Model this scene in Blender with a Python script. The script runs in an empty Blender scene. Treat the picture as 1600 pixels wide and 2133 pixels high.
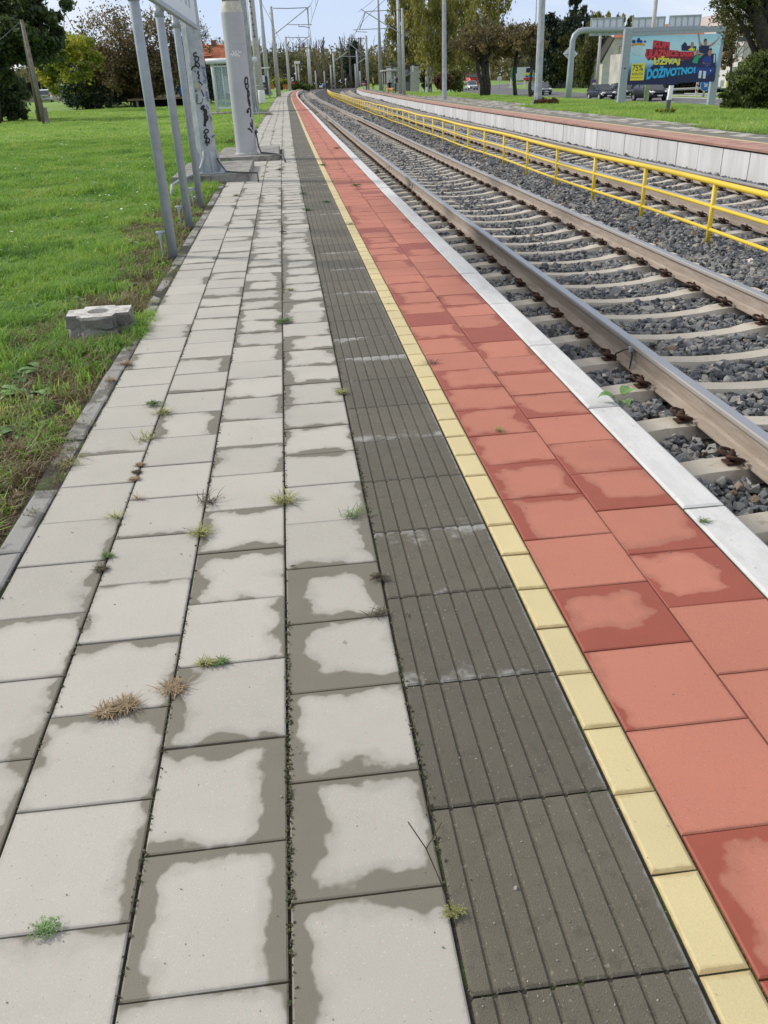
import bpy, bmesh, math, random
import numpy as np
from mathutils import Vector, Matrix
rad = math.radians
S = bpy.context.scene
COL = S.collection

# ---------------------------------------------------------------- camera, sky, sun, exposure
CAMH = 1.36
FWD = Vector((0.08060887, 0.88054878, -0.46705038))
RGT = Vector((0.9929814, -0.11162838, -0.03907744))
UPV = Vector((0.08654567, 0.46062235, 0.8833668))
cam = bpy.data.cameras.new('camera'); camo = bpy.data.objects.new('camera', cam); COL.objects.link(camo)
m = Matrix.Identity(4)
for i in range(3):
    m[i][0] = RGT[i]; m[i][1] = UPV[i]; m[i][2] = -FWD[i]
m[2][3] = CAMH
camo.matrix_world = m
cam.lens = 1703.83 / 2133 * 36; cam.sensor_width = 36; cam.clip_start = .05; cam.clip_end = 4000
S.camera = camo

SUN_AZ, SUN_EL = -60.0, 36.0          # azimuth from +Y, clockwise
w = bpy.data.worlds.new('World'); S.world = w; w.use_nodes = True
nt = w.node_tree; nt.nodes.clear()
N = nt.nodes.new; L = nt.links.new
out = N('ShaderNodeOutputWorld'); bg = N('ShaderNodeBackground'); sky = N('ShaderNodeTexSky')
sky.sky_type = 'NISHITA'; sky.sun_disc = False
sky.sun_elevation = rad(SUN_EL); sky.sun_rotation = rad(SUN_AZ); sky.air_density = 1.0; sky.dust_density = 1.6; sky.ozone_density = 1.2
tc = N('ShaderNodeTexCoord'); mp = N('ShaderNodeMapping'); mp.inputs['Scale'].default_value = (1.2, 1.2, 5.5)
nz = N('ShaderNodeTexNoise'); nz.inputs['Scale'].default_value = 2.2; nz.inputs['Detail'].default_value = 7; nz.inputs['Roughness'].default_value = .55
nz.inputs['Distortion'].default_value = .4
cr = N('ShaderNodeValToRGB'); cr.color_ramp.elements[0].position = .46; cr.color_ramp.elements[1].position = .66
mx = N('ShaderNodeMix'); mx.data_type = 'RGBA'
L(tc.outputs['Generated'], mp.inputs['Vector']); L(mp.outputs[0], nz.inputs['Vector']); L(nz.outputs['Fac'], cr.inputs[0])
ml = N('ShaderNodeMath'); ml.operation = 'MULTIPLY_ADD'; ml.inputs[1].default_value = .92; ml.inputs[2].default_value = .0
L(cr.outputs[0], ml.inputs[0])
sz = N('ShaderNodeSeparateXYZ'); L(tc.outputs['Generated'], sz.inputs[0])
er = N('ShaderNodeValToRGB'); e_ = er.color_ramp.elements; e_[0].position = .0; e_[0].color = (5.0, 5.9, 7.4, 1); e_[1].position = .22; e_[1].color = (4.1, 5.3, 7.8, 1)
e2_ = er.color_ramp.elements.new(.5); e2_.color = (4.6, 4.75, 5.0, 1); L(sz.outputs[2], er.inputs[0])
m0 = N('ShaderNodeMix'); m0.data_type = 'RGBA'; m0.inputs['Factor'].default_value = .9; L(sky.outputs[0], m0.inputs['A']); L(er.outputs[0], m0.inputs['B'])
L(ml.outputs[0], mx.inputs['Factor']); L(m0.outputs['Result'], mx.inputs['A']); mx.inputs['B'].default_value = (7.0, 7.25, 7.6, 1)
L(mx.outputs['Result'], bg.inputs['Color']); bg.inputs['Strength'].default_value = .105
L(bg.outputs[0], out.inputs['Surface'])
sd = Vector((math.sin(rad(SUN_AZ)) * math.cos(rad(SUN_EL)), math.cos(rad(SUN_AZ)) * math.cos(rad(SUN_EL)), math.sin(rad(SUN_EL))))
sl = bpy.data.lights.new('sun', 'SUN'); sl.energy = 2.4; sl.angle = rad(9); sl.color = (1, .955, .88)
so = bpy.data.objects.new('sun', sl); COL.objects.link(so); so.rotation_mode = 'QUATERNION'; so.rotation_quaternion = sd.to_track_quat('Z', 'Y')
S.view_settings.view_transform = 'Standard'; S.view_settings.look = 'None'; S.view_settings.gamma = 1; S.view_settings.exposure = .35
S.render.engine = 'CYCLES'
S.cycles.max_bounces = 6; S.cycles.transparent_max_bounces = 8

# ---------------------------------------------------------------- helpers
def ray(px, py):
    return FWD * 1703.83 + RGT * (px - 800) - UPV * (py - 1066.5)
def G(px, py, z=0.0):                 # the point of the level z seen at a photo pixel
    d = ray(px, py); t = (CAMH - z) / -d.z
    return Vector((d.x * t, d.y * t, z))
def A(px, py, Y):                     # the point at the along-track distance Y
    d = ray(px, py); t = Y / d.y
    return Vector((d.x * t, Y, d.z * t + CAMH))
def world_loc(o):
    v = Vector((0, 0, 0))
    while o is not None:
        v = v + o.location; o = o.parent
    return v
def smooth(o, on=True):
    o.data.polygons.foreach_set('use_smooth', [on] * len(o.data.polygons)); return o

class MB:
    def __init__(s): s.v = []; s.f = []; s.sm = []
    def add(s, vs, fs, sm=False):
        b = len(s.v); s.v += [tuple(p) for p in vs]; s.f += [tuple(b + i for i in f) for f in fs]; s.sm += [sm] * len(fs); return s
    def box(s, c, d, rz=0.0, taper=1.0, tilt=None):
        c = Vector(c); hx, hy, hz = d[0] / 2, d[1] / 2, d[2] / 2; R = Matrix.Rotation(rz, 3, 'Z')
        if tilt is not None: R = tilt @ R
        vs = []
        for z, k in ((-hz, 1), (hz, taper)):
            for x, y in ((-hx, -hy), (hx, -hy), (hx, hy), (-hx, hy)):
                vs.append(c + R @ Vector((x * k, y * k, z)))
        return s.add(vs, [(3, 2, 1, 0), (4, 5, 6, 7), (0, 1, 5, 4), (1, 2, 6, 5), (2, 3, 7, 6), (3, 0, 4, 7)])
    def tube(s, pts, r, n=8, cap=True, sm=True, ph=0.0):
        pts = [Vector(p) for p in pts]; k = len(pts)
        rs = r if isinstance(r, (list, tuple)) else [r] * k
        vs = []; nrm = None
        for i, p in enumerate(pts):
            t = (pts[min(i + 1, k - 1)] - pts[max(i - 1, 0)])
            if t.length < 1e-9: t = Vector((0, 0, 1))
            t.normalize()
            if nrm is None:
                a = Vector((1, 0, 0)) if abs(t.x) < .9 else Vector((0, 1, 0))
                nrm = (a - t * a.dot(t)).normalized()
            else:
                nrm = nrm - t * nrm.dot(t)
                nrm = nrm.normalized() if nrm.length > 1e-6 else t.orthogonal().normalized()
            b = t.cross(nrm)
            for j in range(n):
                an = ph + 2 * math.pi * j / n
                vs.append(p + (nrm * math.cos(an) + b * math.sin(an)) * rs[i])
        fs = []
        for i in range(k - 1):
            for j in range(n):
                fs.append((i * n + j, i * n + (j + 1) % n, (i + 1) * n + (j + 1) % n, (i + 1) * n + j))
        s.add(vs, fs, sm)
        if cap:
            b = len(s.v) - len(vs)
            s.f.append(tuple(b + j for j in reversed(range(n)))); s.f.append(tuple(b + (k - 1) * n + j for j in range(n))); s.sm += [False, False]
        return s
    def prism(s, poly, z0, z1):       # poly in xy
        n = len(poly)
        vs = [(x, y, z0) for x, y in poly] + [(x, y, z1) for x, y in poly]
        fs = [tuple(reversed(range(n))), tuple(range(n, 2 * n))] + [(i, (i + 1) % n, n + (i + 1) % n, n + i) for i in range(n)]
        return s.add(vs, fs)
    def slab(s, poly, d):             # any flat 3d polygon, thickened by the vector d
        n = len(poly); d = Vector(d); poly = [Vector(p) for p in poly]
        vs = poly + [p + d for p in poly]
        return s.add(vs, [tuple(reversed(range(n))), tuple(range(n, 2 * n))] + [(i, (i + 1) % n, n + (i + 1) % n, n + i) for i in range(n)])
    def quad(s, a, b, c, d): return s.add([a, b, c, d], [(0, 1, 2, 3)])
    def sphere(s, c, r, n=8, k=6):
        c = Vector(c); r = r if isinstance(r, (tuple, list)) else (r, r, r); vs = []; fs = []
        for i in range(1, k):
            a = math.pi * i / k
            for j in range(n):
                b = 2 * math.pi * j / n
                vs.append((c.x + r[0] * math.sin(a) * math.cos(b), c.y + r[1] * math.sin(a) * math.sin(b), c.z + r[2] * math.cos(a)))
        vs += [(c.x, c.y, c.z + r[2]), (c.x, c.y, c.z - r[2])]; t = len(vs) - 2
        for i in range(k - 2):
            for j in range(n): fs.append((i * n + j, (i + 1) * n + j, (i + 1) * n + (j + 1) % n, i * n + (j + 1) % n))
        for j in range(n):
            fs.append((t, j, (j + 1) % n)); fs.append((t + 1, (k - 2) * n + (j + 1) % n, (k - 2) * n + j))
        return s.add(vs, fs, True)
    def build(s, name, mat, parent=None, local=False):
        me = bpy.data.meshes.new(name)
        o0 = Vector((0, 0, 0)) if (parent is None or local) else world_loc(parent)
        me.from_pydata([(p[0] - o0.x, p[1] - o0.y, p[2] - o0.z) for p in s.v], [], s.f)
        me.polygons.foreach_set('use_smooth', s.sm); me.update()
        o = bpy.data.objects.new(name, me); COL.objects.link(o)
        if mat is not None: me.materials.append(mat)
        if parent is not None: o.parent = parent
        return o
def np_mesh(name, V, F, mat, parent=None, attrs=None, sm=False):
    V = np.asarray(V, dtype=np.float32); F = np.asarray(F, dtype=np.int32); k = F.shape[1]; n = len(F)
    if parent is not None: V = V - np.array(world_loc(parent), dtype=np.float32)
    me = bpy.data.meshes.new(name); me.vertices.add(len(V)); me.vertices.foreach_set('co', V.ravel())
    me.loops.add(n * k); me.loops.foreach_set('vertex_index', F.ravel())
    me.polygons.add(n); me.polygons.foreach_set('loop_start', np.arange(0, n * k, k, dtype=np.int32)); me.polygons.foreach_set('loop_total', np.full(n, k, dtype=np.int32))
    me.polygons.foreach_set('use_smooth', np.full(n, sm)); me.update(calc_edges=True)
    if attrs:
        for a, vals in attrs.items():
            at = me.attributes.new(a, 'FLOAT', 'FACE'); at.data.foreach_set('value', np.asarray(vals, dtype=np.float32))
    me.materials.append(mat)
    o = bpy.data.objects.new(name, me); COL.objects.link(o)
    if parent is not None: o.parent = parent
    return o
def thing(name, label, cat, loc=(0, 0, 0), group=None):
    o = bpy.data.objects.new(name, None); COL.objects.link(o); o.location = loc; o.empty_display_size = .1
    o['label'] = label; o['category'] = cat
    if group: o['group'] = group
    return o
def tag(o, label, cat, group=None):
    o['label'] = label; o['category'] = cat
    if group: o['group'] = group
    return o
def struct(o): o['kind'] = 'structure'; return o
def stuff(o, label=None, cat=None):
    o['kind'] = 'stuff'
    if label: o['label'] = label
    if cat: o['category'] = cat
    return o
def dup(o, parent=None, loc=None):
    c = o.copy(); COL.objects.link(c); c.parent = parent
    if loc is not None: c.location = loc
    for ch in list(o.children): dup(ch, c)
    return c
def spline(xs, ys):
    xs = np.array(xs, float); ys = np.array(ys, float); m_ = np.gradient(ys, xs)
    def f(x):
        x = np.asarray(x, float); xx = np.clip(x, xs[0], xs[-1]); i = np.clip(np.searchsorted(xs, xx) - 1, 0, len(xs) - 2)
        h = xs[i + 1] - xs[i]; t = (xx - xs[i]) / h
        r = (2*t**3-3*t**2+1)*ys[i] + (t**3-2*t**2+t)*h*m_[i] + (-2*t**3+3*t**2)*ys[i+1] + (t**3-t**2)*h*m_[i+1]
        return r + np.where(x > xs[-1], (x - xs[-1]) * m_[-1], 0)
    return f
D1 = spline([-5, 15, 30, 46, 68, 91, 115, 145, 175, 205, 230, 272, 345, 420], [0, 0, .05, .14, .22, .36, .6, 1.15, 1.9, 3.2, 5.0, 8.0, 14, 24])
D2 = spline([-5, 20, 30, 42, 54, 70, 90, 105, 130, 155, 180, 205, 230, 253, 280, 350, 420], [0, 0, .1, .25, .5, .95, 1.75, 2.2, 3.2, 4.6, 6.2, 8.5, 11.3, 14.2, 18.5, 33, 50])
def DF(y): return (D1(y) + D2(y)) / 2

# ---------------------------------------------------------------- materials
def mat(name, col, rough=.7, metal=0.0, noise=None, bump=None, spec=.5):
    """plain principled surface; noise=(scale, amount, detail) varies the colour, bump=(scale, strength)"""
    m_ = bpy.data.materials.new(name); m_.use_nodes = True; t = m_.node_tree; b = t.nodes['Principled BSDF']
    b.inputs['Base Color'].default_value = (*col, 1); b.inputs['Roughness'].default_value = rough; b.inputs['Metallic'].default_value = metal
    b.inputs['Specular IOR Level'].default_value = spec
    g = None
    if noise or bump:
        g = t.nodes.new('ShaderNodeNewGeometry')
    if noise:
        n_ = t.nodes.new('ShaderNodeTexNoise'); n_.inputs['Scale'].default_value = noise[0]; n_.inputs['Detail'].default_value = noise[2] if len(noise) > 2 else 5
        r_ = t.nodes.new('ShaderNodeMapRange'); r_.inputs[1].default_value = .3; r_.inputs[2].default_value = .7
        r_.inputs[3].default_value = 1 - noise[1]; r_.inputs[4].default_value = 1 + noise[1]
        v_ = t.nodes.new('ShaderNodeVectorMath'); v_.operation = 'SCALE'; v_.inputs[0].default_value = col
        t.links.new(g.outputs['Position'], n_.inputs['Vector']); t.links.new(n_.outputs['Fac'], r_.inputs[0]); t.links.new(r_.outputs[0], v_.inputs['Scale']); t.links.new(v_.outputs[0], b.inputs['Base Color'])
    if bump:
        n2 = t.nodes.new('ShaderNodeTexNoise'); n2.inputs['Scale'].default_value = bump[0]; n2.inputs['Detail'].default_value = 4
        bp = t.nodes.new('ShaderNodeBump'); bp.inputs['Strength'].default_value = bump[1]; bp.inputs['Distance'].default_value = .01
        t.links.new(g.outputs['Position'], n2.inputs['Vector']); t.links.new(n2.outputs['Fac'], bp.inputs['Height']); t.links.new(bp.outputs[0], b.inputs['Normal'])
    return m_
class NB:                              # tiny node-graph builder
    def __init__(s, name):
        s.m = bpy.data.materials.new(name); s.m.use_nodes = True; s.t = s.m.node_tree; s.b = s.t.nodes['Principled BSDF']
        s.b.inputs['Roughness'].default_value = .85; s.geo = s.t.nodes.new('ShaderNodeNewGeometry')
    def n(s, typ, **k):
        x = s.t.nodes.new(typ)
        for a, v in k.items(): setattr(x, a, v)
        return x
    def put(s, sock, v):
        if isinstance(v, bpy.types.NodeSocket): s.t.links.new(v, sock)
        else: sock.default_value = v
    def math(s, op, a, b=0.0, c=0.0, clamp=False):
        x = s.n('ShaderNodeMath', operation=op, use_clamp=clamp)
        for i, v in enumerate((a, b, c)): s.put(x.inputs[i], v)
        return x.outputs[0]
    def noise(s, scale, detail=4, rough=.5, vec=None, fac=True, stretch=None):
        x = s.n('ShaderNodeTexNoise'); x.inputs['Scale'].default_value = scale; x.inputs['Detail'].default_value = detail; x.inputs['Roughness'].default_value = rough
        v = vec or s.geo.outputs['Position']
        if stretch:
            mpn = s.n('ShaderNodeMapping'); mpn.inputs['Scale'].default_value = stretch; s.put(mpn.inputs['Vector'], v); v = mpn.outputs[0]
        s.put(x.inputs['Vector'], v); return x.outputs['Fac' if fac else 'Color']
    def ramp(s, f, stops, interp='LINEAR'):
        x = s.n('ShaderNodeValToRGB'); r = x.color_ramp; r.interpolation = interp
        while len(r.elements) < len(stops): r.elements.new(.5)
        for e, (p, c) in zip(r.elements, stops): e.position = p; e.color = c if len(c) == 4 else (*c, 1)
        s.put(x.inputs[0], f); return x.outputs[0]
    def mix(s, f, a, b, blend='MIX'):
        x = s.n('ShaderNodeMix', data_type='RGBA', blend_type=blend); s.put(x.inputs['Factor'], f)
        s.put(x.inputs['A'], a if isinstance(a, bpy.types.NodeSocket) else (*a, 1)); s.put(x.inputs['B'], b if isinstance(b, bpy.types.NodeSocket) else (*b, 1))
        return x.outputs['Result']
    def scale(s, c, f):
        x = s.n('ShaderNodeVectorMath', operation='SCALE'); s.put(x.inputs[0], c); s.put(x.inputs['Scale'], f); return x.outputs[0]
    def attr(s, name, typ='GEOMETRY'):
        x = s.n('ShaderNodeAttribute'); x.attribute_name = name; x.attribute_type = typ; return x
    def step(s, v, a, b, lo=0.0, hi=1.0):
        x = s.n('ShaderNodeMapRange', interpolation_type='SMOOTHSTEP'); s.put(x.inputs[0], v)
        for i, q in ((1, a), (2, b), (3, lo), (4, hi)): x.inputs[i].default_value = q
        return x.outputs[0]
    def bump(s, h, strength, dist=.01):
        x = s.n('ShaderNodeBump'); x.inputs['Strength'].default_value = strength; x.inputs['Distance'].default_value = dist
        s.put(x.inputs['Height'], h); s.t.links.new(x.outputs[0], s.b.inputs['Normal'])
    def col(s, c): s.put(s.b.inputs['Base Color'], c)
    def rough(s, v): s.put(s.b.inputs['Roughness'], v)

def paver_mat(name, dry, wet, spk=.16, wetrough=.6):
    q = NB(name); uv = q.n('ShaderNodeUVMap'); sp = q.n('ShaderNodeSeparateXYZ'); q.put(sp.inputs[0], uv.outputs[0])
    at = q.attr('wet'); sc = q.n('ShaderNodeSeparateColor'); q.put(sc.inputs[0], at.outputs['Color'])
    u, v = sp.outputs[0], sp.outputs[1]
    def w_(sock, d): return q.math('SUBTRACT', q.math('MULTIPLY_ADD', sock, .9, -.4), d)
    a = w_(sc.outputs[0], u); b = w_(sc.outputs[1], q.math('SUBTRACT', 1.0, u)); c = w_(sc.outputs[2], v); d = w_(at.outputs['Alpha'], q.math('SUBTRACT', 1.0, v))
    s1 = q.math('SMOOTH_MAX', q.math('SMOOTH_MAX', a, b, .12), q.math('SMOOTH_MAX', c, d, .12), .12)
    n1 = q.noise(13, 1, .45); n2 = q.noise(55, 3, .55)
    s2 = q.math('ADD', s1, q.math('MULTIPLY_ADD', n1, .26, -.115)); s2 = q.math('ADD', s2, q.math('MULTIPLY_ADD', q.noise(5.5, 1, .4), .42, -.215)); s2 = q.math('ADD', s2, q.math('MULTIPLY_ADD', q.noise(48, 1, .4), .07, -.035))
    wetm = q.step(s2, -.022, .022); halo = q.math('MULTIPLY', q.step(s2, -.13, -.0), .16)
    r = q.attr('rnd').outputs['Fac']
    base = q.scale(q.n('ShaderNodeRGB').outputs[0], q.math('MULTIPLY_ADD', r, .12, .94)); 
    rgb = [x for x in q.t.nodes if x.type == 'RGB'][0]; rgb.outputs[0].default_value = (*dry, 1)
    big = q.noise(2.3, 4, .6); base = q.scale(base, q.math('MULTIPLY_ADD', big, .22, .89))
    grain = q.noise(420, 2, .7); base = q.scale(base, q.math('MULTIPLY_ADD', grain, spk * 2, 1 - spk))
    spot = q.step(q.noise(150, 1, .4), .70, .76); base = q.mix(q.math('MULTIPLY', spot, .4), base, tuple(c_ * .55 for c_ in dry))
    lite = q.step(q.noise(190, 0, .4), .74, .79); base = q.mix(q.math('MULTIPLY', lite, .5), base, tuple(min(1, c_ * 1.35) for c_ in dry))
    # dirt that has settled along the slab's rim
    rim = q.math('MINIMUM', q.math('MINIMUM', u, q.math('SUBTRACT', 1.0, u)), q.math('MINIMUM', v, q.math('SUBTRACT', 1.0, v)))
    rimd = q.step(q.math('ADD', rim, q.math('MULTIPLY_ADD', n2, .05, -.02)), .0, .045, .45, 0.0)
    base = q.mix(rimd, base, tuple(c_ * .5 for c_ in dry))
    wetc = q.scale(q.mix(q.noise(9, 3), wet, tuple(c_ * 1.25 for c_ in wet)), q.math('MULTIPLY_ADD', grain, .3, .85))
    base = q.mix(q.math('MULTIPLY', q.step(q.noise(1.1, 5, .7), .48, .72), .22), base, tuple(c_ * .62 for c_ in dry)); base = q.scale(base, q.math('SUBTRACT', 1.0, halo))
    q.col(q.mix(q.math('MULTIPLY', wetm, .95), base, wetc)); q.rough(q.math('MULTIPLY_ADD', wetm, wetrough - .9, .9))
    q.bump(grain, .25, .002)
    return q.m
M = {}
M['paver'] = paver_mat('pale_grey_paver', (.450, .425, .375), (.148, .132, .098))
M['paver_red'] = paver_mat('red_paver', (.462, .174, .118), (.268, .060, .034), .18); M['paver_dusty'] = paver_mat('dusty_red_paver', (.43, .245, .19), (.27, .135, .10), .15)
q = NB('yellow_paver'); r = q.attr('rnd').outputs['Fac']; uv = q.n('ShaderNodeUVMap'); sp = q.n('ShaderNodeSeparateXYZ'); q.put(sp.inputs[0], uv.outputs[0])
u, v = sp.outputs[0], sp.outputs[1]
rim = q.math('MINIMUM', q.math('MINIMUM', u, q.math('SUBTRACT', 1.0, u)), q.math('MINIMUM', v, q.math('SUBTRACT', 1.0, v)))
g_ = q.noise(300, 2, .6); c = q.scale(q.mix(r, (.64, .53, .285), (.58, .49, .27)), q.math('MULTIPLY_ADD', g_, .26, .87)); c = q.scale(c, q.math('MULTIPLY_ADD', q.noise(3, 4), .3, .85))
c = q.mix(q.step(q.math('ADD', rim, q.math('MULTIPLY_ADD', q.noise(40), .12, -.06)), 0, .07, .55, 0), c, (.34, .23, .09)); q.col(c); q.bump(g_, .3, .002); M['paver_yellow'] = q.m
# tactile strip: damp dark concrete, pale lime bloom along some slab ends
q = NB('tactile_paver'); uv = q.n('ShaderNodeUVMap'); sp = q.n('ShaderNodeSeparateXYZ'); q.put(sp.inputs[0], uv.outputs[0]); v = sp.outputs[1]; u = sp.outputs[0]
r = q.attr('rnd').outputs['Fac']; n1 = q.noise(16, 4, .6); g_ = q.noise(330, 3, .7); n2 = q.noise(42, 3, .6)
c = q.mix(q.noise(6, 4), (.108, .096, .069), (.150, .134, .099)); c = q.scale(c, q.math('MULTIPLY_ADD', g_, 1.0, .5)); c = q.scale(c, q.math('MULTIPLY_ADD', r, .25, .87)); c = q.mix(q.step(q.noise(23, 5, .7), .52, .66, 0, .45), c, (.075, .068, .048))
stone = q.step(q.noise(120, 1, .4), .68, .74); c = q.mix(q.math('MULTIPLY', stone, .5), c, (.33, .30, .25))
at = q.attr('wet'); sc = q.n('ShaderNodeSeparateColor'); q.put(sc.inputs[0], at.outputs['Color'])
e0 = q.math('SUBTRACT', q.math('MULTIPLY', sc.outputs[2], .5), v); e1 = q.math('SUBTRACT', q.math('MULTIPLY', at.outputs['Alpha'], .5), q.math('SUBTRACT', 1.0, v))
bl = q.step(q.math('ADD', q.math('MAXIMUM', e0, e1), q.math('ADD', q.math('MULTIPLY_ADD', q.noise(7, 3, .6), 1.1, -.72), q.math('MULTIPLY_ADD', n2, .3, -.15))), -.05, .16)
c = q.mix(q.math('MULTIPLY', bl, .6), c, (.46, .45, .43))
ue = q.step(q.math('ADD', u, q.math('MULTIPLY_ADD', n2, .06, -.03)), .965, .99, 0, .55); c = q.mix(ue, c, (.34, .34, .33))
q.col(c); q.rough(.75); q.bump(g_, .9, .004); M['tactile'] = q.m
q = NB('joint_soil'); c = q.mix(q.step(q.noise(5, 5, .6), .5, .6), (.035, .030, .022), (.055, .075, .016)); c = q.scale(c, q.math('MULTIPLY_ADD', q.noise(200, 3), 1.0, .5)); q.col(c); q.bump(q.noise(160, 3), 1, .01); M['joint'] = q.m
q = NB('white_edge'); n1 = q.noise(5, 5, .65, stretch=(3, 1, 1)); c = q.mix(q.step(n1, .35, .65), (.58, .57, .555), (.65, .64, .625)); c = q.scale(c, q.math('MULTIPLY_ADD', q.noise(160, 3), .18, .91)); c = q.mix(q.step(q.noise(30, 4, .7), .62, .70, 0, .5), c, (.36, .34, .31)); c = q.mix(q.step(q.noise(2.1, 6, .75), .52, .70, 0, .45), c, (.42, .41, .39)); q.col(c); q.bump(q.noise(120, 4), .2, .003); M['edge'] = q.m
q = NB('old_concrete'); n1 = q.noise(4, 6, .65); c = q.mix(q.step(n1, .35, .62), (.15, .14, .12), (.33, .315, .285)); c = q.scale(c, q.math('MULTIPLY_ADD', q.noise(90, 4, .7), .7, .65)); c = q.mix(q.step(q.noise(11, 5, .7), .58, .68, 0, .7), c, (.085, .08, .065)); q.col(c); q.bump(q.noise(45, 6, .7), .7, .012); M['oldcon'] = q.m
q = NB('kerb_concrete'); n1 = q.noise(3, 5, .6); c = q.mix(q.step(n1, .44, .52), (.13, .12, .105), (.29, .28, .26)); c = q.scale(c, q.math('MULTIPLY_ADD', q.noise(200, 3, .7), .5, .75)); q.col(c); q.bump(q.noise(110, 4), .4, .004); M['kerb'] = q.m
q = NB('pale_concrete'); c = q.mix(q.step(q.noise(14, 5, .7), .42, .66), (.62, .605, .57), (.36, .33, .28)); q.col(q.scale(c, q.math('MULTIPLY_ADD', q.noise(120, 3), .4, .8))); q.bump(q.noise(70, 5, .7), .6, .008); M['block_top'] = q.m
q = NB('sleeper_concrete'); c = q.mix(q.noise(3.5, 5, .65), (.44, .395, .325), (.60, .545, .46)); c = q.scale(c, q.math('MULTIPLY_ADD', q.noise(160, 3, .7), .35, .83)); c = q.mix(q.step(q.noise(18, 4, .7), .58, .70, 0, .5), c, (.24, .20, .16)); oc = q.n('ShaderNodeTexCoord'); ox = q.n('ShaderNodeSeparateXYZ'); q.put(ox.inputs[0], oc.outputs['Object']); sd_ = q.math('ABSOLUTE', q.math('SUBTRACT', q.math('ABSOLUTE', ox.outputs[0]), .753)); c = q.mix(q.math('MULTIPLY', q.step(q.math('ADD', sd_, q.math('MULTIPLY', q.noise(14, 4), .25)), .12, .36, .75, 0), 1.0), c, (.19, .135, .095)); q.col(c); q.bump(q.noise(110, 4), .35, .004); M['sleeper'] = q.m
q = NB('rail_steel'); nm = q.n('ShaderNodeSeparateXYZ'); q.put(nm.inputs[0], q.geo.outputs['Normal']); top = q.step(nm.outputs[2], .55, .9)
hz = q.n('ShaderNodeSeparateXYZ'); q.put(hz.inputs[0], q.geo.outputs['Position']); hi = q.step(hz.outputs[2], -.385, -.36); top = q.math('MULTIPLY', top, hi)
st = q.noise(7, 5, .6, stretch=(1, .6, 6)); c = q.mix(q.step(st, .35, .7), (.31, .25, .20), (.395, .335, .28)); c = q.mix(q.step(q.noise(40, 4), .6, .75, 0, .4), c, (.16, .10, .07)); c = q.scale(c, q.math('MULTIPLY_ADD', q.noise(250, 3), .3, .85))
c = q.mix(hi, c, (.36, .335, .31)); c = q.mix(top, c, (.40, .40, .415)); q.col(c); q.put(q.b.inputs['Metallic'], q.math('MULTIPLY', top, .75)); q.rough(q.math('MULTIPLY_ADD', top, -.45, .8)); M['rail'] = q.m
M['rust'] = mat('rusty_iron', (.075, .036, .022), .75, .2, noise=(60, .5), bump=(200, .5))
q = NB('ballast_stone'); ob = q.n('ShaderNodeObjectInfo'); c = q.ramp(ob.outputs['Random'], [(0, (.05, .055, .062)), (.25, (.115, .122, .135)), (.52, (.20, .205, .212)), (.80, (.27, .26, .24)), (.93, (.35, .335, .31)), (.975, (.20, .125, .065)), (1, (.62, .60, .57))]); c = q.scale(c, q.math('MULTIPLY_ADD', q.noise(60, 4, .7), .8, .62)); q.col(c); q.bump(q.noise(110, 4), .5, .01); M['stone'] = q.m
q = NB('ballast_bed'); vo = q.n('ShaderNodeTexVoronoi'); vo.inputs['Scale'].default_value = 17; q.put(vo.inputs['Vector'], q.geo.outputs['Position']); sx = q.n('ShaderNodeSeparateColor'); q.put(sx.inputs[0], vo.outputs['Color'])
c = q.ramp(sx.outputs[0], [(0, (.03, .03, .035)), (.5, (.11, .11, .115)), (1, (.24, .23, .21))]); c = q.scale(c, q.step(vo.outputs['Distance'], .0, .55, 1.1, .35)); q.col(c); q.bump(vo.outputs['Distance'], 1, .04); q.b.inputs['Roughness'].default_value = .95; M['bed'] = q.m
# lawn soil, seen between the blades
q = NB('lawn_soil'); px_ = q.n('ShaderNodeSeparateXYZ'); q.put(px_.inputs[0], q.geo.outputs['Position'])
strip = q.step(q.math('ADD', px_.outputs[0], q.math('MULTIPLY_ADD', q.noise(1.3, 4), 1.0, -.5)), -2.0, -1.5); far = q.step(px_.outputs[1], 12, 16, 1, 0); strip = q.math('MULTIPLY', strip, far)
gr = q.mix(q.noise(.7, 5, .6), (.15, .27, .045), (.25, .36, .065)); gr = q.scale(gr, q.math('MULTIPLY_ADD', q.noise(30, 4, .7), 1.0, .5)); so_ = q.mix(q.noise(9, 5, .7), (.045, .030, .018), (.12, .085, .05)); q.col(q.mix(strip, gr, so_)); q.bump(q.noise(25, 5, .7), 1, .05); q.rough(.95); M['lawn'] = q.m
q = NB('verge_soil'); gr = q.mix(q.noise(.5, 5, .6), (.14, .25, .045), (.21, .31, .06)); q.col(q.scale(gr, q.math('MULTIPLY_ADD', q.noise(20, 4, .7), 1.0, .5))); q.rough(.95); M['verge'] = q.m
M['ground'] = mat('earth', (.085, .10, .04), .95, noise=(.2, .35))
M['asphalt'] = mat('asphalt', (.135, .135, .14), .9, noise=(3, .18), bump=(60, .3))
M['galv'] = None
q = NB('galvanised_steel'); vo = q.n('ShaderNodeTexVoronoi'); vo.inputs['Scale'].default_value = 16; q.put(vo.inputs['Vector'], q.geo.outputs['Position']); sx = q.n('ShaderNodeSeparateColor'); q.put(sx.inputs[0], vo.outputs['Color'])
c = q.mix(sx.outputs[0], (.33, .36, .385), (.42, .45, .475)); c = q.mix(q.step(q.noise(4, 6, .65), .4, .68), c, (.50, .525, .54)); c = q.mix(q.step(q.noise(22, 4), .62, .72, 0, .35), c, (.26, .28, .29)); q.col(c); q.b.inputs['Metallic'].default_value = .15; q.rough(.55); M['galv'] = q.m
M['grey_paint'] = mat('grey_painted_steel', (.37, .41, .45), .42, .1, noise=(14, .10))
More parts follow.
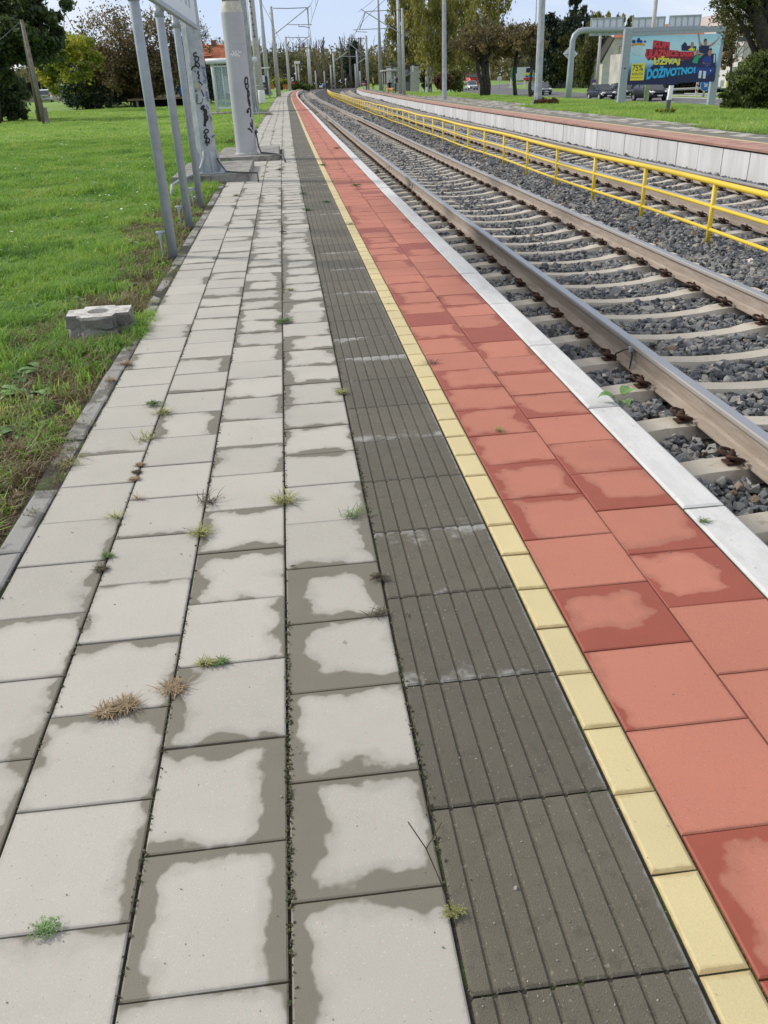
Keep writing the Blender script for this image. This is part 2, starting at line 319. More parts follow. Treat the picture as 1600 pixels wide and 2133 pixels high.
M['white_pole'] = mat('white_grey_paint', (.47, .47, .49), .42, noise=(3, .07))
M['rusty_white'] = mat('rust_stained_paint', (.56, .52, .44), .6, noise=(12, .18))
M['concrete_pole'] = mat('pole_concrete', (.46, .455, .43), .85, noise=(5, .15))
M['yellow_paint'] = None
q = NB('yellow_paint'); c = q.mix(q.noise(3, 5, .6), (.72, .50, .03), (.82, .60, .045)); rz_ = q.n('ShaderNodeSeparateXYZ'); q.put(rz_.inputs[0], q.geo.outputs['Position']); low = q.step(rz_.outputs[2], -.56, -.25, .16, 0); chip = q.step(q.math('ADD', q.noise(38, 5, .75), low), .66, .70); c = q.mix(q.math('MULTIPLY', chip, .8), c, (.16, .085, .04)); q.col(c); q.rough(.42); M['yellow_paint'] = q.m
q = NB('platform_wall'); st = q.noise(2.2, 5, .65, stretch=(1.5, 1.5, .25)); c = q.mix(q.step(st, .35, .68), (.56, .555, .545), (.68, .675, .67)); r = q.attr('rnd').outputs['Fac']; c = q.scale(c, q.math('MULTIPLY_ADD', r, .14, .93)); c = q.mix(q.step(q.noise(6, 5, .7), .64, .74, 0, .4), c, (.34, .32, .29)); q.col(c); q.bump(q.noise(60, 4), .25, .004); M['panel'] = q.m
M['white'] = mat('white_paint', (.78, .78, .77), .5, noise=(4, .05))
M['board_white'] = mat('sign_white', (.72, .76, .80), .35)
M['black'] = mat('black_paint', (.012, .012, .014), .5)
M['blue_ink'] = mat('blue_ink', (.05, .11, .28), .5)
M['pale_ink'] = mat('faded_ink', (.36, .40, .43), .5); M['pale_letter'] = mat('pale_letter', (.45, .49, .53), .5)
M['cable'] = mat('dark_cable', (.05, .05, .055), .55)
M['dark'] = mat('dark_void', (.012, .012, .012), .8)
M['metal_dark'] = mat('dark_metal', (.10, .105, .11), .5, .4)
def glass(name, tint, alpha):
    q = NB(name); q.b.inputs['Base Color'].default_value = (*tint, 1); q.b.inputs['Roughness'].default_value = .05; q.b.inputs['Alpha'].default_value = alpha; return q.m
M['glass'] = glass('clear_glass', (.45, .56, .55), .30)
M['car_glass'] = mat('car_glass', (.05, .06, .07), .05, 0, spec=.8)
def leafmat(name, c1, c2, c3, trans=.35):
    q = NB(name); t = q.attr('tint').outputs['Fac']; c = q.ramp(t, [(0, tuple(v * 1.45 for v in c1)), (.5, tuple(v * 1.45 for v in c2)), (1, tuple(v * 1.45 for v in c3))]); q.col(c); q.rough(.6)
    tr = q.n('ShaderNodeBsdfTranslucent'); q.put(tr.inputs[0], c); ms = q.n('ShaderNodeMixShader'); ms.inputs[0].default_value = trans
    q.t.links.new(q.b.outputs[0], ms.inputs[1]); q.t.links.new(tr.outputs[0], ms.inputs[2]); q.t.links.new(ms.outputs[0], q.t.nodes['Material Output'].inputs[0]); return q.m
M['bark'] = mat('dark_bark', (.050, .042, .035), .95, noise=(6, .4), bump=(25, .8))
M['bark_grey'] = mat('grey_bark', (.13, .115, .10), .95, noise=(5, .35), bump=(25, .8))
q = NB('birch_bark'); n1 = q.noise(3, 5, .7, stretch=(1, 1, .35)); q.col(q.mix(q.step(n1, .52, .58), (.50, .49, .46), (.035, .032, .03))); M['birch'] = q.m
M['weathered_wood'] = mat('weathered_wood', (.20, .175, .14), .9, noise=(6, .3))
M['brown_wood'] = mat('brown_wood', (.19, .125, .08), .85, noise=(8, .3))
M['lf_dark'] = leafmat('dark_green_leaf', (.020, .034, .014), (.050, .075, .026), (.095, .12, .036))
M['lf_yel'] = leafmat('yellow_green_leaf', (.07, .10, .016), (.19, .225, .03), (.36, .33, .045), .5)
M['lf_brown'] = leafmat('brown_leaf', (.06, .053, .023), (.125, .10, .042), (.20, .14, .058))
M['lf_olive'] = leafmat('olive_leaf', (.032, .042, .013), (.075, .085, .022), (.15, .135, .03))
M['lf_birch'] = leafmat('birch_leaf', (.09, .10, .024), (.18, .175, .038), (.28, .24, .06), .5)
M['lf_far'] = leafmat('far_leaf', (.055, .062, .028), (.11, .11, .046), (.19, .155, .058))
M['lf_con'] = leafmat('conifer_needles', (.008, .016, .010), (.018, .032, .017), (.035, .05, .022), .15)
M['lf_thuja'] = leafmat('thuja_green', (.010, .026, .014), (.022, .048, .026), (.05, .085, .03), .2)
M['lf_bush'] = leafmat('bush_leaf', (.022, .034, .010), (.055, .075, .016), (.14, .17, .03), .35)
M['lf_red'] = leafmat('red_brown_leaf', (.05, .022, .012), (.10, .045, .022), (.13, .09, .03))
def grassmat(name, stops, trans=.35, sc=.9):
    q = NB(name); ob = q.n('ShaderNodeObjectInfo'); f = q.math('ADD', q.math('MULTIPLY', ob.outputs['Random'], .6), q.math('MULTIPLY_ADD', q.noise(sc, 5, .65), 1.9, -.75), clamp=True)
    c = q.ramp(f, stops); q.col(c); q.rough(.55); tr = q.n('ShaderNodeBsdfTranslucent'); q.put(tr.inputs[0], c); ms = q.n('ShaderNodeMixShader'); ms.inputs[0].default_value = trans
    q.t.links.new(q.b.outputs[0], ms.inputs[1]); q.t.links.new(tr.outputs[0], ms.inputs[2]); q.t.links.new(ms.outputs[0], q.t.nodes['Material Output'].inputs[0]); return q.m
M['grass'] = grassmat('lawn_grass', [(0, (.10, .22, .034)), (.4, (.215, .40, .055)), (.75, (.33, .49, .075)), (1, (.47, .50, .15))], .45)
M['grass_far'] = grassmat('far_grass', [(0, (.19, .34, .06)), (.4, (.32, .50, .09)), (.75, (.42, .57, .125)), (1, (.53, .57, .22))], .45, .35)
M['straw'] = grassmat('dry_grass', [(0, (.12, .085, .04)), (.4, (.25, .18, .09)), (.7, (.20, .23, .06)), (1, (.42, .33, .18))], .25, 3)
M['clover'] = grassmat('broad_leaves', [(0, (.08, .20, .05)), (.5, (.15, .31, .08)), (1, (.24, .40, .12))], .3, 2)
M['weed_green'] = mat('weed_green', (.10, .17, .035), .6, noise=(40, .4)); M['weed_dry'] = mat('weed_straw', (.30, .215, .125), .8, noise=(60, .35)); M['weed_dark'] = mat('weed_dark', (.07, .055, .03), .8, noise=(60, .5)); M['weed_leaf'] = mat('weed_leaf', (.125, .24, .06), .55, noise=(45, .4)); M['weed_yel'] = mat('weed_yellow', (.27, .27, .08), .6, noise=(40, .3))
M['roof'] = mat('red_roof_tile', (.48, .175, .085), .85, noise=(2.5, .3)); 
M['plaster'] = mat('stained_plaster', (.50, .47, .43), .9, noise=(.9, .2)); M['plaster_white'] = mat('white_plaster', (.66, .64, .62), .9, noise=(.7, .08)); M['beige'] = mat('beige_boards', (.52, .45, .33), .8, noise=(2, .12))
M['blue'] = mat('blue_plastic', (.02, .10, .42), .4); M['red'] = mat('red_paint', (.50, .045, .035), .45); M['orange'] = mat('orange_wood', (.40, .15, .045), .7, noise=(5, .2)); M['purple'] = mat('purple_sign', (.12, .06, .32), .5)
M['signblue'] = mat('sign_blue', (.01, .15, .52), .4); M['yellow'] = mat('flat_yellow', (.75, .60, .06), .6)
M['skin'] = mat('skin', (.52, .33, .24), .6); M['cloth_black'] = mat('black_cloth', (.02, .02, .024), .9); M['jeans'] = mat('blue_jeans', (.045, .07, .14), .9); M['cloth_grey'] = mat('grey_cloth', (.30, .30, .31), .9); M['hiviz'] = mat('yellow_vest', (.62, .66, .05), .8); M['hair'] = mat('dark_hair', (.025, .018, .014), .7); M['hair_fair'] = mat('fair_hair', (.40, .33, .24), .8); M['fur'] = mat('ginger_fur', (.58, .36, .15), .95, noise=(8, .3))
# ---------------------------------------------------------------- ground sheets
def sheet(name, xs, ys, zf, mat_, shift=None, shift2=None):
    xs = np.asarray(xs, float); ys = np.asarray(ys, float); X, Y = np.meshgrid(xs, ys); Xs = X + (shift(Y) if shift is not None else 0) + (shift2(X, Y) if shift2 is not None else 0); Z = zf(X, Y)
    V = np.stack([Xs, Y, Z], -1).reshape(-1, 3); nx = len(xs); F = []
    i = np.arange(len(ys) - 1)[:, None] * nx + np.arange(nx - 1)[None, :]
    F = np.stack([i, i + 1, i + 1 + nx, i + nx], -1).reshape(-1, 4)
    return struct(np_mesh(name, V, F, mat_, sm=True))
def hsh(x, y): return np.sin(x * 1.7 + 2.1 * np.sin(y * .9)) * .5 + np.sin(y * 2.3 + 1.3 * np.sin(x * 1.9)) * .5
YL = [-6, 0, 4, 8, 12, 16, 22, 30, 40, 55, 75, 100, 115, 130, 145, 160, 175, 190, 205, 220, 236, 250, 272, 300, 345, 400]
sheet('ground', [-1500, -300, -60, 0, 60, 300, 1500], [-60, 0, 100, 300, 600, 1600], lambda x, y: x * 0 - 1.7, M['ground'])
def lawn_z(x, y):
    d = np.clip((-1.1 - x) / 1.2, 0, 1)
    e = np.clip((y - 62) / 70, 0, 1); return -.035 - .065 * d + .02 * hsh(x * 1.5, y * 1.5) * d + .62 * e * e * (3 - 2 * e) * np.clip((-4 - x) / 6, 0, 1)
sheet('lawn', [-260, -120, -60, -35, -22, -15, -11, -8, -6.5, -5.5, -4.8, -4.2, -3.7, -3.3, -2.9, -2.6, -2.3, -2.05, -1.85, -1.65, -1.5, -1.35, -1.22, -1.11],
      list(np.arange(-3, 14, .35)) + YL[6:], lawn_z, M['lawn'], lambda y: D1(y) * np.where(y > 0, 1, 0))
rx = lambda y: np.interp(y, [0, 150, 175, 200, 220, 260, 420], [0, 0, 4, 11, 20, 38, 110])
rz = lambda y: np.interp(y, [0, 100, 150], [-1.42, -1.42, -.92])
def verge_z(x, y): return np.interp(x, [10, 11.5, 15.5, 17.5, 19, 27, 300], [-.04, -.05, -.08, -.17, -.30, -1.45, -1.45]) + np.clip((np.asarray(y) - 100) / 50, 0, 1) * .5 * np.clip((np.asarray(x) - 19) / 8, 0, 1)
def bend_r(x, y): f = np.clip((18 - x) / 7, 0, 1); return D2(y) * f + rx(y) * (1 - f)
sheet('verge', [8.6, 10, 11.5, 13, 15, 16.5, 17.5, 18.2, 19, 21, 24, 27, 30, 45, 90, 300], YL, verge_z, M['verge'], None, bend_r)
sheet('field', [-260, -60, -20, -8, -3, 0.5], [236, 260, 300, 345, 420], lambda x, y: x * 0 - .30, M['verge'], D1)
def bend_m(x, y): f = np.clip((x - 4.0) / 1.8, 0, 1); return D1(y) * (1 - f) + D2(y) * f
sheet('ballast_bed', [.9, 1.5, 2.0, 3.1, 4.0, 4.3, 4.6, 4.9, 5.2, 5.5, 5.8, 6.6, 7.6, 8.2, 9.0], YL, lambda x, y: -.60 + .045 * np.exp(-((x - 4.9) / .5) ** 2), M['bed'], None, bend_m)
sheet('road', [30, 34, 39.5], [-5, 20, 45, 75, 100, 120, 135, 150, 162, 175, 188, 200, 220, 240, 260], lambda x, y: rz(y), M['asphalt'], rx)
sheet('road', [42.5, 44, 45.5], [-5, 20, 45, 75, 100, 120], lambda x, y: rz(y), M['asphalt'], rx)
q_ = MB()
for xa in (29.75, 39.5, 42.25, 45.5):
    ys = [-5, 20, 45, 75, 100]
    for a, b in zip(ys, ys[1:]):
        q_.slab([(xa + rx(a), a, -1.6), (xa + .25 + rx(a), a, -1.6), (xa + .25 + rx(b), b, -1.6), (xa + rx(b), b, -1.6)], (0, 0, .26))
struct(q_.build('road_kerb', M['concrete_pole']))
q_ = MB()
for k in range(8):
    y = 24 + k * 9; q_.slab([(34.6 + rx(y), y, -1.416), (34.72 + rx(y), y, -1.416), (34.72 + rx(y + 4), y + 4, -1.416), (34.6 + rx(y + 4), y + 4, -1.416)], (0, 0, .002))
struct(q_.build('road_marking', M['white']))

# ---------------------------------------------------------------- platforms
class Slabs:
    def __init__(s): s.V = []; s.F = []; s.UV = []; s.W = []; s.R = []
    def add(s, x0, x1, y0, y1, bend, wet=(0, 0, 0, 0), bev=.0035, z=0.0, dz=0.0, tilt=(0, 0), gap=.0028, depth=.04, gapx=None):
        gx = gap if gapx is None else gapx; x0 += gx; x1 -= gx; y0 += gap; y1 -= gap; b = len(s.V); cx, cy = (x0 + x1) / 2, (y0 + y1) / 2; rv = random.random()
        loops = [((x0 + bev, y0 + bev), (x1 - bev, y0 + bev), (x1 - bev, y1 - bev), (x0 + bev, y1 - bev)), ((x0, y0), (x1, y0), (x1, y1), (x0, y1)), ((x0, y0), (x1, y0), (x1, y1), (x0, y1))]
        uv = []
        for k, lp in enumerate(loops):
            for (x, y) in lp:
                zz = z + dz + tilt[0] * (x - cx) + tilt[1] * (y - cy) - (0, bev * .55, depth)[k]
                s.V.append((x + float(bend(y)), y, zz)); uv.append(((x - x0) / (x1 - x0), (y - y0) / (y1 - y0)))
        fs = [(0, 1, 2, 3)] + [(4 + i, 4 + (i + 1) % 4, (i + 1) % 4, i) for i in range(4)] + [(8 + i, 8 + (i + 1) % 4, 4 + (i + 1) % 4, 4 + i) for i in range(4)]
        for f in fs:
            s.F.append(tuple(b + i for i in f)); s.UV += [uv[i] for i in f]; s.W += [wet] * 4; s.R.append(rv)
    def grooved(s, x0, x1, y0, y1, bend, prof, wet):
        b = len(s.V); n = len(prof); rv = random.random(); w = x1 - x0
        rows = [(y0, -.004), (y0 + .005, 0), (y1 - .005, 0), (y1, -.004)]
        for yy, dz in rows:
            for (px, pz) in prof: s.V.append((x0 + px * w + float(bend(yy)), yy, max(pz, -.03) + dz))
        for r in range(3):
            for i in range(n - 1):
                f = (r * n + i, r * n + i + 1, (r + 1) * n + i + 1, (r + 1) * n + i); s.F.append(tuple(b + k for k in f)); s.R.append(rv); s.W += [wet] * 4
                for k in f: s.UV.append((prof[k % n][0], (rows[k // n][0] - y0) / (y1 - y0)))
    def build(s, name, mat_, parent):
        o = np_mesh(name, s.V, s.F, mat_, parent, {'rnd': s.R}); me = o.data
        uv = me.uv_layers.new(name='UVMap'); uv.data.foreach_set('uv', np.array(s.UV, dtype=np.float32).ravel())
        ca = me.color_attributes.new('wet', 'FLOAT_COLOR', 'CORNER'); ca.data.foreach_set('color', np.array(s.W, dtype=np.float32).ravel()); return o
def wetc(l, r, b, t):                  # widths of the damp rim on the four sides, as stored in the attribute
    return tuple(((x * 1.05 - .03 if x > 0 else -.4) + .4) / .9 for x in (l, r, b, t))
random.seed(5)
def wrand(p, amp=.2, all_=.0):
    if random.random() < all_: return wetc(*[random.uniform(.6, .9) for _ in range(4)])
    return wetc(*[(random.uniform(.02, amp) if random.random() < p else 0) for _ in range(4)])
PLAT_END = 236
platform = thing('platform', 'paved station platform with grey, yellow and red paving', 'platform'); struct(platform)
del platform['label'], platform['category']
LX = [-.99, -.699, -.406, -.114, .181]
ph = [.0, .137, .283, .133]
NEAR = {3: {0: (.1, 0, 0, 0), 1: (.06, 0, 0, 0), 2: (.16, .0, 0, .14), 3: (.22, .06, .14, .08), 4: (.17, 0, .10, .10), 5: (.24, .02, .16, .06), 6: (.26, .16, .10, .22), 7: (0, .12, .06, 0), 8: (0, .07, 0, 0), 9: (0, 0, .0, .1), 10: (.10, .05, .12, .05), 11: (.12, 0, .10, 0), 12: (.08, .03, .02, .02)},
        2: {1: (.0, .1, 0, .02), 2: (.17, .14, 0, .10), 3: (.0, .22, .05, .13), 4: (.14, 0, .04, 0), 5: (.0, .12, 0, 0), 6: (.14, .06, .02, .12), 7: (.12, 0, .06, .12), 8: (0, 0, 0, 0), 9: (.06, .10, .0, .10), 10: (0, 0, 0, 0), 11: (.08, .08, .05, 0)},
        1: {3: (0, .06, 0, 0), 4: (.05, .1, 0, .13), 5: (0, .04, 0, .12), 6: (.02, 0, 0, .07), 7: (0, 0, 0, 0), 8: (0, 0, .07, 0), 9: (0, 0, 0, 0), 10: (0, 0, 0, 0)},
        0: {4: (0, .12, 0, 0), 5: (0, .10, 0, 0), 6: (.06, .05, .05, .10), 7: (0, .10, 0, 0), 8: (0, .06, 0, 0), 9: (0, 0, 0, 0), 10: (0, 0, 0, 0)}}
g = Slabs()
for c in range(4):
    for n_ in range(0, 790):
        y0 = ph[c] + .3 * n_ - .3
        if y0 + .3 > PLAT_END: break
        if c == 0 and n_ < 5 and False: continue
        k = n_ - 1
        if k in NEAR[c]: wt = wetc(*NEAR[c][k])
        else:
            p = (.14, .24, .36, .6)[c] if y0 < 25 else .35
            if 5 < y0 < 13: p = (.22, .45, .72, .9)[c]
            wt = wrand(p, .20)
        # the concrete footings of the two masts replace some slabs
        if 14.3 < y0 + .15 < 17.0 and LX[c + 1] < -.55: continue
        if 18.2 < y0 + .15 < 21.2 and LX[c + 1] < -.1: continue
        g.add(LX[c], LX[c + 1], y0, y0 + .3, D1, wt, dz=random.uniform(-.0016, .0016), tilt=(random.uniform(-.006, .006), random.uniform(-.006, .006)), gap=.0019, gapx=.0032)
g.build('paving', M['paver'], platform)
g = Slabs()
NR = {0: {1: (.08, 0, 0, .1), 2: (.10, .0, .04, .10), 3: (0, 0, 0, 0), 4: (.03, 0, 0, 0), 5: (.08, .20, .30, .14), 6: (0, 0, .0, .0), 7: (.16, 0, .0, .14), 8: (.14, .05, .02, .12), 9: (.08, 0, .04, 0), 10: (.04, .12, .03, .08), 11: (.06, 0, .10, .04), 12: (.13, .03, .16, .03)},
      1: {4: (0, 0, 0, 0), 5: (0, 0, 0, 0), 6: (.02, .30, .22, .08), 7: (0, .02, .14, 0), 8: (.16, .02, .2, .02), 9: (.10, .06, .10, 0), 10: (0, 0, 0, 0), 11: (.08, .02, .08, .06), 12: (.02, 0, 0, 0)}}
for c, (xa, xb, p0) in enumerate(((.67, .97, .178), (.97, 1.264, .035))):
    for n_ in range(0, 790):
        y0 = p0 + .3 * n_
        if y0 + .3 > PLAT_END: break
        wt = wetc(*NR[c][n_]) if n_ in NR[c] else wrand(.42 if y0 < 8 else .3, .2, .10 if 4 < y0 < 9 else .04)
        g.add(xa, xb, y0, y0 + .3, D1, wt, gap=.0018, bev=.004, dz=random.uniform(-.0012, .0012), tilt=(random.uniform(-.005, .005), random.uniform(-.005, .005)))
g.build('red_strip', M['paver_red'], platform)
g = Slabs(); n_ = 0
while n_ * .2 < PLAT_END:
    g.add(.575, .669, n_ * .2, n_ * .2 + .2, D1, bev=.007, gap=.0022, dz=random.uniform(-.0015, .001), tilt=(random.uniform(-.02, .02), random.uniform(-.01, .01))); n_ += 1
g.build('yellow_strip', M['paver_yellow'], platform)
prof = [(0.004, -.03), (0.004, -.008), (.02, 0)]
for k in range(7):
    xc_ = .115 + k * .128; prof += [(xc_ - .019, 0.0), (xc_ - .010, -.0048), (xc_ + .006, -.0048), (xc_ + .013, 0.0)]
prof += [(.985, 0), (.997, -.008), (.997, -.03)]
g = Slabs(); bloom = {3: (0, 0, .25, 0), 4: (.2, 0, .0, .55), 5: (0, 0, 0, .25), 6: (0, 0, .55, .1), 7: (0, 0, .4, 0), 8: (0, 0, .1, 0), 9: (0, 0, 0, 0)}
for n_ in range(0, 590):
    y0 = .012 + .4014 * n_ - .4014
    k = n_ - 1
    wt = {2: (0, 0, .0, .12), 3: (0, 0, 0, .0), 4: (0, 0, .40, .0), 5: (0, 0, 0, .60), 6: (0, 0, .15, 0), 7: (0, 0, .0, 0), 8: (0, 0, .55, .0), 10: (0, 0, 0, .7)}.get(k - 0, None)
    if wt is None: wt = (0, 0, random.choice([0, 0, 0, 0, 0, .5]), random.choice([0, 0, 0, 0, 0, .6]))
    g.grooved(.184, .572, y0 + .002, y0 + .3994, D1, prof, wt)
g.build('tactile_strip', M['tactile'], platform)
g = Slabs(); n_ = 0
while n_ < PLAT_END:
    g.add(1.267, 1.425, n_ * 1.0 + .4 - 1, n_ + .4, D1, bev=.010, gap=.005, depth=.17, dz=random.uniform(-.003, .003), tilt=(0, random.uniform(-.002, .002))); n_ += 1
g.build('edge_kerb', M['edge'], platform)
g = Slabs(); n_ = 0
while n_ * .5 < PLAT_END:
    y0 = .5 + n_ * .5 - 1; n_ += 1
    if 14.3 < y0 < 17.6 or 18.0 < y0 < 21: continue
    j = random.uniform(-.006, .006); g.add(-1.085 + j, -.995 + j, y0, y0 + .5, D1, bev=.008, gap=.004, depth=.12, dz=random.uniform(-.010, .006), tilt=(random.uniform(-.05, .05), random.uniform(-.015, .015)))
g.build('back_kerb', M['kerb'], platform)
jn = sheet('joint_bed', [-1.09, .18, .58, 1.4], YL[:21], lambda x, y: x * 0 - .007, M['joint'], D1); del jn['kind']; jn.parent = platform
def plat_wall(name, x, bend, y0, y1, n_, parent, mirror=1):
    V = []; F = []; R = []
    for k in range(n_):
        a = y0 + (y1 - y0) * k / n_ + .014; b = y0 + (y1 - y0) * (k + 1) / n_ - .014; o_ = len(V); r_ = random.random(); dx = random.uniform(-.004, .004)
        for yy in (a, b):
            for dxx, z in ((.12, -.075), (0, -.075), (0, -.9), (.12, -.9)): V.append((x + (dxx + dx) * mirror + float(bend(yy)), yy, z))
        F += [tuple(o_ + i for i in f) for f in ((1, 5, 6, 2), (0, 4, 5, 1), (0, 1, 2, 3), (4, 7, 6, 5))]; R += [r_] * 4
    return np_mesh(name, V, F, M['panel'], parent, {'rnd': R})
plat_wall('platform_wall', 1.36, D1, -3, PLAT_END, 239, platform, -1)
# far platform, across the tracks
far_platform = thing('far_platform', 'x', 'x'); struct(far_platform); del far_platform['label'], far_platform['category']
FY0, FY1 = 6, 168
plat_wall('platform_wall', 8.40, D2, FY0, FY1, 156, far_platform, 1)
mb = MB()
e = Slabs(); e2 = Slabs(); e3 = Slabs(); e4 = Slabs()
y = FY0
while y < FY1:
    y += 1
y = FY0
while y < FY1:
    for xa in (8.36, 8.725): e2.add(xa, xa + .365, y, y + .6, D2, wrand(.3), gap=.003)
    e3.add(9.09, 9.19, y, y + .6, D2, gap=.003)
    e4.add(9.19, 9.59, y, y + .6, D2, wetc(.9, .9, .9, .9), gap=.003, dz=-.004)
    for k in range(8):
        xa = 9.59 + .3 * k
        lim = 10.25 if y < 22 else (10.75 if y < 42.5 else 12.2)
        if y > 75: lim = 10.6
        if xa + .15 < lim: e4.add(xa, xa + .3, y + .3 * (k % 2), y + .6 + .3 * (k % 2), D2, wrand(.5, .5, .35), gap=.004, dz=random.uniform(-.006, .004))
    y += .6
e2.build('red_strip', M['paver_dusty'], far_platform); e3.build('yellow_strip', M['paver_yellow'], far_platform); e4.build('paving', M['paver'], far_platform)
jn = sheet('joint_bed', [8.38, 9.6, 10.6], [v for v in YL if 8 <= v <= 160], lambda x, y: x * 0 - .012, M['joint'], D2); del jn['kind']; jn.parent = far_platform

# ---------------------------------------------------------------- tracks
RZ = -.34
RP = [(-.036, -.008), (-.030, -.001), (-.012, 0), (.012, 0), (.030, -.001), (.036, -.008), (.036, -.028), (.030, -.038), (.009, -.050), (.008, -.135), (.018, -.150), (.070, -.161), (.070, -.172), (-.070, -.172), (-.070, -.161), (-.018, -.150), (-.008, -.135), (-.009, -.050), (-.030, -.038), (-.036, -.028)]
YR = np.concatenate([np.arange(-3, 60, 1.0), np.arange(60, 420, 2.5)])
def rail(x, bend, parent):
    n = len(RP); V = []; B = bend(YR)
    for y, b in zip(YR, B):
        for (px, pz) in RP: V.append((x + px + b, y, RZ + pz))
    V = np.array(V); k = len(YR); i = np.arange(k - 1)[:, None] * n + np.arange(n)[None, :]; j = np.arange(k - 1)[:, None] * n + ((np.arange(n) + 1) % n)[None, :]
    F = np.stack([i, i + n, j + n, j], -1).reshape(-1, 4)
    return np_mesh('rail', V, F, M['rail'], parent)
SP = [(-1.3, -.545), (-1.0, -.520), (-.92, -.517), (-.62, -.515), (-.52, -.524), (-.42, -.545), (-.2, -.562), (0, -.566), (.2, -.562), (.42, -.545), (.52, -.524), (.62, -.515), (.92, -.517), (1.0, -.520), (1.3, -.545)]
def sleeper_geo(dx=0.0, dy=0.0):
    vs = []; fs = []
    for x, z in SP:
        hw = .070 if abs(x) < .45 else .085
        vs += [(x + dx, -hw - .035, z - .075), (x + dx, -hw, z), (x + dx, hw, z), (x + dx, hw + .035, z - .075), (x + dx, hw + .05, -.74), (x + dx, -hw - .05, -.74)]
    for i in range(len(SP) - 1):
        for k in range(5): a = i * 6 + k; fs.append((a, a + 6, a + 7, a + 1))
    fs += [tuple(range(6)), tuple((len(SP) - 1) * 6 + k for k in reversed(range(6)))]
    return [(x, y + dy, z) for x, y, z in vs], fs
smb = MB(); smb.add(*sleeper_geo())
def clip_mb(x, s):                     # x: outer edge of the rail foot, s: outward direction
    m_ = MB(); z = -.512
    m_.box((x + s * .05, 0, z + .004), (.075, .07, .008))
    for k in (-1, 1):
        pts = []
        for t in range(0, 11):
            a = -2.5 + t * .5; pts.append((x + s * (.050 + .048 * math.cos(a)), k * (.042 + .032 * math.sin(a)), z + .034 + .026 * math.sin(a * .9 + 1)))
        m_.tube(pts, .0095, 6)
    m_.tube([(x + s * .05, 0, z), (x + s * .05, 0, z + .075)], .011, 6); m_.tube([(x + s * .05, 0, z + .036), (x + s * .05, 0, z + .060)], .021, 6); m_.tube([(x + s * .05, 0, z + .028), (x + s * .05, 0, z + .036)], .030, 8)
    return m_
def track(label, xc, bend, y0, npart):
    t = thing('railway_track', label, 'railway track', (xc, 8, RZ))
    rail(xc - .753, bend, t); rail(xc + .753, bend, t)
    sm = smb.build('sleeper', M['sleeper']).data; cms = [clip_mb(s0 * .753 + s1 * .07, s1).build('rail_clip', M['rust']).data for s0 in (-1, 1) for s1 in (-1, 1)]
    for o in [o for o in COL.objects if o.data is sm or o.data in cms]: bpy.data.objects.remove(o)
    rest = MB(); y = y0; k = 0; o_ = Vector((xc, 8, RZ))
    while y < 330:
        b = float(bend(y)); j = random.uniform(-.012, .012)
        if k < npart:
            s = bpy.data.objects.new('sleeper', sm); COL.objects.link(s); s.parent = t; s.location = Vector((xc + b, y + j, random.uniform(-.006, .004))) - o_; s.rotation_euler = (0, 0, random.uniform(-.008, .008))
            if k < 75:
                for cm in cms: c_ = bpy.data.objects.new('rail_clip', cm); COL.objects.link(c_); c_.parent = s
        else:
            vs, fs = sleeper_geo(xc + b, y + j); rest.add(vs, fs)
            if y < 120:
                for s0 in (-1, 1):
                    for s1 in (-1, 1): rest.box((xc + b + s0 * .753 + s1 * .12, y, -.49), (.1, .13, .05))
        y += .62; k += 1
    r = rest.build('sleepers', M['sleeper'], t); r['kind'] = 'stuff'
    return t
random.seed(9)
track('railway track nearest the red platform edge, brown rails on pale concrete sleepers', 3.085, D1, 1.27, 100)
track('railway track beyond the yellow railing, along the far platform wall', 6.62, D2, 4.1, 100)
# small cable bonds clamped to the near rail
bond = thing('rail_bond', 'thin dark bond cable clipped to the web of the near rail', 'cable', (2.25, 5.35, -.5), 'cable bonds on the near rail')
m_ = MB(); m_.tube([(2.23, 5.52, -.50), (2.22, 5.50, -.44), (2.26, 5.45, -.40), (2.29, 5.40, -.38), (2.30, 5.40, -.43), (2.25, 5.3, -.49)], .006, 5); m_.build('bond_cable', M['cable'], bond); m_ = MB(); m_.box((2.29, 5.41, -.385), (.025, .04, .03)); m_.build('clamp', M['galv'], bond)
for dy in (13.2, 16.9): dup(bond, None, (2.25, 5.35 + dy - 5.35 + 3, -.5))

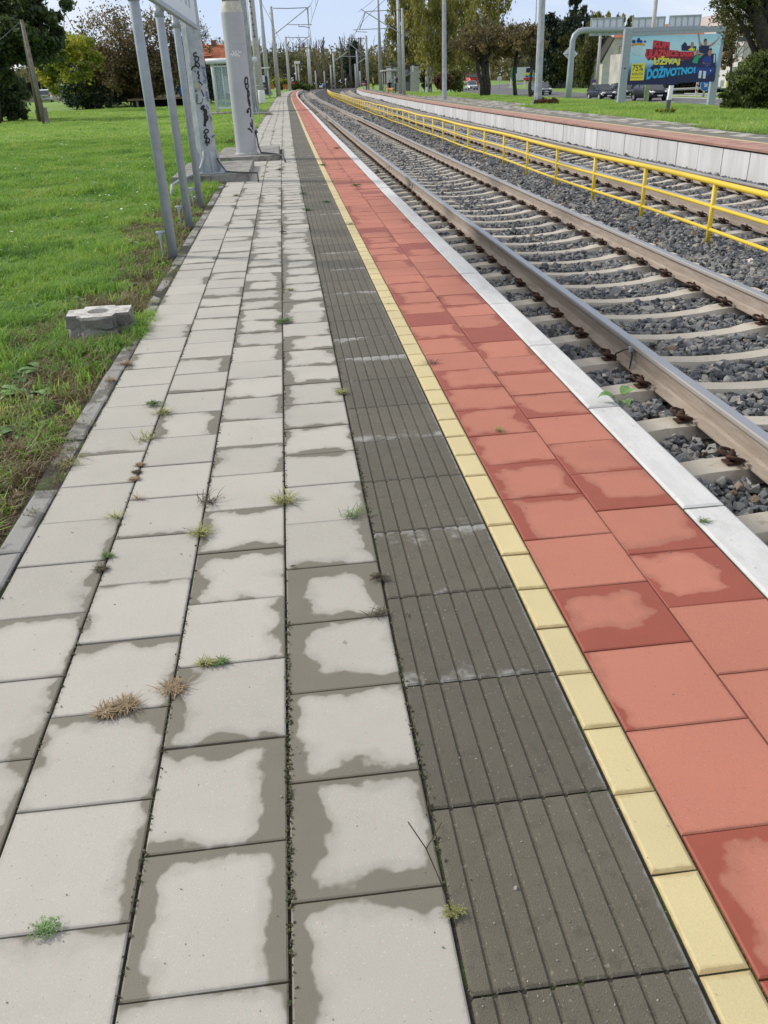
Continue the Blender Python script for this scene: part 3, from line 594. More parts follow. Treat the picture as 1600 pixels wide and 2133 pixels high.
# ---------------------------------------------------------------- scattering by geometry nodes (only for stones and grass)
def variants(name, meshes, mat_):
    c = bpy.data.collections.new(name)
    for i, (V, F) in enumerate(meshes):
        me = bpy.data.meshes.new(name); me.from_pydata(V, [], F); me.materials.append(mat_); me.update(); c.objects.link(bpy.data.objects.new(name, me))
    return c
def scatter(name, P, rot, scl, coll, mat_):
    me = bpy.data.meshes.new(name); n = len(P); me.vertices.add(n); me.vertices.foreach_set('co', np.asarray(P, np.float32).ravel())
    a = me.attributes.new('rot', 'FLOAT_VECTOR', 'POINT'); a.data.foreach_set('vector', np.asarray(rot, np.float32).ravel())
    a = me.attributes.new('scl', 'FLOAT_VECTOR', 'POINT'); a.data.foreach_set('vector', np.asarray(scl, np.float32).ravel()); me.update(); me.materials.append(mat_)
    o = bpy.data.objects.new(name, me); COL.objects.link(o); o['kind'] = 'stuff'
    ng = bpy.data.node_groups.new(name, 'GeometryNodeTree'); ng.interface.new_socket('Geometry', in_out='INPUT', socket_type='NodeSocketGeometry'); ng.interface.new_socket('Geometry', in_out='OUTPUT', socket_type='NodeSocketGeometry')
    n_ = ng.nodes.new; gi = n_('NodeGroupInput'); go = n_('NodeGroupOutput'); ip = n_('GeometryNodeInstanceOnPoints'); ci = n_('GeometryNodeCollectionInfo')
    ci.inputs['Collection'].default_value = coll; ci.inputs['Separate Children'].default_value = True; ci.inputs['Reset Children'].default_value = True
    ar = n_('GeometryNodeInputNamedAttribute'); ar.data_type = 'FLOAT_VECTOR'; ar.inputs['Name'].default_value = 'rot'
    asc = n_('GeometryNodeInputNamedAttribute'); asc.data_type = 'FLOAT_VECTOR'; asc.inputs['Name'].default_value = 'scl'
    rv = n_('FunctionNodeRandomValue'); rv.data_type = 'INT'; rv.inputs['Min'].default_value = 0 if False else 0
    for s_ in rv.inputs:
        if s_.type == 'INT' and s_.name == 'Max': s_.default_value = 1000
    l = ng.links.new; l(gi.outputs[0], ip.inputs['Points']); l(ci.outputs[0], ip.inputs['Instance']); ip.inputs['Pick Instance'].default_value = True
    io = [s_ for s_ in rv.outputs if s_.type == 'INT'][0]; l(io, ip.inputs['Instance Index'])
    ra = [s_ for s_ in ar.outputs if s_.name == 'Attribute' and s_.enabled]; sa = [s_ for s_ in asc.outputs if s_.name == 'Attribute' and s_.enabled]
    l(ra[0], ip.inputs['Rotation']); l(sa[0], ip.inputs['Scale']); l(ip.outputs[0], go.inputs[0])
    md = o.modifiers.new('scatter', 'NODES'); md.node_group = ng
    return o
rng = np.random.default_rng(3)
def stone():
    bm = bmesh.new()
    for _ in range(13):
        v = rng.normal(size=3); v /= np.linalg.norm(v); v *= rng.uniform(.75, 1); bm.verts.new((v[0] * .5 * rng.uniform(.8, 1.15), v[1] * .42, v[2] * .36))
    r_ = bmesh.ops.convex_hull(bm, input=bm.verts); bmesh.ops.delete(bm, geom=[x for x in r_['geom_interior'] if isinstance(x, bmesh.types.BMVert)], context='VERTS')
    bm.verts.index_update(); V = [v.co[:] for v in bm.verts]; F = [tuple(v.index for v in f.verts) for f in bm.faces]; bm.free(); return V, F
stones = variants('ballast_stone', [stone() for _ in range(18)], M['stone'])
def ballast(y0, y1, dens, size, name='ballast_gravel'):
    ar = (8.30 - 1.40) * (y1 - y0); n = int(ar * dens); x = rng.uniform(1.40, 8.32, n); y = rng.uniform(y0, y1, n)
    keep = np.ones(n, bool)
    for xc, ys in ((3.085, 1.27), (6.62, 4.1)):
        dy = np.abs((y - ys + .31) % .62 - .31); keep &= ~((np.abs(x - xc) < 1.32) & (dy < .105)); keep &= ~((np.abs(np.abs(x - xc) - .753) < .06) & (dy > 0))
    # pixels never seen below the platform edge are left out
    x, y = x[keep], y[keep]; n = len(x)
    z = -.578 + .048 * np.exp(-((x - 4.9) / .5) ** 2) + rng.uniform(-.016, .022, n) + .03 * np.exp(-((x - 8.2) / .3) ** 2)
    inner = ((np.abs(x - 3.085) < .7) | (np.abs(x - 6.62) < .7)); z = z - .006 * inner
    bend = bend_m(x, y); P = np.stack([x + bend, y, z], -1)
    s = size * rng.lognormal(0, .28, n); sc = np.stack([s * rng.uniform(.85, 1.3, n), s, s * rng.uniform(.8, 1.1, n)], -1); rot = rng.uniform(0, 6.28, (n, 3)); rot[:, 0] = rng.normal(0, .5, n); rot[:, 1] = rng.normal(0, .5, n)
    return scatter(name, P, rot, sc, stones, M['stone'])
ballast(2.0, 9, 950, .068); ballast(9, 20, 540, .075); ballast(20, 48, 170, .10); ballast(48, 120, 34, .17)

# ---------------------------------------------------------------- grass
def blade_tuft(nb, hmin, hmax, wd, spread, lean):
    V = []; F = []
    for _ in range(nb):
        a = rng.uniform(0, 6.28); r_ = spread * math.sqrt(rng.uniform()); bx, by = r_ * math.cos(a), r_ * math.sin(a); h = rng.uniform(hmin, hmax); d = rng.uniform(0, 6.28); ln = rng.uniform(.15, lean) * h; w_ = wd * rng.uniform(.7, 1.3)
        px, py = -math.sin(d) * w_, math.cos(d) * w_; b = len(V)
        for t, k in ((0, 1), (.55, .8)):
            x = bx + math.cos(d) * ln * t * t; y = by + math.sin(d) * ln * t * t; z = h * t * (1 - .12 * t); V += [(x - px * k, y - py * k, z), (x + px * k, y + py * k, z)]
        V.append((bx + math.cos(d) * ln, by + math.sin(d) * ln, h * (1 - .35 * min(1, ln / h)))); F += [(b, b + 1, b + 3, b + 2), (b + 2, b + 3, b + 4)]
    return V, F
def rosette(nl, ln, wd):
    V = []; F = []
    for i in range(nl):
        d = 6.28 * i / nl + rng.uniform(-.3, .3); l_ = ln * rng.uniform(.6, 1.1); up = rng.uniform(.15, .6); b = len(V); cx, sx_ = math.cos(d), math.sin(d)
        for t, k in ((0, .15), (.35, .75), (.7, 1.0), (.9, .6)):
            r_ = l_ * t; z = l_ * (up * t - .55 * t * t) + .01
            V += [(cx * r_ + sx_ * wd * k, sx_ * r_ - cx * wd * k, z + wd * .25 * k), (cx * r_, sx_ * r_, z), (cx * r_ - sx_ * wd * k, sx_ * r_ + cx * wd * k, z + wd * .25 * k)]
        V.append((cx * l_, sx_ * l_, l_ * (up - .55) + .01))
        for t in range(3):
            q0 = b + 3 * t; F += [(q0, q0 + 1, q0 + 4, q0 + 3), (q0 + 1, q0 + 2, q0 + 5, q0 + 4)]
        F += [(b + 9, b + 10, b + 12), (b + 10, b + 11, b + 12)]
    return V, F
tufts = variants('grass_tuft', [blade_tuft(16, .025, .075, .0026, .04, 1.5) for _ in range(10)], M['grass'])
bigt = variants('grass_tuft', [blade_tuft(22, .04, .10, .005, .10, 1.6) for _ in range(10)], M['grass'])
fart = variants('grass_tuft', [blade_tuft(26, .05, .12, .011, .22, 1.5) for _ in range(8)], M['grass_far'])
dryt = variants('dry_tuft', [blade_tuft(12, .03, .09, .0020, .035, 1.5) for _ in range(8)], M['straw'])
leaf = variants('leafy_weed', [rosette(5, .035, .011) for _ in range(5)] + [rosette(6, .05, .014) for _ in range(3)], M['clover'])
tall = variants('tall_tuft', [blade_tuft(26, .06, .17, .008, .20, 1.0) for _ in range(8)], M['grass_far'])
def vn(x, y, s):                       # cheap smooth noise for patchiness
    return .5 + .25 * np.sin(x * s + 1.7 * np.sin(y * s * .8 + 1)) + .25 * np.sin(y * s * 1.3 + 2.2 * np.sin(x * s * .7 + 4))
def lawn_pts(y0, y1, n, lo=-.46):
    y = np.sqrt(rng.uniform(y0 * y0, y1 * y1, n)); x = -1.12 - rng.uniform(0, 1, n) * np.maximum(-(lo * y) - .2, .3); return x, y
def put(name, x, y, coll, s0, s1, m_, zf=lawn_z, hs=None, bend=None):
    n = len(x); s = rng.uniform(s0, s1, n); z = zf(x, y) - .004; h = s * (hs if hs is not None else 1); b = bend(y) if bend is not None else 0
    return scatter(name, np.stack([x + b, y, z], -1), np.stack([rng.normal(0, .12, n), rng.normal(0, .12, n), rng.uniform(0, 6.28, n)], -1), np.stack([s, s, h], -1), coll, m_)
def edge_w(x, y): return np.where(y < 12.5, .42 + .42 * vn(x * 0 + 3, y, 1.1) + .35 * (vn(x, y, 4) - .5), .16)
x, y = lawn_pts(2.2, 13, 30000); d = -1.1 - x; w_ = edge_w(x, y); pg = np.clip((d - w_ + .15) / .3, .10, 1) * (.55 + .45 * vn(x, y, 2.6)); k = rng.uniform(0, 1, len(x)) < pg * (.25 + .75 * (vn(x + .3, y, 5.2) > .36))
put('lawn_grass', x[k], y[k], tufts, .8, 1.7, M['grass'], hs=.45 + 1.1 * vn(x[k], y[k], 2.9))
xo = -1.0 - .09 * rng.uniform(0, 1, 420); yo = rng.uniform(2.2, 13, 420); ko = rng.uniform(0, 1, 420) < vn(xo * 3, yo, 2.3) ** 2; put('dry_grass', xo[ko], yo[ko], dryt, .5, 1.1, M['straw'], lambda a, b: a * 0 - .003, .5)
k2 = (d < w_ + .12) & (rng.uniform(0, 1, len(x)) < .75 * (.25 + .75 * vn(x, y, 5.0))); put('dry_grass', x[k2], y[k2], dryt, .6, 1.5, M['straw'], hs=.55 + .5 * vn(x[k2], y[k2], 3.1))
x, y = lawn_pts(2.2, 14, 20000); k = (rng.uniform(0, 1, len(x)) < .12 + .8 * (vn(x, y, 3.3) > .5)) & (-1.1 - x > edge_w(x, y) * .7); put('lawn_clover', x[k], y[k], leaf, .6, 1.5, M['clover'])
n = 420; x = rng.uniform(-1.58, -1.06, n); y = 5.06 + rng.normal(0, .07, n) + .10 * np.abs(x + 1.3); put('dry_grass', x[:220], y[:220], dryt, .8, 1.6, M['straw'], hs=.9); put('lawn_grass', x[220:], y[220:], tufts, .9, 1.7, M['grass'], hs=1.0)
n = 200; y = rng.uniform(5.1, 5.8, n); x = np.where(rng.uniform(0, 1, n) < .5, -1.56 + rng.normal(0, .03, n), -1.05 + rng.normal(0, .02, n)); put('lawn_grass', x, y, tufts, .9, 1.7, M['grass'], hs=1.0)
x, y = lawn_pts(13, 32, 34000); put('lawn_grass', x, y, bigt, .7, 1.4, M['grass'], hs=.4 + 1.2 * vn(x, y, 2.1))
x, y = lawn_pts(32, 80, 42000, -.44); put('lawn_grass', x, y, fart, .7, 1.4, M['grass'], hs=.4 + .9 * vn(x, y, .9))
n = 500; x, y = lawn_pts(9, 34, n); dsy = variants('daisy', [([(-.012, -.012, .075), (.012, -.012, .075), (.012, .012, .08), (-.012, .012, .08)], [(0, 1, 2, 3)])], M['white']); put('lawn_daisies', x, y, dsy, .7, 1.3, M['white'])
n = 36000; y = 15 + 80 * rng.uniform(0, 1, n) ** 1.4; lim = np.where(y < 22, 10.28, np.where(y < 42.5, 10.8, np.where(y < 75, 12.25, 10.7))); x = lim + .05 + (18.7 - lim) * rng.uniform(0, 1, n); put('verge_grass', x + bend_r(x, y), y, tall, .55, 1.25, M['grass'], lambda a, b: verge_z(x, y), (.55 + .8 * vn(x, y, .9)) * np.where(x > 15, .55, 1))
n = 6000; y = rng.uniform(50, 120, n); x = rng.uniform(39.9, 42.1, n); put('median_grass', x + rx(y), y, fart, .6, 1.0, M['grass'], lambda a, b: a * 0 - 1.45)

# crumbs, moss and litter caught in the long joints, fallen leaves on the lawn edge
def crumb_pts(n, y0, y1, xs, sx):
    y = y0 + (y1 - y0) * rng.uniform(0, 1, n) ** 1.3; x = rng.choice(xs, n) + rng.normal(0, sx, n); k = rng.uniform(0, 1, n) < vn(x * 9, y, 3.1) ** 2 * 1.4; return x[k], y[k]
M['crumb'] = grassmat('soil_crumb', [(0, (.03, .024, .016)), (.4, (.075, .055, .032)), (.7, (.06, .075, .018)), (1, (.20, .155, .09))], 0, 2)
crumbs = variants('joint_crumb', [stone() for _ in range(6)], M['crumb'])
x, y = crumb_pts(9000, .5, 14, [-.699, -.406, -.114, -.114, .182, .182, -.99], .0045); n = len(x); s_ = rng.uniform(.003, .0085, n)
scatter('joint_litter', np.stack([x, y, np.full(n, .0005)], -1), rng.uniform(0, 6.28, (n, 3)), np.stack([s_ * 1.3, s_ * 1.6, s_ * .7], -1), crumbs, M['crumb'])
M['moss'] = grassmat('joint_moss', [(0, (.022, .03, .01)), (.5, (.045, .065, .014)), (1, (.10, .12, .03))], .2, 5)
mossv = variants('joint_moss', [rosette(6, .006, .002) for _ in range(5)] + [blade_tuft(14, .004, .014, .0009, .008, 1.4) for _ in range(4)], M['moss'])
x, y = crumb_pts(2000, .5, 14, [-.114, -.114, -.406, .182, -.699], .003); n = len(x); s_ = rng.uniform(.35, .85, n)
scatter('joint_moss', np.stack([x, y, np.full(n, -.002)], -1), np.stack([rng.normal(0, .2, n), rng.normal(0, .2, n), rng.uniform(0, 6.28, n)], -1), np.stack([s_, s_, s_], -1), mossv, M['moss'])
# loose grit on the slabs and the ribbed strip
M['grit'] = grassmat('loose_grit', [(0, (.10, .09, .075)), (.5, (.28, .26, .23)), (1, (.60, .58, .54))], 0, 9)
gritv = variants('loose_grit', [stone() for _ in range(6)], M['grit'])
n = 2600; y = .6 + 7 * rng.uniform(0, 1, n) ** 1.6; x = np.where(rng.uniform(0, 1, n) < .5, rng.uniform(.19, .57, n), rng.uniform(-.98, 1.25, n)); s_ = rng.lognormal(-6.05, .45, n)
scatter('loose_grit', np.stack([x, y, s_ * .2], -1), rng.uniform(0, 6.28, (n, 3)), np.stack([s_] * 3, -1), gritv, M['grit'])
M['leaf_litter'] = grassmat('fallen_leaf', [(0, (.06, .035, .018)), (.5, (.17, .10, .05)), (1, (.30, .21, .11))], .15, 6)
def dead_leaf():
    l = rng.uniform(.02, .04); w_ = l * .32; c_ = rng.uniform(.1, .4); return [(-l, 0, .004), (-l * .3, -w_, l * c_), (l * .5, -w_ * .8, l * c_ * .6), (l, 0, .008), (l * .5, w_ * .8, l * c_ * .8), (-l * .3, w_, l * c_ * .5), (0, 0, .0)], [(0, 1, 6), (1, 2, 6), (2, 3, 6), (3, 4, 6), (4, 5, 6), (5, 0, 6)]
deadv = variants('fallen_leaf', [dead_leaf() for _ in range(6)], M['leaf_litter'])
n = 900; y = rng.uniform(2.3, 16, n); x = -1.12 - np.abs(rng.normal(0, .45, n)); s_ = rng.uniform(.5, 1.2, n)
np_ = 26; yp = rng.uniform(1.2, 14, np_); xp = rng.uniform(-.95, 1.2, np_); sp_ = rng.uniform(.22, .5, np_)
scatter('fallen_leaves', np.stack([xp, yp, np.full(np_, .002)], -1), np.stack([rng.normal(0, .15, np_), rng.normal(0, .15, np_), rng.uniform(0, 6.28, np_)], -1), np.stack([sp_] * 3, -1), deadv, M['leaf_litter'])
scatter('fallen_leaves', np.stack([x, y, lawn_z(x, y) + .015], -1), np.stack([rng.normal(0, .5, n), rng.normal(0, .5, n), rng.uniform(0, 6.28, n)], -1), np.stack([s_] * 3, -1), deadv, M['leaf_litter'])
# ---------------------------------------------------------------- yellow railing between the tracks
rail_t = thing('yellow_railing', 'long yellow tube railing with three rails on short posts between the two tracks', 'railing', (4.93, 9.68, -.56))
ys = [7.63 - 2.05 + 2.05 * k for k in range(84)]
ph_ = []
for y in ys:
    x = 4.93 + float(DF(y)); m_ = MB(); m_.tube([(x, y, -.68), (x, y, .135)], .028, 10); m_.build('post', M['yellow_paint'], rail_t)
yy = np.arange(5.58, 177, .5)
for z, r_ in ((.15, .033), (-.115, .022), (-.37, .022)):
    m_ = MB(); m_.tube([(4.93 + float(DF(y)), y, z + .012 * math.sin(y * .7)) for y in yy], r_, 8); m_.build('rail', M['yellow_paint'], rail_t)

# ---------------------------------------------------------------- station name board on three posts
P1, P2, P3 = G(361, 533), G(395, 472), G(418, 428)
sign = thing('station_sign', 'long white station name board on three grey round posts beside the paving', 'sign', P1 - Vector((0, 0, .06)))
for p in (P1, P2, P3):
    m_ = MB(); m_.tube([(p.x, p.y, -.15), (p.x, p.y, 3.1)], .043, 20); po = m_.build('post', M['grey_paint'], sign)
    m_ = MB(); cx_, cy_ = p.x - .085, p.y - .05; m_.tube([(cx_ + .005, cy_, -.12), (cx_, cy_, .16), (cx_ + .01, cy_ + .01, .20)], .008, 6); m_.tube([(cx_ - .03, cy_, .215), (cx_ + .04, cy_ + .02, .22)], .014, 6); m_.box((cx_, cy_, .195), (.03, .03, .05)); m_.tube([(cx_, cy_ + .01, .17), (p.x - .02, p.y, .235)], .007, 6)
    m_.build('earth_clamp', M['galv'], po)
    if p is not P1 or True:
        m_ = MB(); m_.tube([(p.x, p.y, 2.0), (p.x, p.y, 2.075)], .048, 16); m_.build('collar', M['grey_paint'], po)
bx = P1.x + .055; y0, y1 = 7.0, 12.9
m_ = MB(); m_.box((bx + .012, (y0 + y1) / 2, 2.46), (.022, y1 - y0, .74)); m_.build('board', M['board_white'], sign)
m_ = MB(); m_.box((bx + .012, (y0 + y1) / 2, 2.07), (.05, y1 - y0, .045)); m_.box((bx + .012, (y0 + y1) / 2, 2.85), (.05, y1 - y0, .045)); m_.build('frame', M['grey_paint'], sign)
m_ = MB(); random.seed(4); yy_ = 8.1
while yy_ < 12.3:
    wd = .30; hgt = .36; zb = 2.245; st = random.choice([1, 2, 2, 3])
    for k in range(st): m_.box((bx + .0255, yy_ + k * wd / 2, zb + hgt / 2), (.003, .05, hgt))
    if st > 1: m_.box((bx + .0255, yy_ + (st - 1) * wd / 4, zb + random.choice([.025, hgt / 2])), (.0032, (st - 1) * wd / 2 - .05, .05))
    yy_ += .44
m_.build('lettering', M['pale_letter'], sign)

# ---------------------------------------------------------------- galvanised mast with graffiti
def cyl_strokes(strokes, axis, rad_f, width, z_lift, dist_pt=None):
    """painted strokes: every photo pixel is laid on the mast's round face"""
    m_ = MB(); C0 = Vector((0, 0, CAMH))
    def hit(px, py):
        d = ray(px, py).normalized(); z = 1.0
        for _ in range(4):
            r_ = rad_f(z); ox, oy = C0.x - axis.x, C0.y - axis.y; a = d.x**2 + d.y**2; b = 2 * (ox * d.x + oy * d.y); c = ox**2 + oy**2 - (r_ + z_lift)**2; D = b * b - 4 * a * c
            t = (-b - math.sqrt(max(D, 0))) / (2 * a); p = C0 + d * t; z = p.z
        return p
    for st in strokes:
        w_ = width
        if isinstance(st, tuple): w_, st = st
        pts = [hit(*q_) for q_ in st]; up = Vector((0, 0, 1)); n_ = len(pts); vs = []
        for i, p in enumerate(pts):
            t = (pts[min(i + 1, n_ - 1)] - pts[max(i - 1, 0)]).normalized(); nr = Vector((p.x - axis.x, p.y - axis.y, 0)).normalized(); s = t.cross(nr).normalized() * w_
            vs += [p + s, p - s]
        m_.add(vs, [(2 * i, 2 * i + 1, 2 * i + 3, 2 * i + 2) for i in range(n_ - 1)])
    return m_
def curve(pts, n=5):                   # smoothed polyline
    out = []; P = [pts[0]] + pts + [pts[-1]]
    for i in range(1, len(P) - 2):
        for k in range(n):
            t = k / n; p0, p1, p2, p3 = P[i - 1], P[i], P[i + 1], P[i + 2]
            out.append(tuple(.5 * ((2 * p1[j]) + (-p0[j] + p2[j]) * t + (2 * p0[j] - 5 * p1[j] + 4 * p2[j] - p3[j]) * t * t + (-p0[j] + 3 * p1[j] - 3 * p2[j] + p3[j]) * t**3) for j in (0, 1)))
    return out + [pts[-1]]
mb_ = G(436, 360, .12); 
def octmast(name, label, cat, base, r0, r1, h, group=None, gus=True, sides=8, z0=0.0, material='galv'):
    t = thing(name, label, cat, Vector((base.x, base.y, z0)), group)
    m_ = MB(); m_.tube([(base.x, base.y, z0 + .02), (base.x, base.y, z0 + h)], [r0, r1], sides, sm=False, ph=.39); sh = m_.build('shaft', M[material], t)
    if gus:
        m_ = MB(); m_.box((base.x, base.y, z0 + .012), (r0 * 3.1, r0 * 3.1, .024))
        for k in range(8):
            a = k * math.pi / 4 + .39; dx, dy = math.cos(a), math.sin(a); tx, ty = -dy * .007, dx * .007; ri = r0 * .93; ro = r0 * 1.5
            m_.slab([(base.x + dx * ri - tx, base.y + dy * ri - ty, z0 + .024), (base.x + dx * ro - tx, base.y + dy * ro - ty, z0 + .024), (base.x + dx * ro - tx, base.y + dy * ro - ty, z0 + .06), (base.x + dx * ri - tx, base.y + dy * ri - ty, z0 + .40)], (2 * tx, 2 * ty, 0))
        m_.build('base_plate', M['galv'], t)
        m_ = MB()
        for sx in (-1, 1):
            for sy in (-1, 1): m_.tube([(base.x + sx * r0 * 1.35, base.y + sy * r0 * 1.35, z0), (base.x + sx * r0 * 1.35, base.y + sy * r0 * 1.35, z0 + .07)], .018, 6)
        m_.build('anchor_bolts', M['galv'], t)
    return t, sh
mast, msh = octmast('lamp_mast', 'galvanised octagonal mast covered in black and blue graffiti on a concrete footing', 'mast', mb_, .165, .10, 9.0, z0=.12)
rf = lambda z: .165 - .065 * max(0, z - .12) / 9.0
def zp(pts): return curve([(380 + x / 7.11, 80 + y / 7.11) for x, y in pts])
blk = [zp([(215, 218), (180, 215), (165, 245), (185, 265), (215, 262)]), zp([(190, 255), (190, 340), (235, 330), (240, 280), (205, 270)]), zp([(185, 375), (215, 355), (245, 375), (255, 410), (230, 425), (215, 400), (190, 392), (188, 372)]), zp([(135, 470), (150, 430), (185, 410), (225, 420), (250, 450)]), zp([(180, 485), (195, 490)]),
       zp([(225, 480), (240, 500), (225, 520), (250, 545), (235, 580), (255, 605)]), zp([(240, 630), (270, 660), (300, 690)]), zp([(280, 760), (300, 810), (320, 860)]),
       (.018, zp([(272, 1050), (330, 992)])), (.018, zp([(285, 1000), (318, 1050), (335, 1120), (330, 1300)])), (.018, zp([(300, 1060), (345, 1060), (352, 1120), (310, 1130)])), (.016, zp([(325, 1150), (375, 1160), (365, 1210), (330, 1215)])), zp([(350, 1170), (350, 1240), (330, 1305)]), zp([(345, 1285), (350, 1298)]),
       zp([(320, 1380), (350, 1345), (385, 1360), (375, 1395), (330, 1400), (315, 1385), (345, 1420), (365, 1455), (340, 1480), (325, 1450), (350, 1420)]), zp([(335, 1545), (365, 1480), (400, 1490), (395, 1530), (350, 1545), (335, 1548)]), zp([(355, 1500), (370, 1590)]), zp([(380, 1545), (405, 1555)])]
cyl_strokes(blk, mb_, rf, .010, .004).build('graffiti', M['black'], msh)
gry = [zp([(195, 830), (225, 840), (200, 870), (230, 890), (205, 920), (230, 930)]), zp([(200, 900), (215, 960), (285, 970)]), zp([(300, 880), (300, 930), (260, 965)]), zp([(190, 760), (210, 775), (195, 790), (185, 770)])]
cyl_strokes(gry, mb_, rf, .006, .004).build('graffiti', M['metal_dark'], msh)
blu = [zp([(290, 400), (300, 445), (328, 420), (325, 480)]), zp([(310, 490), (330, 510), (315, 540), (345, 560), (340, 600)]), zp([(315, 630), (335, 660), (355, 640), (345, 615), (320, 625)]), zp([(345, 560), (372, 640), (370, 740)]), zp([(350, 790), (375, 800), (355, 830), (380, 850)]), zp([(360, 880), (390, 870), (375, 910), (400, 930)]), zp([(355, 980), (375, 1020), (395, 1040)]), zp([(405, 1130), (425, 1180), (430, 1240)]), zp([(420, 1160), (450, 1210)]), (.012, zp([(440, 1460), (485, 1430)]))]
cyl_strokes(blu, mb_, rf, .006, .004).build('graffiti', M['blue_ink'], msh)
cyl_strokes([(.030, zp([(215, 660), (220, 740)]))], mb_, rf, .03, .003).build('sticker', M['beige'], msh)
m_ = MB(); m_.tube([(mb_.x - .03, mb_.y - .165, .46), (mb_.x - .045, mb_.y - .18, .36), (mb_.x - .11, mb_.y - .22, .22), (mb_.x - .21, mb_.y - .32, .145)], .018, 8); m_.tube([(mb_.x - .21, mb_.y - .32, .14), (mb_.x - .36, mb_.y - 1.0, .13), (mb_.x - .44, mb_.y - 1.45, .10), (mb_.x - .46, mb_.y - 1.62, -.06)], .018, 8); m_.build('conduit', M['galv'], mast)
m_ = MB(); m_.tube([(mb_.x + .16, mb_.y - .10, .34), (mb_.x + .20, mb_.y - .16, .27), (mb_.x + .30, mb_.y - .28, .15), (mb_.x + .50, mb_.y - .40, .135), (mb_.x + .80, mb_.y - .55, .13), (mb_.x + .81, mb_.y - .75, .02)], .012, 6); m_.build('cable', M['cable'], mast)
def footing(label, p0, p1, x0, x1, z):
    m_ = MB(); m_.box(((x0 + x1) / 2, (p0 + p1) / 2, (z - .2) / 2), (x1 - x0, p1 - p0, z + .2)); o = m_.build('concrete_footing', M['oldcon']); 
    bm = bmesh.new(); bm.from_mesh(o.data); bmesh.ops.bevel(bm, geom=bm.edges[:], offset=.015, segments=2, affect='EDGES'); bm.to_mesh(o.data); bm.free(); return tag(o, label, 'concrete footing')
footing('low concrete footing slab under the galvanised mast with graffiti', 14.3, 17.0, -1.86, -.62, .115)
# ---------------------------------------------------------------- thick white pole
wp = G(515, 321, .10)
pole = thing('catenary_pole', 'thick pale grey painted steel pole with one black vertical graffiti tag', 'pole', (wp.x, wp.y, .1))
m_ = MB(); m_.tube([(wp.x, wp.y, .08), (wp.x, wp.y, 2.62)], .215, 40, cap=False); psh = m_.build('shaft', M['white_pole'], pole)
m_ = MB(); m_.tube([(wp.x, wp.y, 2.62), (wp.x, wp.y, 2.80)], [.215, .168], 40, cap=False); m_.build('reducer', M['rusty_white'], pole)
m_ = MB(); m_.tube([(wp.x, wp.y, 2.80), (wp.x, wp.y, 8.5)], .168, 40); m_.build('upper_shaft', M['white_pole'], pole)
m_ = MB(); m_.tube([(wp.x, wp.y, .085), (wp.x, wp.y, .14)], [.26, .22], 40); m_.build('base_collar', M['concrete_pole'], pole)
def zq(pts): return curve([(470 + x / 6.275, y / 6.275) for x, y in pts])
pk = [zq([(262, 1110), (252, 1070), (258, 1025), (272, 1012), (288, 1030), (290, 1075), (298, 1130), (285, 1165), (268, 1150), (262, 1110)]), zq([(262, 1100), (295, 1095)]), zq([(275, 1150), (290, 1200), (292, 1260), (300, 1330), (318, 1395)]), zq([(300, 1175), (312, 1230), (300, 1280), (318, 1330), (322, 1395)]), zq([(280, 1475), (290, 1440), (315, 1415), (330, 1440), (328, 1530)]), zq([(283, 1480), (305, 1450)]), zq([(330, 1600), (335, 1650), (352, 1640), (345, 1560)]), zq([(290, 1685), (320, 1690), (350, 1735)]), zq([(352, 1640), (358, 1700)])]
cyl_strokes(pk, wp, lambda z: .215, .017, .003).build('graffiti', M['black'], psh)
wt_ = [zq([(62, 720), (80, 700), (95, 735), (110, 690), (130, 735), (150, 700), (165, 730), (188, 728)]), zq([(90, 665), (120, 700), (140, 660)]), zq([(165, 660), (180, 690), (205, 675)])]
cyl_strokes(wt_, wp, lambda z: .215, .010, .003).build('graffiti', M['white'], psh)
cyl_strokes([zq([(100, 455), (170, 458), (240, 457)]), zq([(80, 572), (160, 578), (250, 576)]), zq([(248, 1440), (250, 1490)]), zq([(195, 1540), (200, 1580)])], wp, lambda z: .215, .0035, .003).build('scuff', M['pale_ink'], psh)
m_ = MB(); m_.tube([(wp.x + .21, wp.y - .05, .52), (wp.x + .235, wp.y - .07, .44), (wp.x + .25, wp.y - .1, .25), (wp.x + .30, wp.y - .25, .13), (wp.x + .60, wp.y - .6, .12), (wp.x + .74, wp.y - 1.0, .11), (wp.x + .78, wp.y - 1.3, .01)], .016, 6); m_.tube([(wp.x + .22, wp.y - .05, .53), (wp.x + .25, wp.y - .07, .50)], .03, 8); m_.build('earth_cable', M['cable'], pole)
footing('low concrete footing slab under the thick pale pole', 18.1, 21.2, -1.45, -.14, .095)

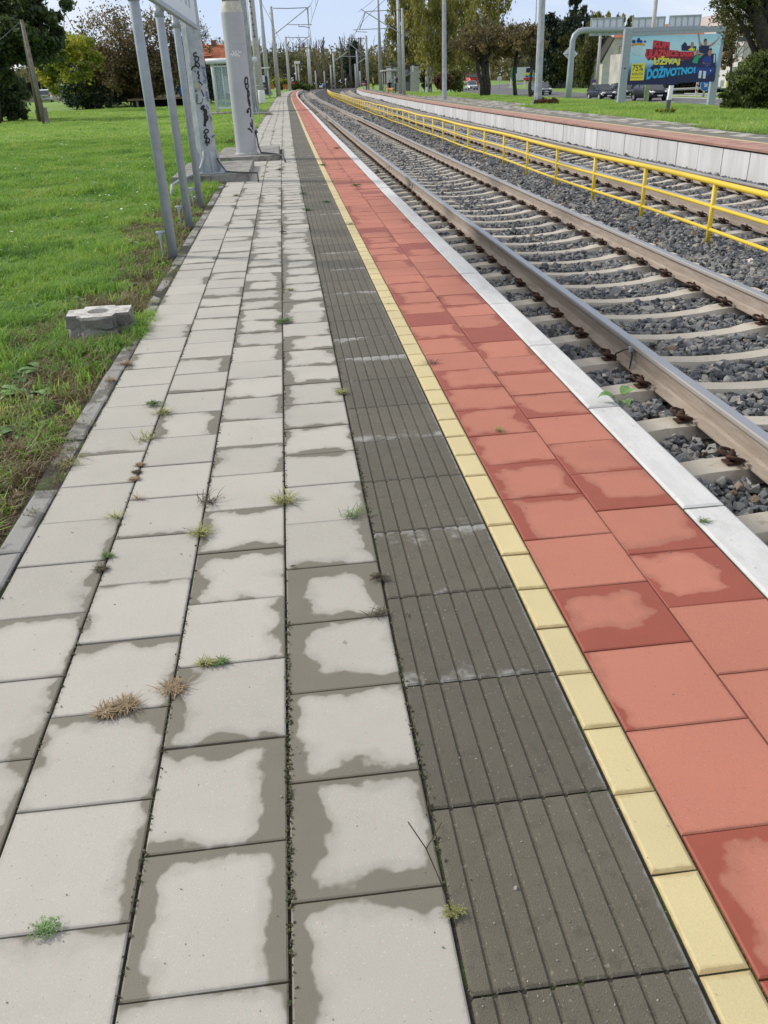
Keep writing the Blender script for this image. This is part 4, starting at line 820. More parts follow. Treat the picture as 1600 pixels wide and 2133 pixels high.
# ---------------------------------------------------------------- broken concrete block with a round hole
def block():
    c = (G(205, 645, .10) + G(205, 690, -.02)) * .5; c = Vector((-1.285, 5.42, 0)); h = .12
    t = thing('concrete_block', 'broken pale concrete block with a round hole lying in the grass edge', 'concrete block', (c.x, c.y, -.1))
    a, b, d = .192, .092, .012
    pl = [(-a, -b + .02), (-b - .02, -b), (-b, -a + .04), (b, -a + .02), (b + .02, -b), (a, -b - .01), (a + .01, b), (b + .01, b + .01), (b, a - .06), (-b, a - .04), (-b - .01, b), (-a, b)]
    rot = Matrix.Rotation(.10, 2); pl = [(c.x + (rot @ Vector(p)).x, c.y + (rot @ Vector(p)).y) for p in pl]
    n = len(pl); m_ = MB(); R = .068; hole = []
    for (x, y) in pl:
        a_ = math.atan2(y - c.y, x - c.x); hole.append((c.x + R * math.cos(a_), c.y + R * math.sin(a_)))
    # densify the ring so the hole is round
    P = []; Hh = []
    for i in range(n):
        for k in range(4):
            f = k / 4; x = pl[i][0] * (1 - f) + pl[(i + 1) % n][0] * f; y = pl[i][1] * (1 - f) + pl[(i + 1) % n][1] * f; P.append((x, y)); a_ = math.atan2(y - c.y, x - c.x); Hh.append((c.x + R * math.cos(a_), c.y + R * math.sin(a_)))
    N_ = len(P); rr = random.Random(2)
    tp = MB(); tp.add([(x, y, h) for x, y in P] + [(x, y, h) for x, y in Hh], [(i, (i + 1) % N_, N_ + (i + 1) % N_, N_ + i) for i in range(N_)]); tp.build('top_face', M['block_top'], t)
    lv = [(h, 0), (h - .012, .004), (h - .075, 0), (h - .085, -.016), (h - .105, .010), (h - .15, .014), (-.16, .03)]; vs = []
    for z, o in lv:
        for (x, y) in P:
            dx, dy = x - c.x, y - c.y; l = math.hypot(dx, dy); jit = rr.uniform(-.016, .016) if z < h else rr.uniform(-.006, .003)
            vs.append((x + dx / l * (o + jit), y + dy / l * (o + jit), z + (rr.uniform(-.008, .008) if z < h else 0)))
    m_.add(vs, [(k * N_ + i, (k + 1) * N_ + i, (k + 1) * N_ + (i + 1) % N_, k * N_ + (i + 1) % N_) for k in range(len(lv) - 1) for i in range(N_)]); m_.build('side_faces', M['oldcon'], t)
    m_ = MB(); m_.add([(x, y, h) for x, y in Hh] + [(x, y, .02) for x, y in Hh], [(i, N_ + i, N_ + (i + 1) % N_, (i + 1) % N_) for i in range(N_)]); m_.add([(x, y, .03) for x, y in Hh], [tuple(range(N_))]); m_.build('hole', M['block_top'], t)
block()

# ---------------------------------------------------------------- weeds in the joints
def tuft(kind, p, size, seed, flat=.5):
    r = random.Random(seed); m_ = MB(); nb = {'straw': 170, 'grass': 90, 'mat': 48, 'thin': 34, 'sprig': 0}.get(kind, 30)
    if kind in ('straw', 'grass', 'thin'):
        for _ in range(nb):
            a = r.uniform(0, 6.28); l = size * r.uniform(.45, 1.1); up = r.uniform(.08, .75 if kind != 'straw' else .55); w_ = max(size * .020, .0011) * r.uniform(.7, 1.4); o = Vector((r.gauss(0, size * (.30 if kind == 'straw' else .24)), r.gauss(0, size * .15), .0)); dx, dy = math.cos(a), math.sin(a); px, py = -dy * w_, dx * w_; vs = []
            for t, k in ((0, 1), (.4, .95), (.75, .6)):
                x, y, z = o.x + dx * l * t, o.y + dy * l * t, l * (up * t * 1.5 - up * .9 * t * t) + .003; vs += [(p.x + x - px * k, p.y + y - py * k, p.z + z), (p.x + x + px * k, p.y + y + py * k, p.z + z)]
            t = 1; vs.append((p.x + o.x + dx * l, p.y + o.y + dy * l, p.z + l * up * .6 + .003)); m_.add(vs, [(0, 1, 3, 2), (2, 3, 5, 4), (4, 5, 6)])
    elif kind == 'mat':                # creeping plant: short stems with tiny leaves
        for _ in range(nb):
            a = r.uniform(0, 6.28); l = size * r.uniform(.3, 1.1); dx, dy = math.cos(a), math.sin(a) * .8; pts = []
            for k in range(5):
                t = k / 4; pts.append((p.x + dx * l * t + r.gauss(0, size * .05), p.y + dy * l * t + r.gauss(0, size * .05), p.z + .006 + size * .28 * math.sin(t * 2.6) * r.uniform(.5, 1)))
            m_.tube(pts, size * .010, 3, False)
            for q_ in pts[1:]:
                for _k in range(5):
                    c = Vector(q_) + Vector((r.gauss(0, .05), r.gauss(0, .05), r.gauss(0, .03))) * size; b = r.uniform(0, 6.28); s = size * r.uniform(.035, .075); u = Vector((math.cos(b), math.sin(b), r.uniform(-.4, .6))) * s; v = Vector((-math.sin(b), math.cos(b), r.uniform(-.3, .3))) * s * .5; m_.add([c - u, c + v, c + u, c - v], [(0, 1, 2, 3)])
    elif kind == 'leafy':
        for k in range(int(9)):
            a = 6.28 * k / 9 + r.uniform(-.3, .3); l = size * r.uniform(.6, 1.1); dx, dy = math.cos(a), math.sin(a); w_ = size * .17; vs = []; up = r.uniform(.25, .8)
            for t, kk in ((0, .12), (.3, .6), (.6, 1), (.85, .7)):
                z = l * (up * t - .6 * up * t * t) + .005; vs += [(p.x + dx * l * t - dy * w_ * kk, p.y + dy * l * t + dx * w_ * kk, p.z + z + w_ * .3 * kk), (p.x + dx * l * t, p.y + dy * l * t, p.z + z), (p.x + dx * l * t + dy * w_ * kk, p.y + dy * l * t - dx * w_ * kk, p.z + z + w_ * .3 * kk)]
            vs.append((p.x + dx * l, p.y + dy * l, p.z + l * up * .35)); fs = []
            for q0 in (0, 3, 6): fs += [(q0, q0 + 1, q0 + 4, q0 + 3), (q0 + 1, q0 + 2, q0 + 5, q0 + 4)]
            m_.add(vs, fs + [(9, 10, 12), (10, 11, 12)], True)
    return m_
WEEDS = [('straw', 222, 1486, .050, 'weed_dry', 'dense dry straw tuft in the joint between two grey slabs, left half of the pair'), ('straw', 262, 1472, .055, 'weed_dry', 'dense dry straw tuft in the joint between two grey slabs, right half of the pair'),
 ('straw', 362, 1436, .052, 'weed_dry', 'round dry straw tuft where four grey slabs nearly meet, right of the straw pair'), ('grass', 430, 1384, .040, 'weed_yel', 'half green grass tuft in the joint above the round straw tuft'), ('grass', 462, 1382, .034, 'weed_green', 'small green grass tuft beside the half green one in the same joint'),
 ('mat', 96, 1938, .050, 'weed_leaf', 'bright green small leaved weed in the joint nearest the lower left corner'), ('grass', 417, 1113, .075, 'weed_yel', 'spreading yellow green tuft on the long joint, just in front of the darker spiky tuft'), ('thin', 432, 1047, .095, 'weed_dark', 'dark spiky tuft with long thin blades on the long joint between grey slabs'),
 ('grass', 592, 1046, .085, 'weed_yel', 'pale spreading grass tuft with green tips on the middle long joint'), ('thin', 735, 1075, .085, 'weed_green', 'thin bladed tuft at the ribbed strip edge, right of the pale spreading tuft'), ('mat', 790, 1207, .055, 'weed_dark', 'dense dark reddish green weed against the ribbed strip'), ('thin', 790, 1282, .060, 'weed_dark', 'wiry dark sprig just in front of the reddish green weed on the ribbed strip edge'),
 ('mat', 942, 1905, .038, 'weed_yel', 'yellowish weed at the ribbed strip edge with a bare forked twig, nearest the camera'), ('mat', 320, 845, .085, 'weed_green', 'flat dark green creeping weed lying across a grey slab joint'), ('grass', 340, 862, .075, 'weed_yel', 'yellow green tuft directly in front of the creeping weed'), ('thin', 303, 915, .095, 'weed_yel', 'pale grass tuft with long blades spreading left over a grey slab'),
 ('straw', 292, 970, .030, 'weed_dry', 'small brown tuft on the first long joint, upper one of a row of three'), ('straw', 286, 985, .026, 'weed_dark', 'small brown tuft on the first long joint, middle one of a row of three'), ('straw', 281, 1000, .030, 'weed_dry', 'small brown tuft on the first long joint, lowest one of a row of three'), ('thin', 285, 1040, .05, 'weed_dry', 'flat straw wisp lying on the cross joint below the row of three brown tufts'),
 ('thin', 242, 1078, .065, 'weed_yel', 'sparse yellow tuft on the first long joint in front of the straw wisp'), ('grass', 225, 1160, .038, 'weed_green', 'small green tuft on the first long joint above a dark one'), ('straw', 212, 1187, .032, 'weed_dark', 'small dark brown green tuft on the first long joint, nearest the camera on it'), ('mat', 592, 673, .11, 'weed_green', 'flat dark green creeping weed on the middle long joint, farther than the pale spreading tuft'),
 ('grass', 712, 820, .060, 'weed_yel', 'yellow green tuft at the ribbed strip edge beside the grey slabs'), ('thin', 150, 970, .080, 'weed_yel', 'yellow grass tuft growing on the narrow back kerb'), ('thin', 900, 758, .075, 'weed_dark', 'dark wiry tuft with trailing roots between yellow bricks and red slabs'), ('mat', 1032, 778, .020, 'weed_dark', 'tiny dark weed at the joint of four red slabs'),
 ('thin', 1040, 898, .045, 'weed_yel', 'thin yellow sprig lying in a joint between red slabs'), ('thin', 1463, 1088, .045, 'weed_green', 'small green sprig between the red slabs and the white edge'), ('mat', 912, 622, .030, 'weed_green', 'small green weed between red slabs beside the darkest wet slabs'), ('mat', 610, 1183, .016, 'weed_dark', 'tiny brown moss clump on the middle long joint'),
 ('grass', 605, 605, .06, 'weed_yel', 'short yellow tuft on the middle long joint'), ('thin', 730, 468, .11, 'weed_dark', 'dark flat weed at the yellow bricks, farther up the platform'), ('mat', 742, 388, .14, 'weed_green', 'dark green weed in the middle of the red strip far up the platform'), ('mat', 632, 405, .12, 'weed_green', 'dark green weed on the ribbed strip edge in the middle distance'),
 ('grass', 640, 438, .11, 'weed_green', 'bright green tuft beside the ribbed strip in the middle distance'), ('mat', 680, 422, .10, 'weed_green', 'small green weed in the middle of the ribbed strip'), ('mat', 590, 485, .08, 'weed_dark', 'dark flat weed on the middle long joint in the middle distance'), ('grass', 492, 408, .10, 'weed_yel', 'pale yellow tuft on the slabs in front of the footing of the thick pole'),
 ('mat', 583, 355, .14, 'weed_dark', 'dark weed on the middle long joint beside the far footing'), ('mat', 672, 345, .14, 'weed_green', 'green weed at the yellow bricks in the distance'), ('mat', 702, 310, .16, 'weed_green', 'green weed growing over the white edge in the distance'), ('grass', 262, 760, .07, 'weed_dry', 'long straw grass hanging over the back kerb beside the concrete block'), ('grass', 232, 795, .06, 'weed_dry', 'low straw clump along the back kerb nearer than the hanging straw grass'), ('thin', 320, 632, .09, 'weed_yel', 'yellow tuft on the back kerb level with the concrete block')]
for i, (kd, px, py, sz, mt, lb) in enumerate(WEEDS):
    p = G(px, py); o = tuft(kd, p, sz * (.62 if kd == 'mat' else .8), 100 + i).build('weed_tuft', M[mt]); tag(o, lb, 'weed', 'weeds growing in the paving joints')
    c = Vector((p.x, p.y, p.z)); o.data.transform(Matrix.Translation(-c)); o.location = c
# forked twig standing in the nearest weed
tw = MB(); p0 = G(942, 1905); a = lambda px, py, dy: A(px, py, p0.y + dy)
tw.tube([p0, a(915, 1830, .01), a(888, 1768, .015), a(850, 1712, .02)], .0011, 4); tw.tube([a(888, 1768, .015), a(905, 1740, .02), a(920, 1713, .02)], .0009, 4); tag(tw.build('bare_twig', M['weed_dark']), 'thin bare forked twig standing beside the ribbed strip', 'twig')
# seedling at the white edge
p0 = G(1288, 848, -.02); m_ = MB()
for (dx, dy, l, wd, zz) in ((-.050, .015, .085, .034, .03), (.040, .03, .10, .037, .04), (.005, -.045, .08, .029, .02)):
    d = Vector((dx, dy, 0)).normalized(); s = Vector((-d.y, d.x, 0)); vs = []
    for t, k in ((.1, .15), (.35, .85), (.6, 1), (.85, .55)):
        c = p0 + d * (l * t + .01) + Vector((0, 0, zz + .03 * math.sin(t * 2.6))); vs += [c + s * wd * k + Vector((0, 0, .008)), c, c - s * wd * k + Vector((0, 0, .008))]
    vs.append(p0 + d * (l + .012) + Vector((0, 0, zz + .01))); fs = []
    for q0 in (0, 3, 6): fs += [(q0, q0 + 1, q0 + 4, q0 + 3), (q0 + 1, q0 + 2, q0 + 5, q0 + 4)]
    m_.add(vs, fs + [(9, 10, 12), (10, 11, 12)], True); m_.tube([p0 - Vector((0, 0, .1)), p0 + Vector((0, 0, .01)), p0 + d * .02 + Vector((0, 0, zz))], .002, 4)
tag(m_.build('seedling', M['weed_leaf']), 'bright green three leaved seedling growing at the white platform edge', 'plant')
# broad leaved plants along the lawn edge
DANDE = [(102, 778, .13, 'large broad leaved rosette on bare soil in front of the concrete block'), (60, 828, .12, 'broad leaved rosette at the left picture edge, below the large one'), (45, 905, .10, 'leafy weed low on the left picture edge beside the kerb'), (112, 880, .09, 'upright leafy weed close to the kerb in front of the block'), (78, 950, .10, 'leafy weed at the kerb, nearest the camera in the lower left'), (28, 985, .08, 'small leafy weed in the lower left corner of the lawn'), (262, 516, .15, 'dark green leafy clump in the lawn left of the first sign post'), (170, 770, .07, 'small leafy weed beside the large rosette'), (158, 838, .08, 'small rosette touching the back kerb'), (120, 820, .08, 'rosette halfway between the large rosette and the kerb'), (560, 0, 0, '')]
for i, (px, py, sz, lb) in enumerate(DANDE[:-1]):
    p = G(px, py, -.07); o = tuft('leafy', p, sz * 1.3, 300 + i).build('leafy_weed', M['weed_leaf']); tag(o, lb, 'weed', 'broad leaved weeds at the lawn edge')
    o.data.transform(Matrix.Translation(-p)); o.location = p
# heap of dry roots by the thick pole
m_ = MB(); r = random.Random(8); p = G(482, 306, -.1)
for _ in range(220):
    a = r.uniform(0, 6.28); q_ = p + Vector((r.gauss(0, .10), r.gauss(0, .10), abs(r.gauss(0, .07)))); d = Vector((math.cos(a), math.sin(a), r.uniform(-.5, .8))) * r.uniform(.04, .14); m_.tube([q_, q_ + d * .5 + Vector((0, 0, .02)), q_ + d], .006, 3, False)
m_.sphere(p, (.16, .16, .10)); tag(m_.build('root_heap', M['rust']), 'brown heap of dry roots on the grass beside the thick pale pole', 'heap')
# ---------------------------------------------------------------- trees
def leaf_cloud(rng_, centers, radii, n_per, size, flat=.7, droop=0.0, tints=None):
    C = []; T = []
    for i, (c, r_) in enumerate(zip(centers, radii)):
        n = max(3, int(n_per[i] if hasattr(n_per, '__len__') else n_per)); p = rng_.normal(0, .5, (n, 3)) * np.array([r_, r_, r_ * flat])
        if droop: p[:, 2] -= np.abs(rng_.normal(0, 1, n)) * droop * r_; p[:, :2] *= .45
        C.append(p + np.array(c)); t = (tints[i] if tints is not None else rng_.uniform(.15, .85)); T.append(np.clip(t + rng_.normal(0, .16, n), 0, 1))
    C = np.concatenate(C); T = np.concatenate(T); n = len(C); u = rng_.normal(size=(n, 3)); u /= np.linalg.norm(u, axis=1)[:, None]; v = np.cross(u, rng_.normal(size=(n, 3))); v /= np.linalg.norm(v, axis=1)[:, None]
    if droop: u[:, 2] = -np.abs(u[:, 2]) - .8; u /= np.linalg.norm(u, axis=1)[:, None]
    s = size * rng_.uniform(.6, 1.3, n)[:, None]; V = np.stack([C - u * s, C + v * s * .55, C + u * s, C - v * s * .55], 1).reshape(-1, 3); F = np.arange(4 * n).reshape(-1, 4); return V, F, T
def tree(name, label, cat, base, crowns, leaf_m, bark_m, tr, nclump, nleaf, lsize, seed, clump=.3, droop=0.0, limbs=22, twigs=0, group=None, top=None, shell=.55, lean=0.0, trunks=1, flat=.75, lpart='crown', lmul=1.9, lsz=1.25):
    """base: foot of the trunk; crowns: ellipsoids (centre, rx, rz)"""
    r = np.random.default_rng(seed); t = thing(name, label, cat, base, group); cs = []; rr = []; ti = []
    vol = np.array([c[1] * c[1] * c[2] for c in crowns]) ** .8; vol /= vol.sum()
    for (c, rx_, rz_), f in zip(crowns, vol):
        for _ in range(max(2, int(nclump * f))):
            d = r.normal(size=3); d /= np.linalg.norm(d); k = r.uniform(shell ** 3, 1) ** (1 / 3) * r.uniform(.8, 1.08); p = np.array(c) + d * np.array([rx_, rx_, rz_]) * k
            if p[2] < base.z + .15: p[2] = base.z + .15
            cs.append(p); rr.append(min(rx_, rz_) * clump * r.uniform(.6, 1.35)); ti.append(np.clip(.5 + r.normal(0, .2), .05, .95))
    V, F, T = leaf_cloud(r, cs, rr, max(3, int(nleaf * lmul) // max(1, len(cs))), lsize * lsz, flat, droop, ti); np_mesh(lpart, V, F, leaf_m, t, {'tint': T})
    if tr:
        m_ = MB(); c0 = Vector(crowns[0][0]); topp = top or Vector((c0.x, c0.y, c0.z + crowns[0][2] * .35)); b = Vector(base)
        for k in range(trunks):
            o = Vector((r.uniform(-1, 1), r.uniform(-.5, .5), 0)) * tr * 2.2 * (trunks > 1); pts = []; 
            for i in range(6):
                f = i / 5; pts.append(b + o + (topp + o * 3 - b - o) * f + Vector((math.sin(f * 5 + seed) * tr * 1.2, math.cos(f * 4 + seed) * tr, 0)) * (f > 0) - (Vector((0, 0, .25)) if i == 0 else Vector()))
            m_.tube(pts, [tr * 1.25, tr, tr * .9, tr * .75, tr * .55, tr * .3], 9)
        idx = r.choice(len(cs), min(limbs, len(cs)), replace=False)
        for i in idx:
            e = Vector(cs[i]); f = r.uniform(.35, .95); s = b + (topp - b) * f; mid = (s + e) * .5 + Vector((0, 0, r.uniform(.0, .18) * (e - s).length)); q0 = tr * (1 - f * .7) * .55; m_.tube([s, mid, e], [q0, q0 * .6, q0 * .2], 5, False)
        for k in range(twigs):
            i = r.integers(len(cs)); j = r.integers(len(cs)); s = Vector(cs[i]); d = Vector(r.normal(size=3)); d.z = abs(d.z) * .7 + .15; d.normalize(); l = crowns[0][1] * r.uniform(.15, .45); m_.tube([s, s + d * l * .5 + Vector(r.normal(size=3)) * l * .06, s + d * l], [tr * .11, tr * .08, tr * .03], 3, False)
        m_.build('trunk', bark_m, t)
    return t
def cp(px, py, Y, rpx, rpy): c = A(px, py, Y); return (c, rpx * Y / 1930, rpy * Y / 2150)
def foot(px, py, Y, z): c = A(px, py, Y); return Vector((c.x, Y, z))
# left side
tree('broadleaf_tree', 'large dark green tree reaching out of the upper left corner', 'tree', foot(-15, 240, 56, -.05), [cp(20, 60, 56, 95, 75), cp(85, 55, 55, 45, 50), cp(-30, 120, 57, 60, 60), cp(60, 5, 56, 70, 40)], M['lf_dark'], M['bark'], .28, 110, 13000, .13, 21, .30, limbs=26)
tree('shrub', 'dark green shrub at the left picture edge below the large tree', 'shrub', foot(5, 250, 60, -.05), [cp(5, 208, 60, 50, 44), cp(22, 172, 61, 36, 38), cp(-25, 185, 60, 45, 62), cp(15, 235, 60, 45, 18)], M['lf_dark'], M['bark'], .08, 70, 7500, .10, 22, .36, limbs=8)
tree('maple_tree', 'bright yellow green tree behind the leaning wooden pole', 'tree', foot(150, 205, 98, -.05), [cp(120, 105, 98, 52, 42), cp(155, 120, 75, 48, 52), cp(105, 150, 98, 34, 34), cp(130, 175, 98, 30, 30)], M['lf_yel'], M['bark'], .17, 85, 9000, .13, 23, .3)
tree('autumn_tree', 'wide autumn tree with brown leaves and bare twigs behind the station sign', 'tree', foot(300, 215, 84, -.05), [cp(250, 100, 84, 75, 85), cp(330, 110, 84, 62, 75), cp(205, 140, 85, 42, 45), cp(290, 150, 83, 80, 45), cp(220, 172, 85, 55, 38), cp(310, 172, 83, 55, 34)], M['lf_brown'], M['bark'], .28, 190, 12500, .10, 24, .42, limbs=55, twigs=520)
tree('autumn_tree', 'second bare twiggy tree with brown leaves between the sign posts and the red roofed house', 'tree', foot(352, 205, 82, -.05), [cp(365, 95, 82, 55, 70), cp(330, 135, 82, 45, 45), cp(420, 85, 86, 30, 40)], M['lf_brown'], M['bark'], .20, 70, 1300, .08, 25, .42, limbs=45, twigs=420)
tree('thuja', 'dark blue green columnar conifer shrub left of the brown autumn tree', 'shrub', foot(158, 224, 84, -.05), [cp(160, 190, 84, 27, 36), cp(162, 160, 84, 20, 34)], M['lf_thuja'], M['bark'], .06, 40, 4200, .09, 26, .4, limbs=3)
tree('shrub', 'yellow green shrub beside the columnar conifer', 'shrub', foot(178, 222, 84, -.05), [cp(183, 192, 84, 22, 34)], M['lf_bush'], M['bark'], .05, 26, 2200, .09, 27, .4, limbs=3)
tree('shrub', 'rounded almost black shrub below the brown autumn tree', 'shrub', foot(222, 226, 84, -.05), [cp(224, 204, 84, 34, 26), cp(198, 208, 84, 26, 20)], M['lf_con'], M['bark'], .05, 34, 3400, .085, 28, .4, limbs=3)
tree('shrub', 'olive shrub mass under the autumn tree crown', 'shrub', foot(270, 215, 88, -.05), [cp(290, 168, 88, 72, 42), cp(215, 160, 89, 52, 46)], M['lf_olive'], M['bark'], .07, 80, 8000, .11, 29, .42, limbs=6)
tree('shrub', 'dark shrub behind the galvanised mast and the shelter', 'shrub', foot(430, 218, 90, -.05), [cp(425, 175, 90, 42, 40), cp(398, 190, 89, 22, 26)], M['lf_con'], M['bark'], .06, 50, 4600, .09, 30, .42, limbs=5)
tree('hedge', 'dark overgrown hedge closing the lawn behind the deck and the autumn trees', 'hedge', foot(330, 200, 90, -.05), [cp(245, 190, 104, 40, 26), cp(320, 185, 104, 45, 30), cp(400, 180, 105, 45, 34), cp(180, 195, 104, 30, 20), cp(455, 175, 106, 40, 36)], M['lf_con'], M['bark'], 0, 90, 6500, .16, 31, .42)
# wooden pole with a prop
pb = foot(95, 263, 50, -.1); tp_ = A(45, 42, 50.5)
ut = thing('utility_pole', 'leaning grey wooden utility pole with a prop and a concrete stub', 'utility pole', pb)
m_ = MB(); m_.tube([pb - Vector((0, 0, .2)), tp_], [.13, .09], 10); m_.build('pole', M['weathered_wood'], ut)
b2 = foot(78, 231, 54.5, -.1); m_ = MB(); m_.tube([b2, A(48, 60, 50.8)], [.11, .08], 8); m_.build('brace', M['weathered_wood'], ut)
m_ = MB(); m_.box((pb.x + .14, pb.y - .02, .28), (.2, .22, .95)); m_.box((b2.x, b2.y, .2), (.22, .22, .8)); m_.build('stub', M['oldcon'], ut); m_ = MB(); m_.tube([(pb.x - .14, pb.y, .50), (pb.x + .26, pb.y, .52)], .03, 6); m_.build('strap', M['metal_dark'], ut)
m_ = MB(); e = A(-120, 145, 40); pts = [tp_ + (e - tp_) * f - Vector((0, 0, .25 * math.sin(math.pi * f))) for f in np.linspace(0, 1, 8)]; m_.tube(pts, .018, 4); tag(m_.build('overhead_cable', M['metal_dark']), 'pale cable running from the leaning wooden pole out of the left edge', 'cable')
# low building, carport, car, wall
def wallbox(name, label, cat, pxl, pxr, pyt, pyb, Y, depth, mt, z0=-.2):
    a, b = A(pxl, pyb, Y), A(pxr, pyb, Y); zt = A((pxl + pxr) / 2, pyt, Y).z; t = thing(name, label, cat, ((a.x + b.x) / 2, Y, z0)); m_ = MB(); m_.box(((a.x + b.x) / 2, Y + depth / 2, (zt + z0) / 2), (b.x - a.x, depth, zt - z0)); m_.build('wall', mt, t); return t, a.x, b.x, zt
t, xa, xb, zt = wallbox('carport', 'low beige outbuilding with a brown flat roof and dark open front', 'building', 30, 104, 172, 206, 132, 7, M['beige'])
m_ = MB(); m_.box(((xa + xb) / 2, 132.3, zt + .35), (xb - xa + 1.2, 9, .6)); m_.build('roof', M['brown_wood'], t)
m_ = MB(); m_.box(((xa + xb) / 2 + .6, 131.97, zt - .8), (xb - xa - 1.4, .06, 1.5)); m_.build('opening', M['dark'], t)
for px in (86, 103):
    c = A(px, 180, 131.6); m_ = MB(); m_.tube([(c.x, 131.6, -.15), (c.x, 131.6, zt + .15)], .09, 6); m_.build('post', M['beige'], t)
t, xa, xb, zt = wallbox('garden_wall', 'short grey garden wall beside the columnar conifer', 'wall', 130, 150, 178, 212, 108, .3, M['concrete_pole'])
t, xa, xb, zt = wallbox('shed', 'cream boarded shed half hidden by the autumn tree', 'shed', 290, 372, 163, 205, 98, 4, M['beige'])
m_ = MB(); m_.slab([(xa - .4, 97.6, zt), (xb + .4, 97.6, zt), (xb + .4, 102.5, zt + .7), (xa - .4, 102.5, zt + .7)], (0, 0, .15)); m_.build('roof', M['roof'], t)
for k in range(5):
    m_ = MB(); m_.box(((xa + xb) / 2, 97.985, .2 + k * .34), (xb - xa, .02, .03)); m_.build('board_seam', M['brown_wood'], t)
a, b = A(265, 205, 80), A(402, 199, 80)
dk = thing('wooden_deck', 'long low brown wooden deck on short legs under the autumn tree', 'deck', ((a.x + b.x) / 2, 80, -.05)); m_ = MB(); m_.box(((a.x + b.x) / 2, 81.2, .66), (b.x - a.x, 2.6, .14)); m_.build('deck_boards', M['brown_wood'], dk)
for px in (285, 316, 352, 396):
    c = A(px, 210, 80); m_ = MB(); m_.box((c.x, 80.1, .24), (.18, .18, .74)); m_.build('leg', M['weathered_wood'], dk)
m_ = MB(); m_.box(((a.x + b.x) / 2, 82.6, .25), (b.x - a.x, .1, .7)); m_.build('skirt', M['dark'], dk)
c = A(381, 195, 81); br = thing('barrel', 'upright blue plastic barrel on the wooden deck', 'barrel', (c.x, 81, .73)); m_ = MB(); m_.tube([(c.x, 81, .73), (c.x, 81, .77), (c.x, 81, 1.1), (c.x, 81, 1.4), (c.x, 81, 1.45)], [.27, .29, .31, .29, .26], 14); m_.build('body', M['blue'], br); m_ = MB(); m_.tube([(c.x, 81, 1.45), (c.x, 81, 1.5)], .24, 14); m_.build('lid', M['blue'], br)
# house with the red roof
hs = thing('house', 'low house with a wide orange red tiled roof behind the thick pole', 'house', (A(430, 200, 112).x, 112, .2))
xl, xr = A(350, 150, 112).x, A(492, 150, 112).x; ze = A(430, 128, 112).z; zr = A(430, 94, 116).z; zt2 = A(395, 62, 115).z
m_ = MB(); m_.box(((xl + xr) / 2, 116, (ze - .2) / 2), (xr - xl - .8, 8, ze + .2)); m_.build('wall', M['plaster'], hs)
def tiled(m_, a, b, c, d, n):         # roof plane with stepped courses of tiles
    a, b, c, d = map(Vector, (a, b, c, d))
    for k in range(n):
        f0, f1 = k / n, (k + 1) / n + .012; p0, p1, p2, p3 = a + (d - a) * f0, b + (c - b) * f0, b + (c - b) * f1, a + (d - a) * f1; nn = (b - a).cross(d - a).normalized(); m_.slab([p0 + nn * .09, p1 + nn * .09, p2 + nn * .03, p3 + nn * .03], nn * -.08)
m_ = MB(); tiled(m_, (xl - .5, 111.2, ze - .1), (xr + .4, 111.2, ze - .1), (xr + .4, 116, zr), (xl - .5, 116, zr), 14); m_.build('roof', M['roof'], hs)
xm = A(372, 100, 113).x; xm2 = A(425, 100, 113).x; m_ = MB(); tiled(m_, (xm - 1.4, 112.2, ze + .5), (xm2 + .9, 112.2, ze + .5), ((xm + xm2) / 2 + .6, 115, zt2), ((xm + xm2) / 2 - .6, 115, zt2), 12); m_.build('roof_gable', M['roof'], hs)
m_ = MB(); c = A(445, 94, 115); m_.box((c.x, 115.6, c.z + .1), (.6, .5, .9)); m_.build('chimney', M['brown_wood'], hs)
# ---------------------------------------------------------------- masts and poles
def pole_(name, label, cat, base, topz, r0, r1, mt, parts=(), group=None, gus=False, n=10, topx=None):
    t = thing(name, label, cat, base, group); m_ = MB(); m_.tube([base - Vector((0, 0, .1)), Vector((base.x if topx is None else topx, base.y, topz))], [r0, r1], n); m_.build('shaft', mt, t)
    if gus:
        m_ = MB()
        for k in range(4):
            a = k * math.pi / 2 + .4; dx, dy = math.cos(a), math.sin(a); m_.slab([(base.x + dx * r0 * .9, base.y + dy * r0 * .9, base.z), (base.x + dx * r0 * 1.9, base.y + dy * r0 * 1.9, base.z), (base.x + dx * r0 * 1.9, base.y + dy * r0 * 1.9, base.z + .08), (base.x + dx * r0 * .9, base.y + dy * r0 * .9, base.z + .6)], (-dy * .02, dx * .02, 0))
        m_.box((base.x, base.y, base.z + .02), (r0 * 3.6, r0 * 3.6, .05)); m_.build('base_plate', mt, t)
    for nm, rr_, pts, mm in parts:
        m_ = MB(); m_.tube(pts, rr_, 6); m_.build(nm, mm, t)
    return t
def PX(Y, pts): return [A(px, py, Y) for px, py in pts]
Ym = 47.0; pole_('lamp_mast', 'galvanised mast just behind the thick pale pole, in front of the glass shelter', 'mast', foot(530, 240, Ym, .1), 12, .19, .12, M['galv'], gus=True, group='galvanised masts along the near platform')
tag(struct_free := MB().box((foot(535, 240, Ym, 0).x, Ym, .03), (1.5, 1.6, .16)).build('concrete_footing', M['oldcon']), 'concrete footing slab of the mast behind the thick pale pole', 'concrete footing')
Yb = 74.0; t = pole_('tension_mast', 'pale concrete mast with a hanging string of tension weights and a litter bin', 'mast', foot(545, 220, Yb, 0), A(524, -45, Yb).z, .30, .21, M['concrete_pole'], [('bracket', .05, PX(Yb, [(546, 184), (552, 184), (554, 186)]), M['galv'])])
m_ = MB(); pts = PX(Yb - .5, [(519, -10), (522, 10), (525, 35), (528, 60), (530, 75)]); m_.tube(pts, .025, 5); 
for k in range(8): m_.sphere(pts[0] + (pts[4] - pts[0]) * (k / 7), .07 + .02 * (k % 2), 6, 4)
m_.build('tension_weights', M['metal_dark'], t)
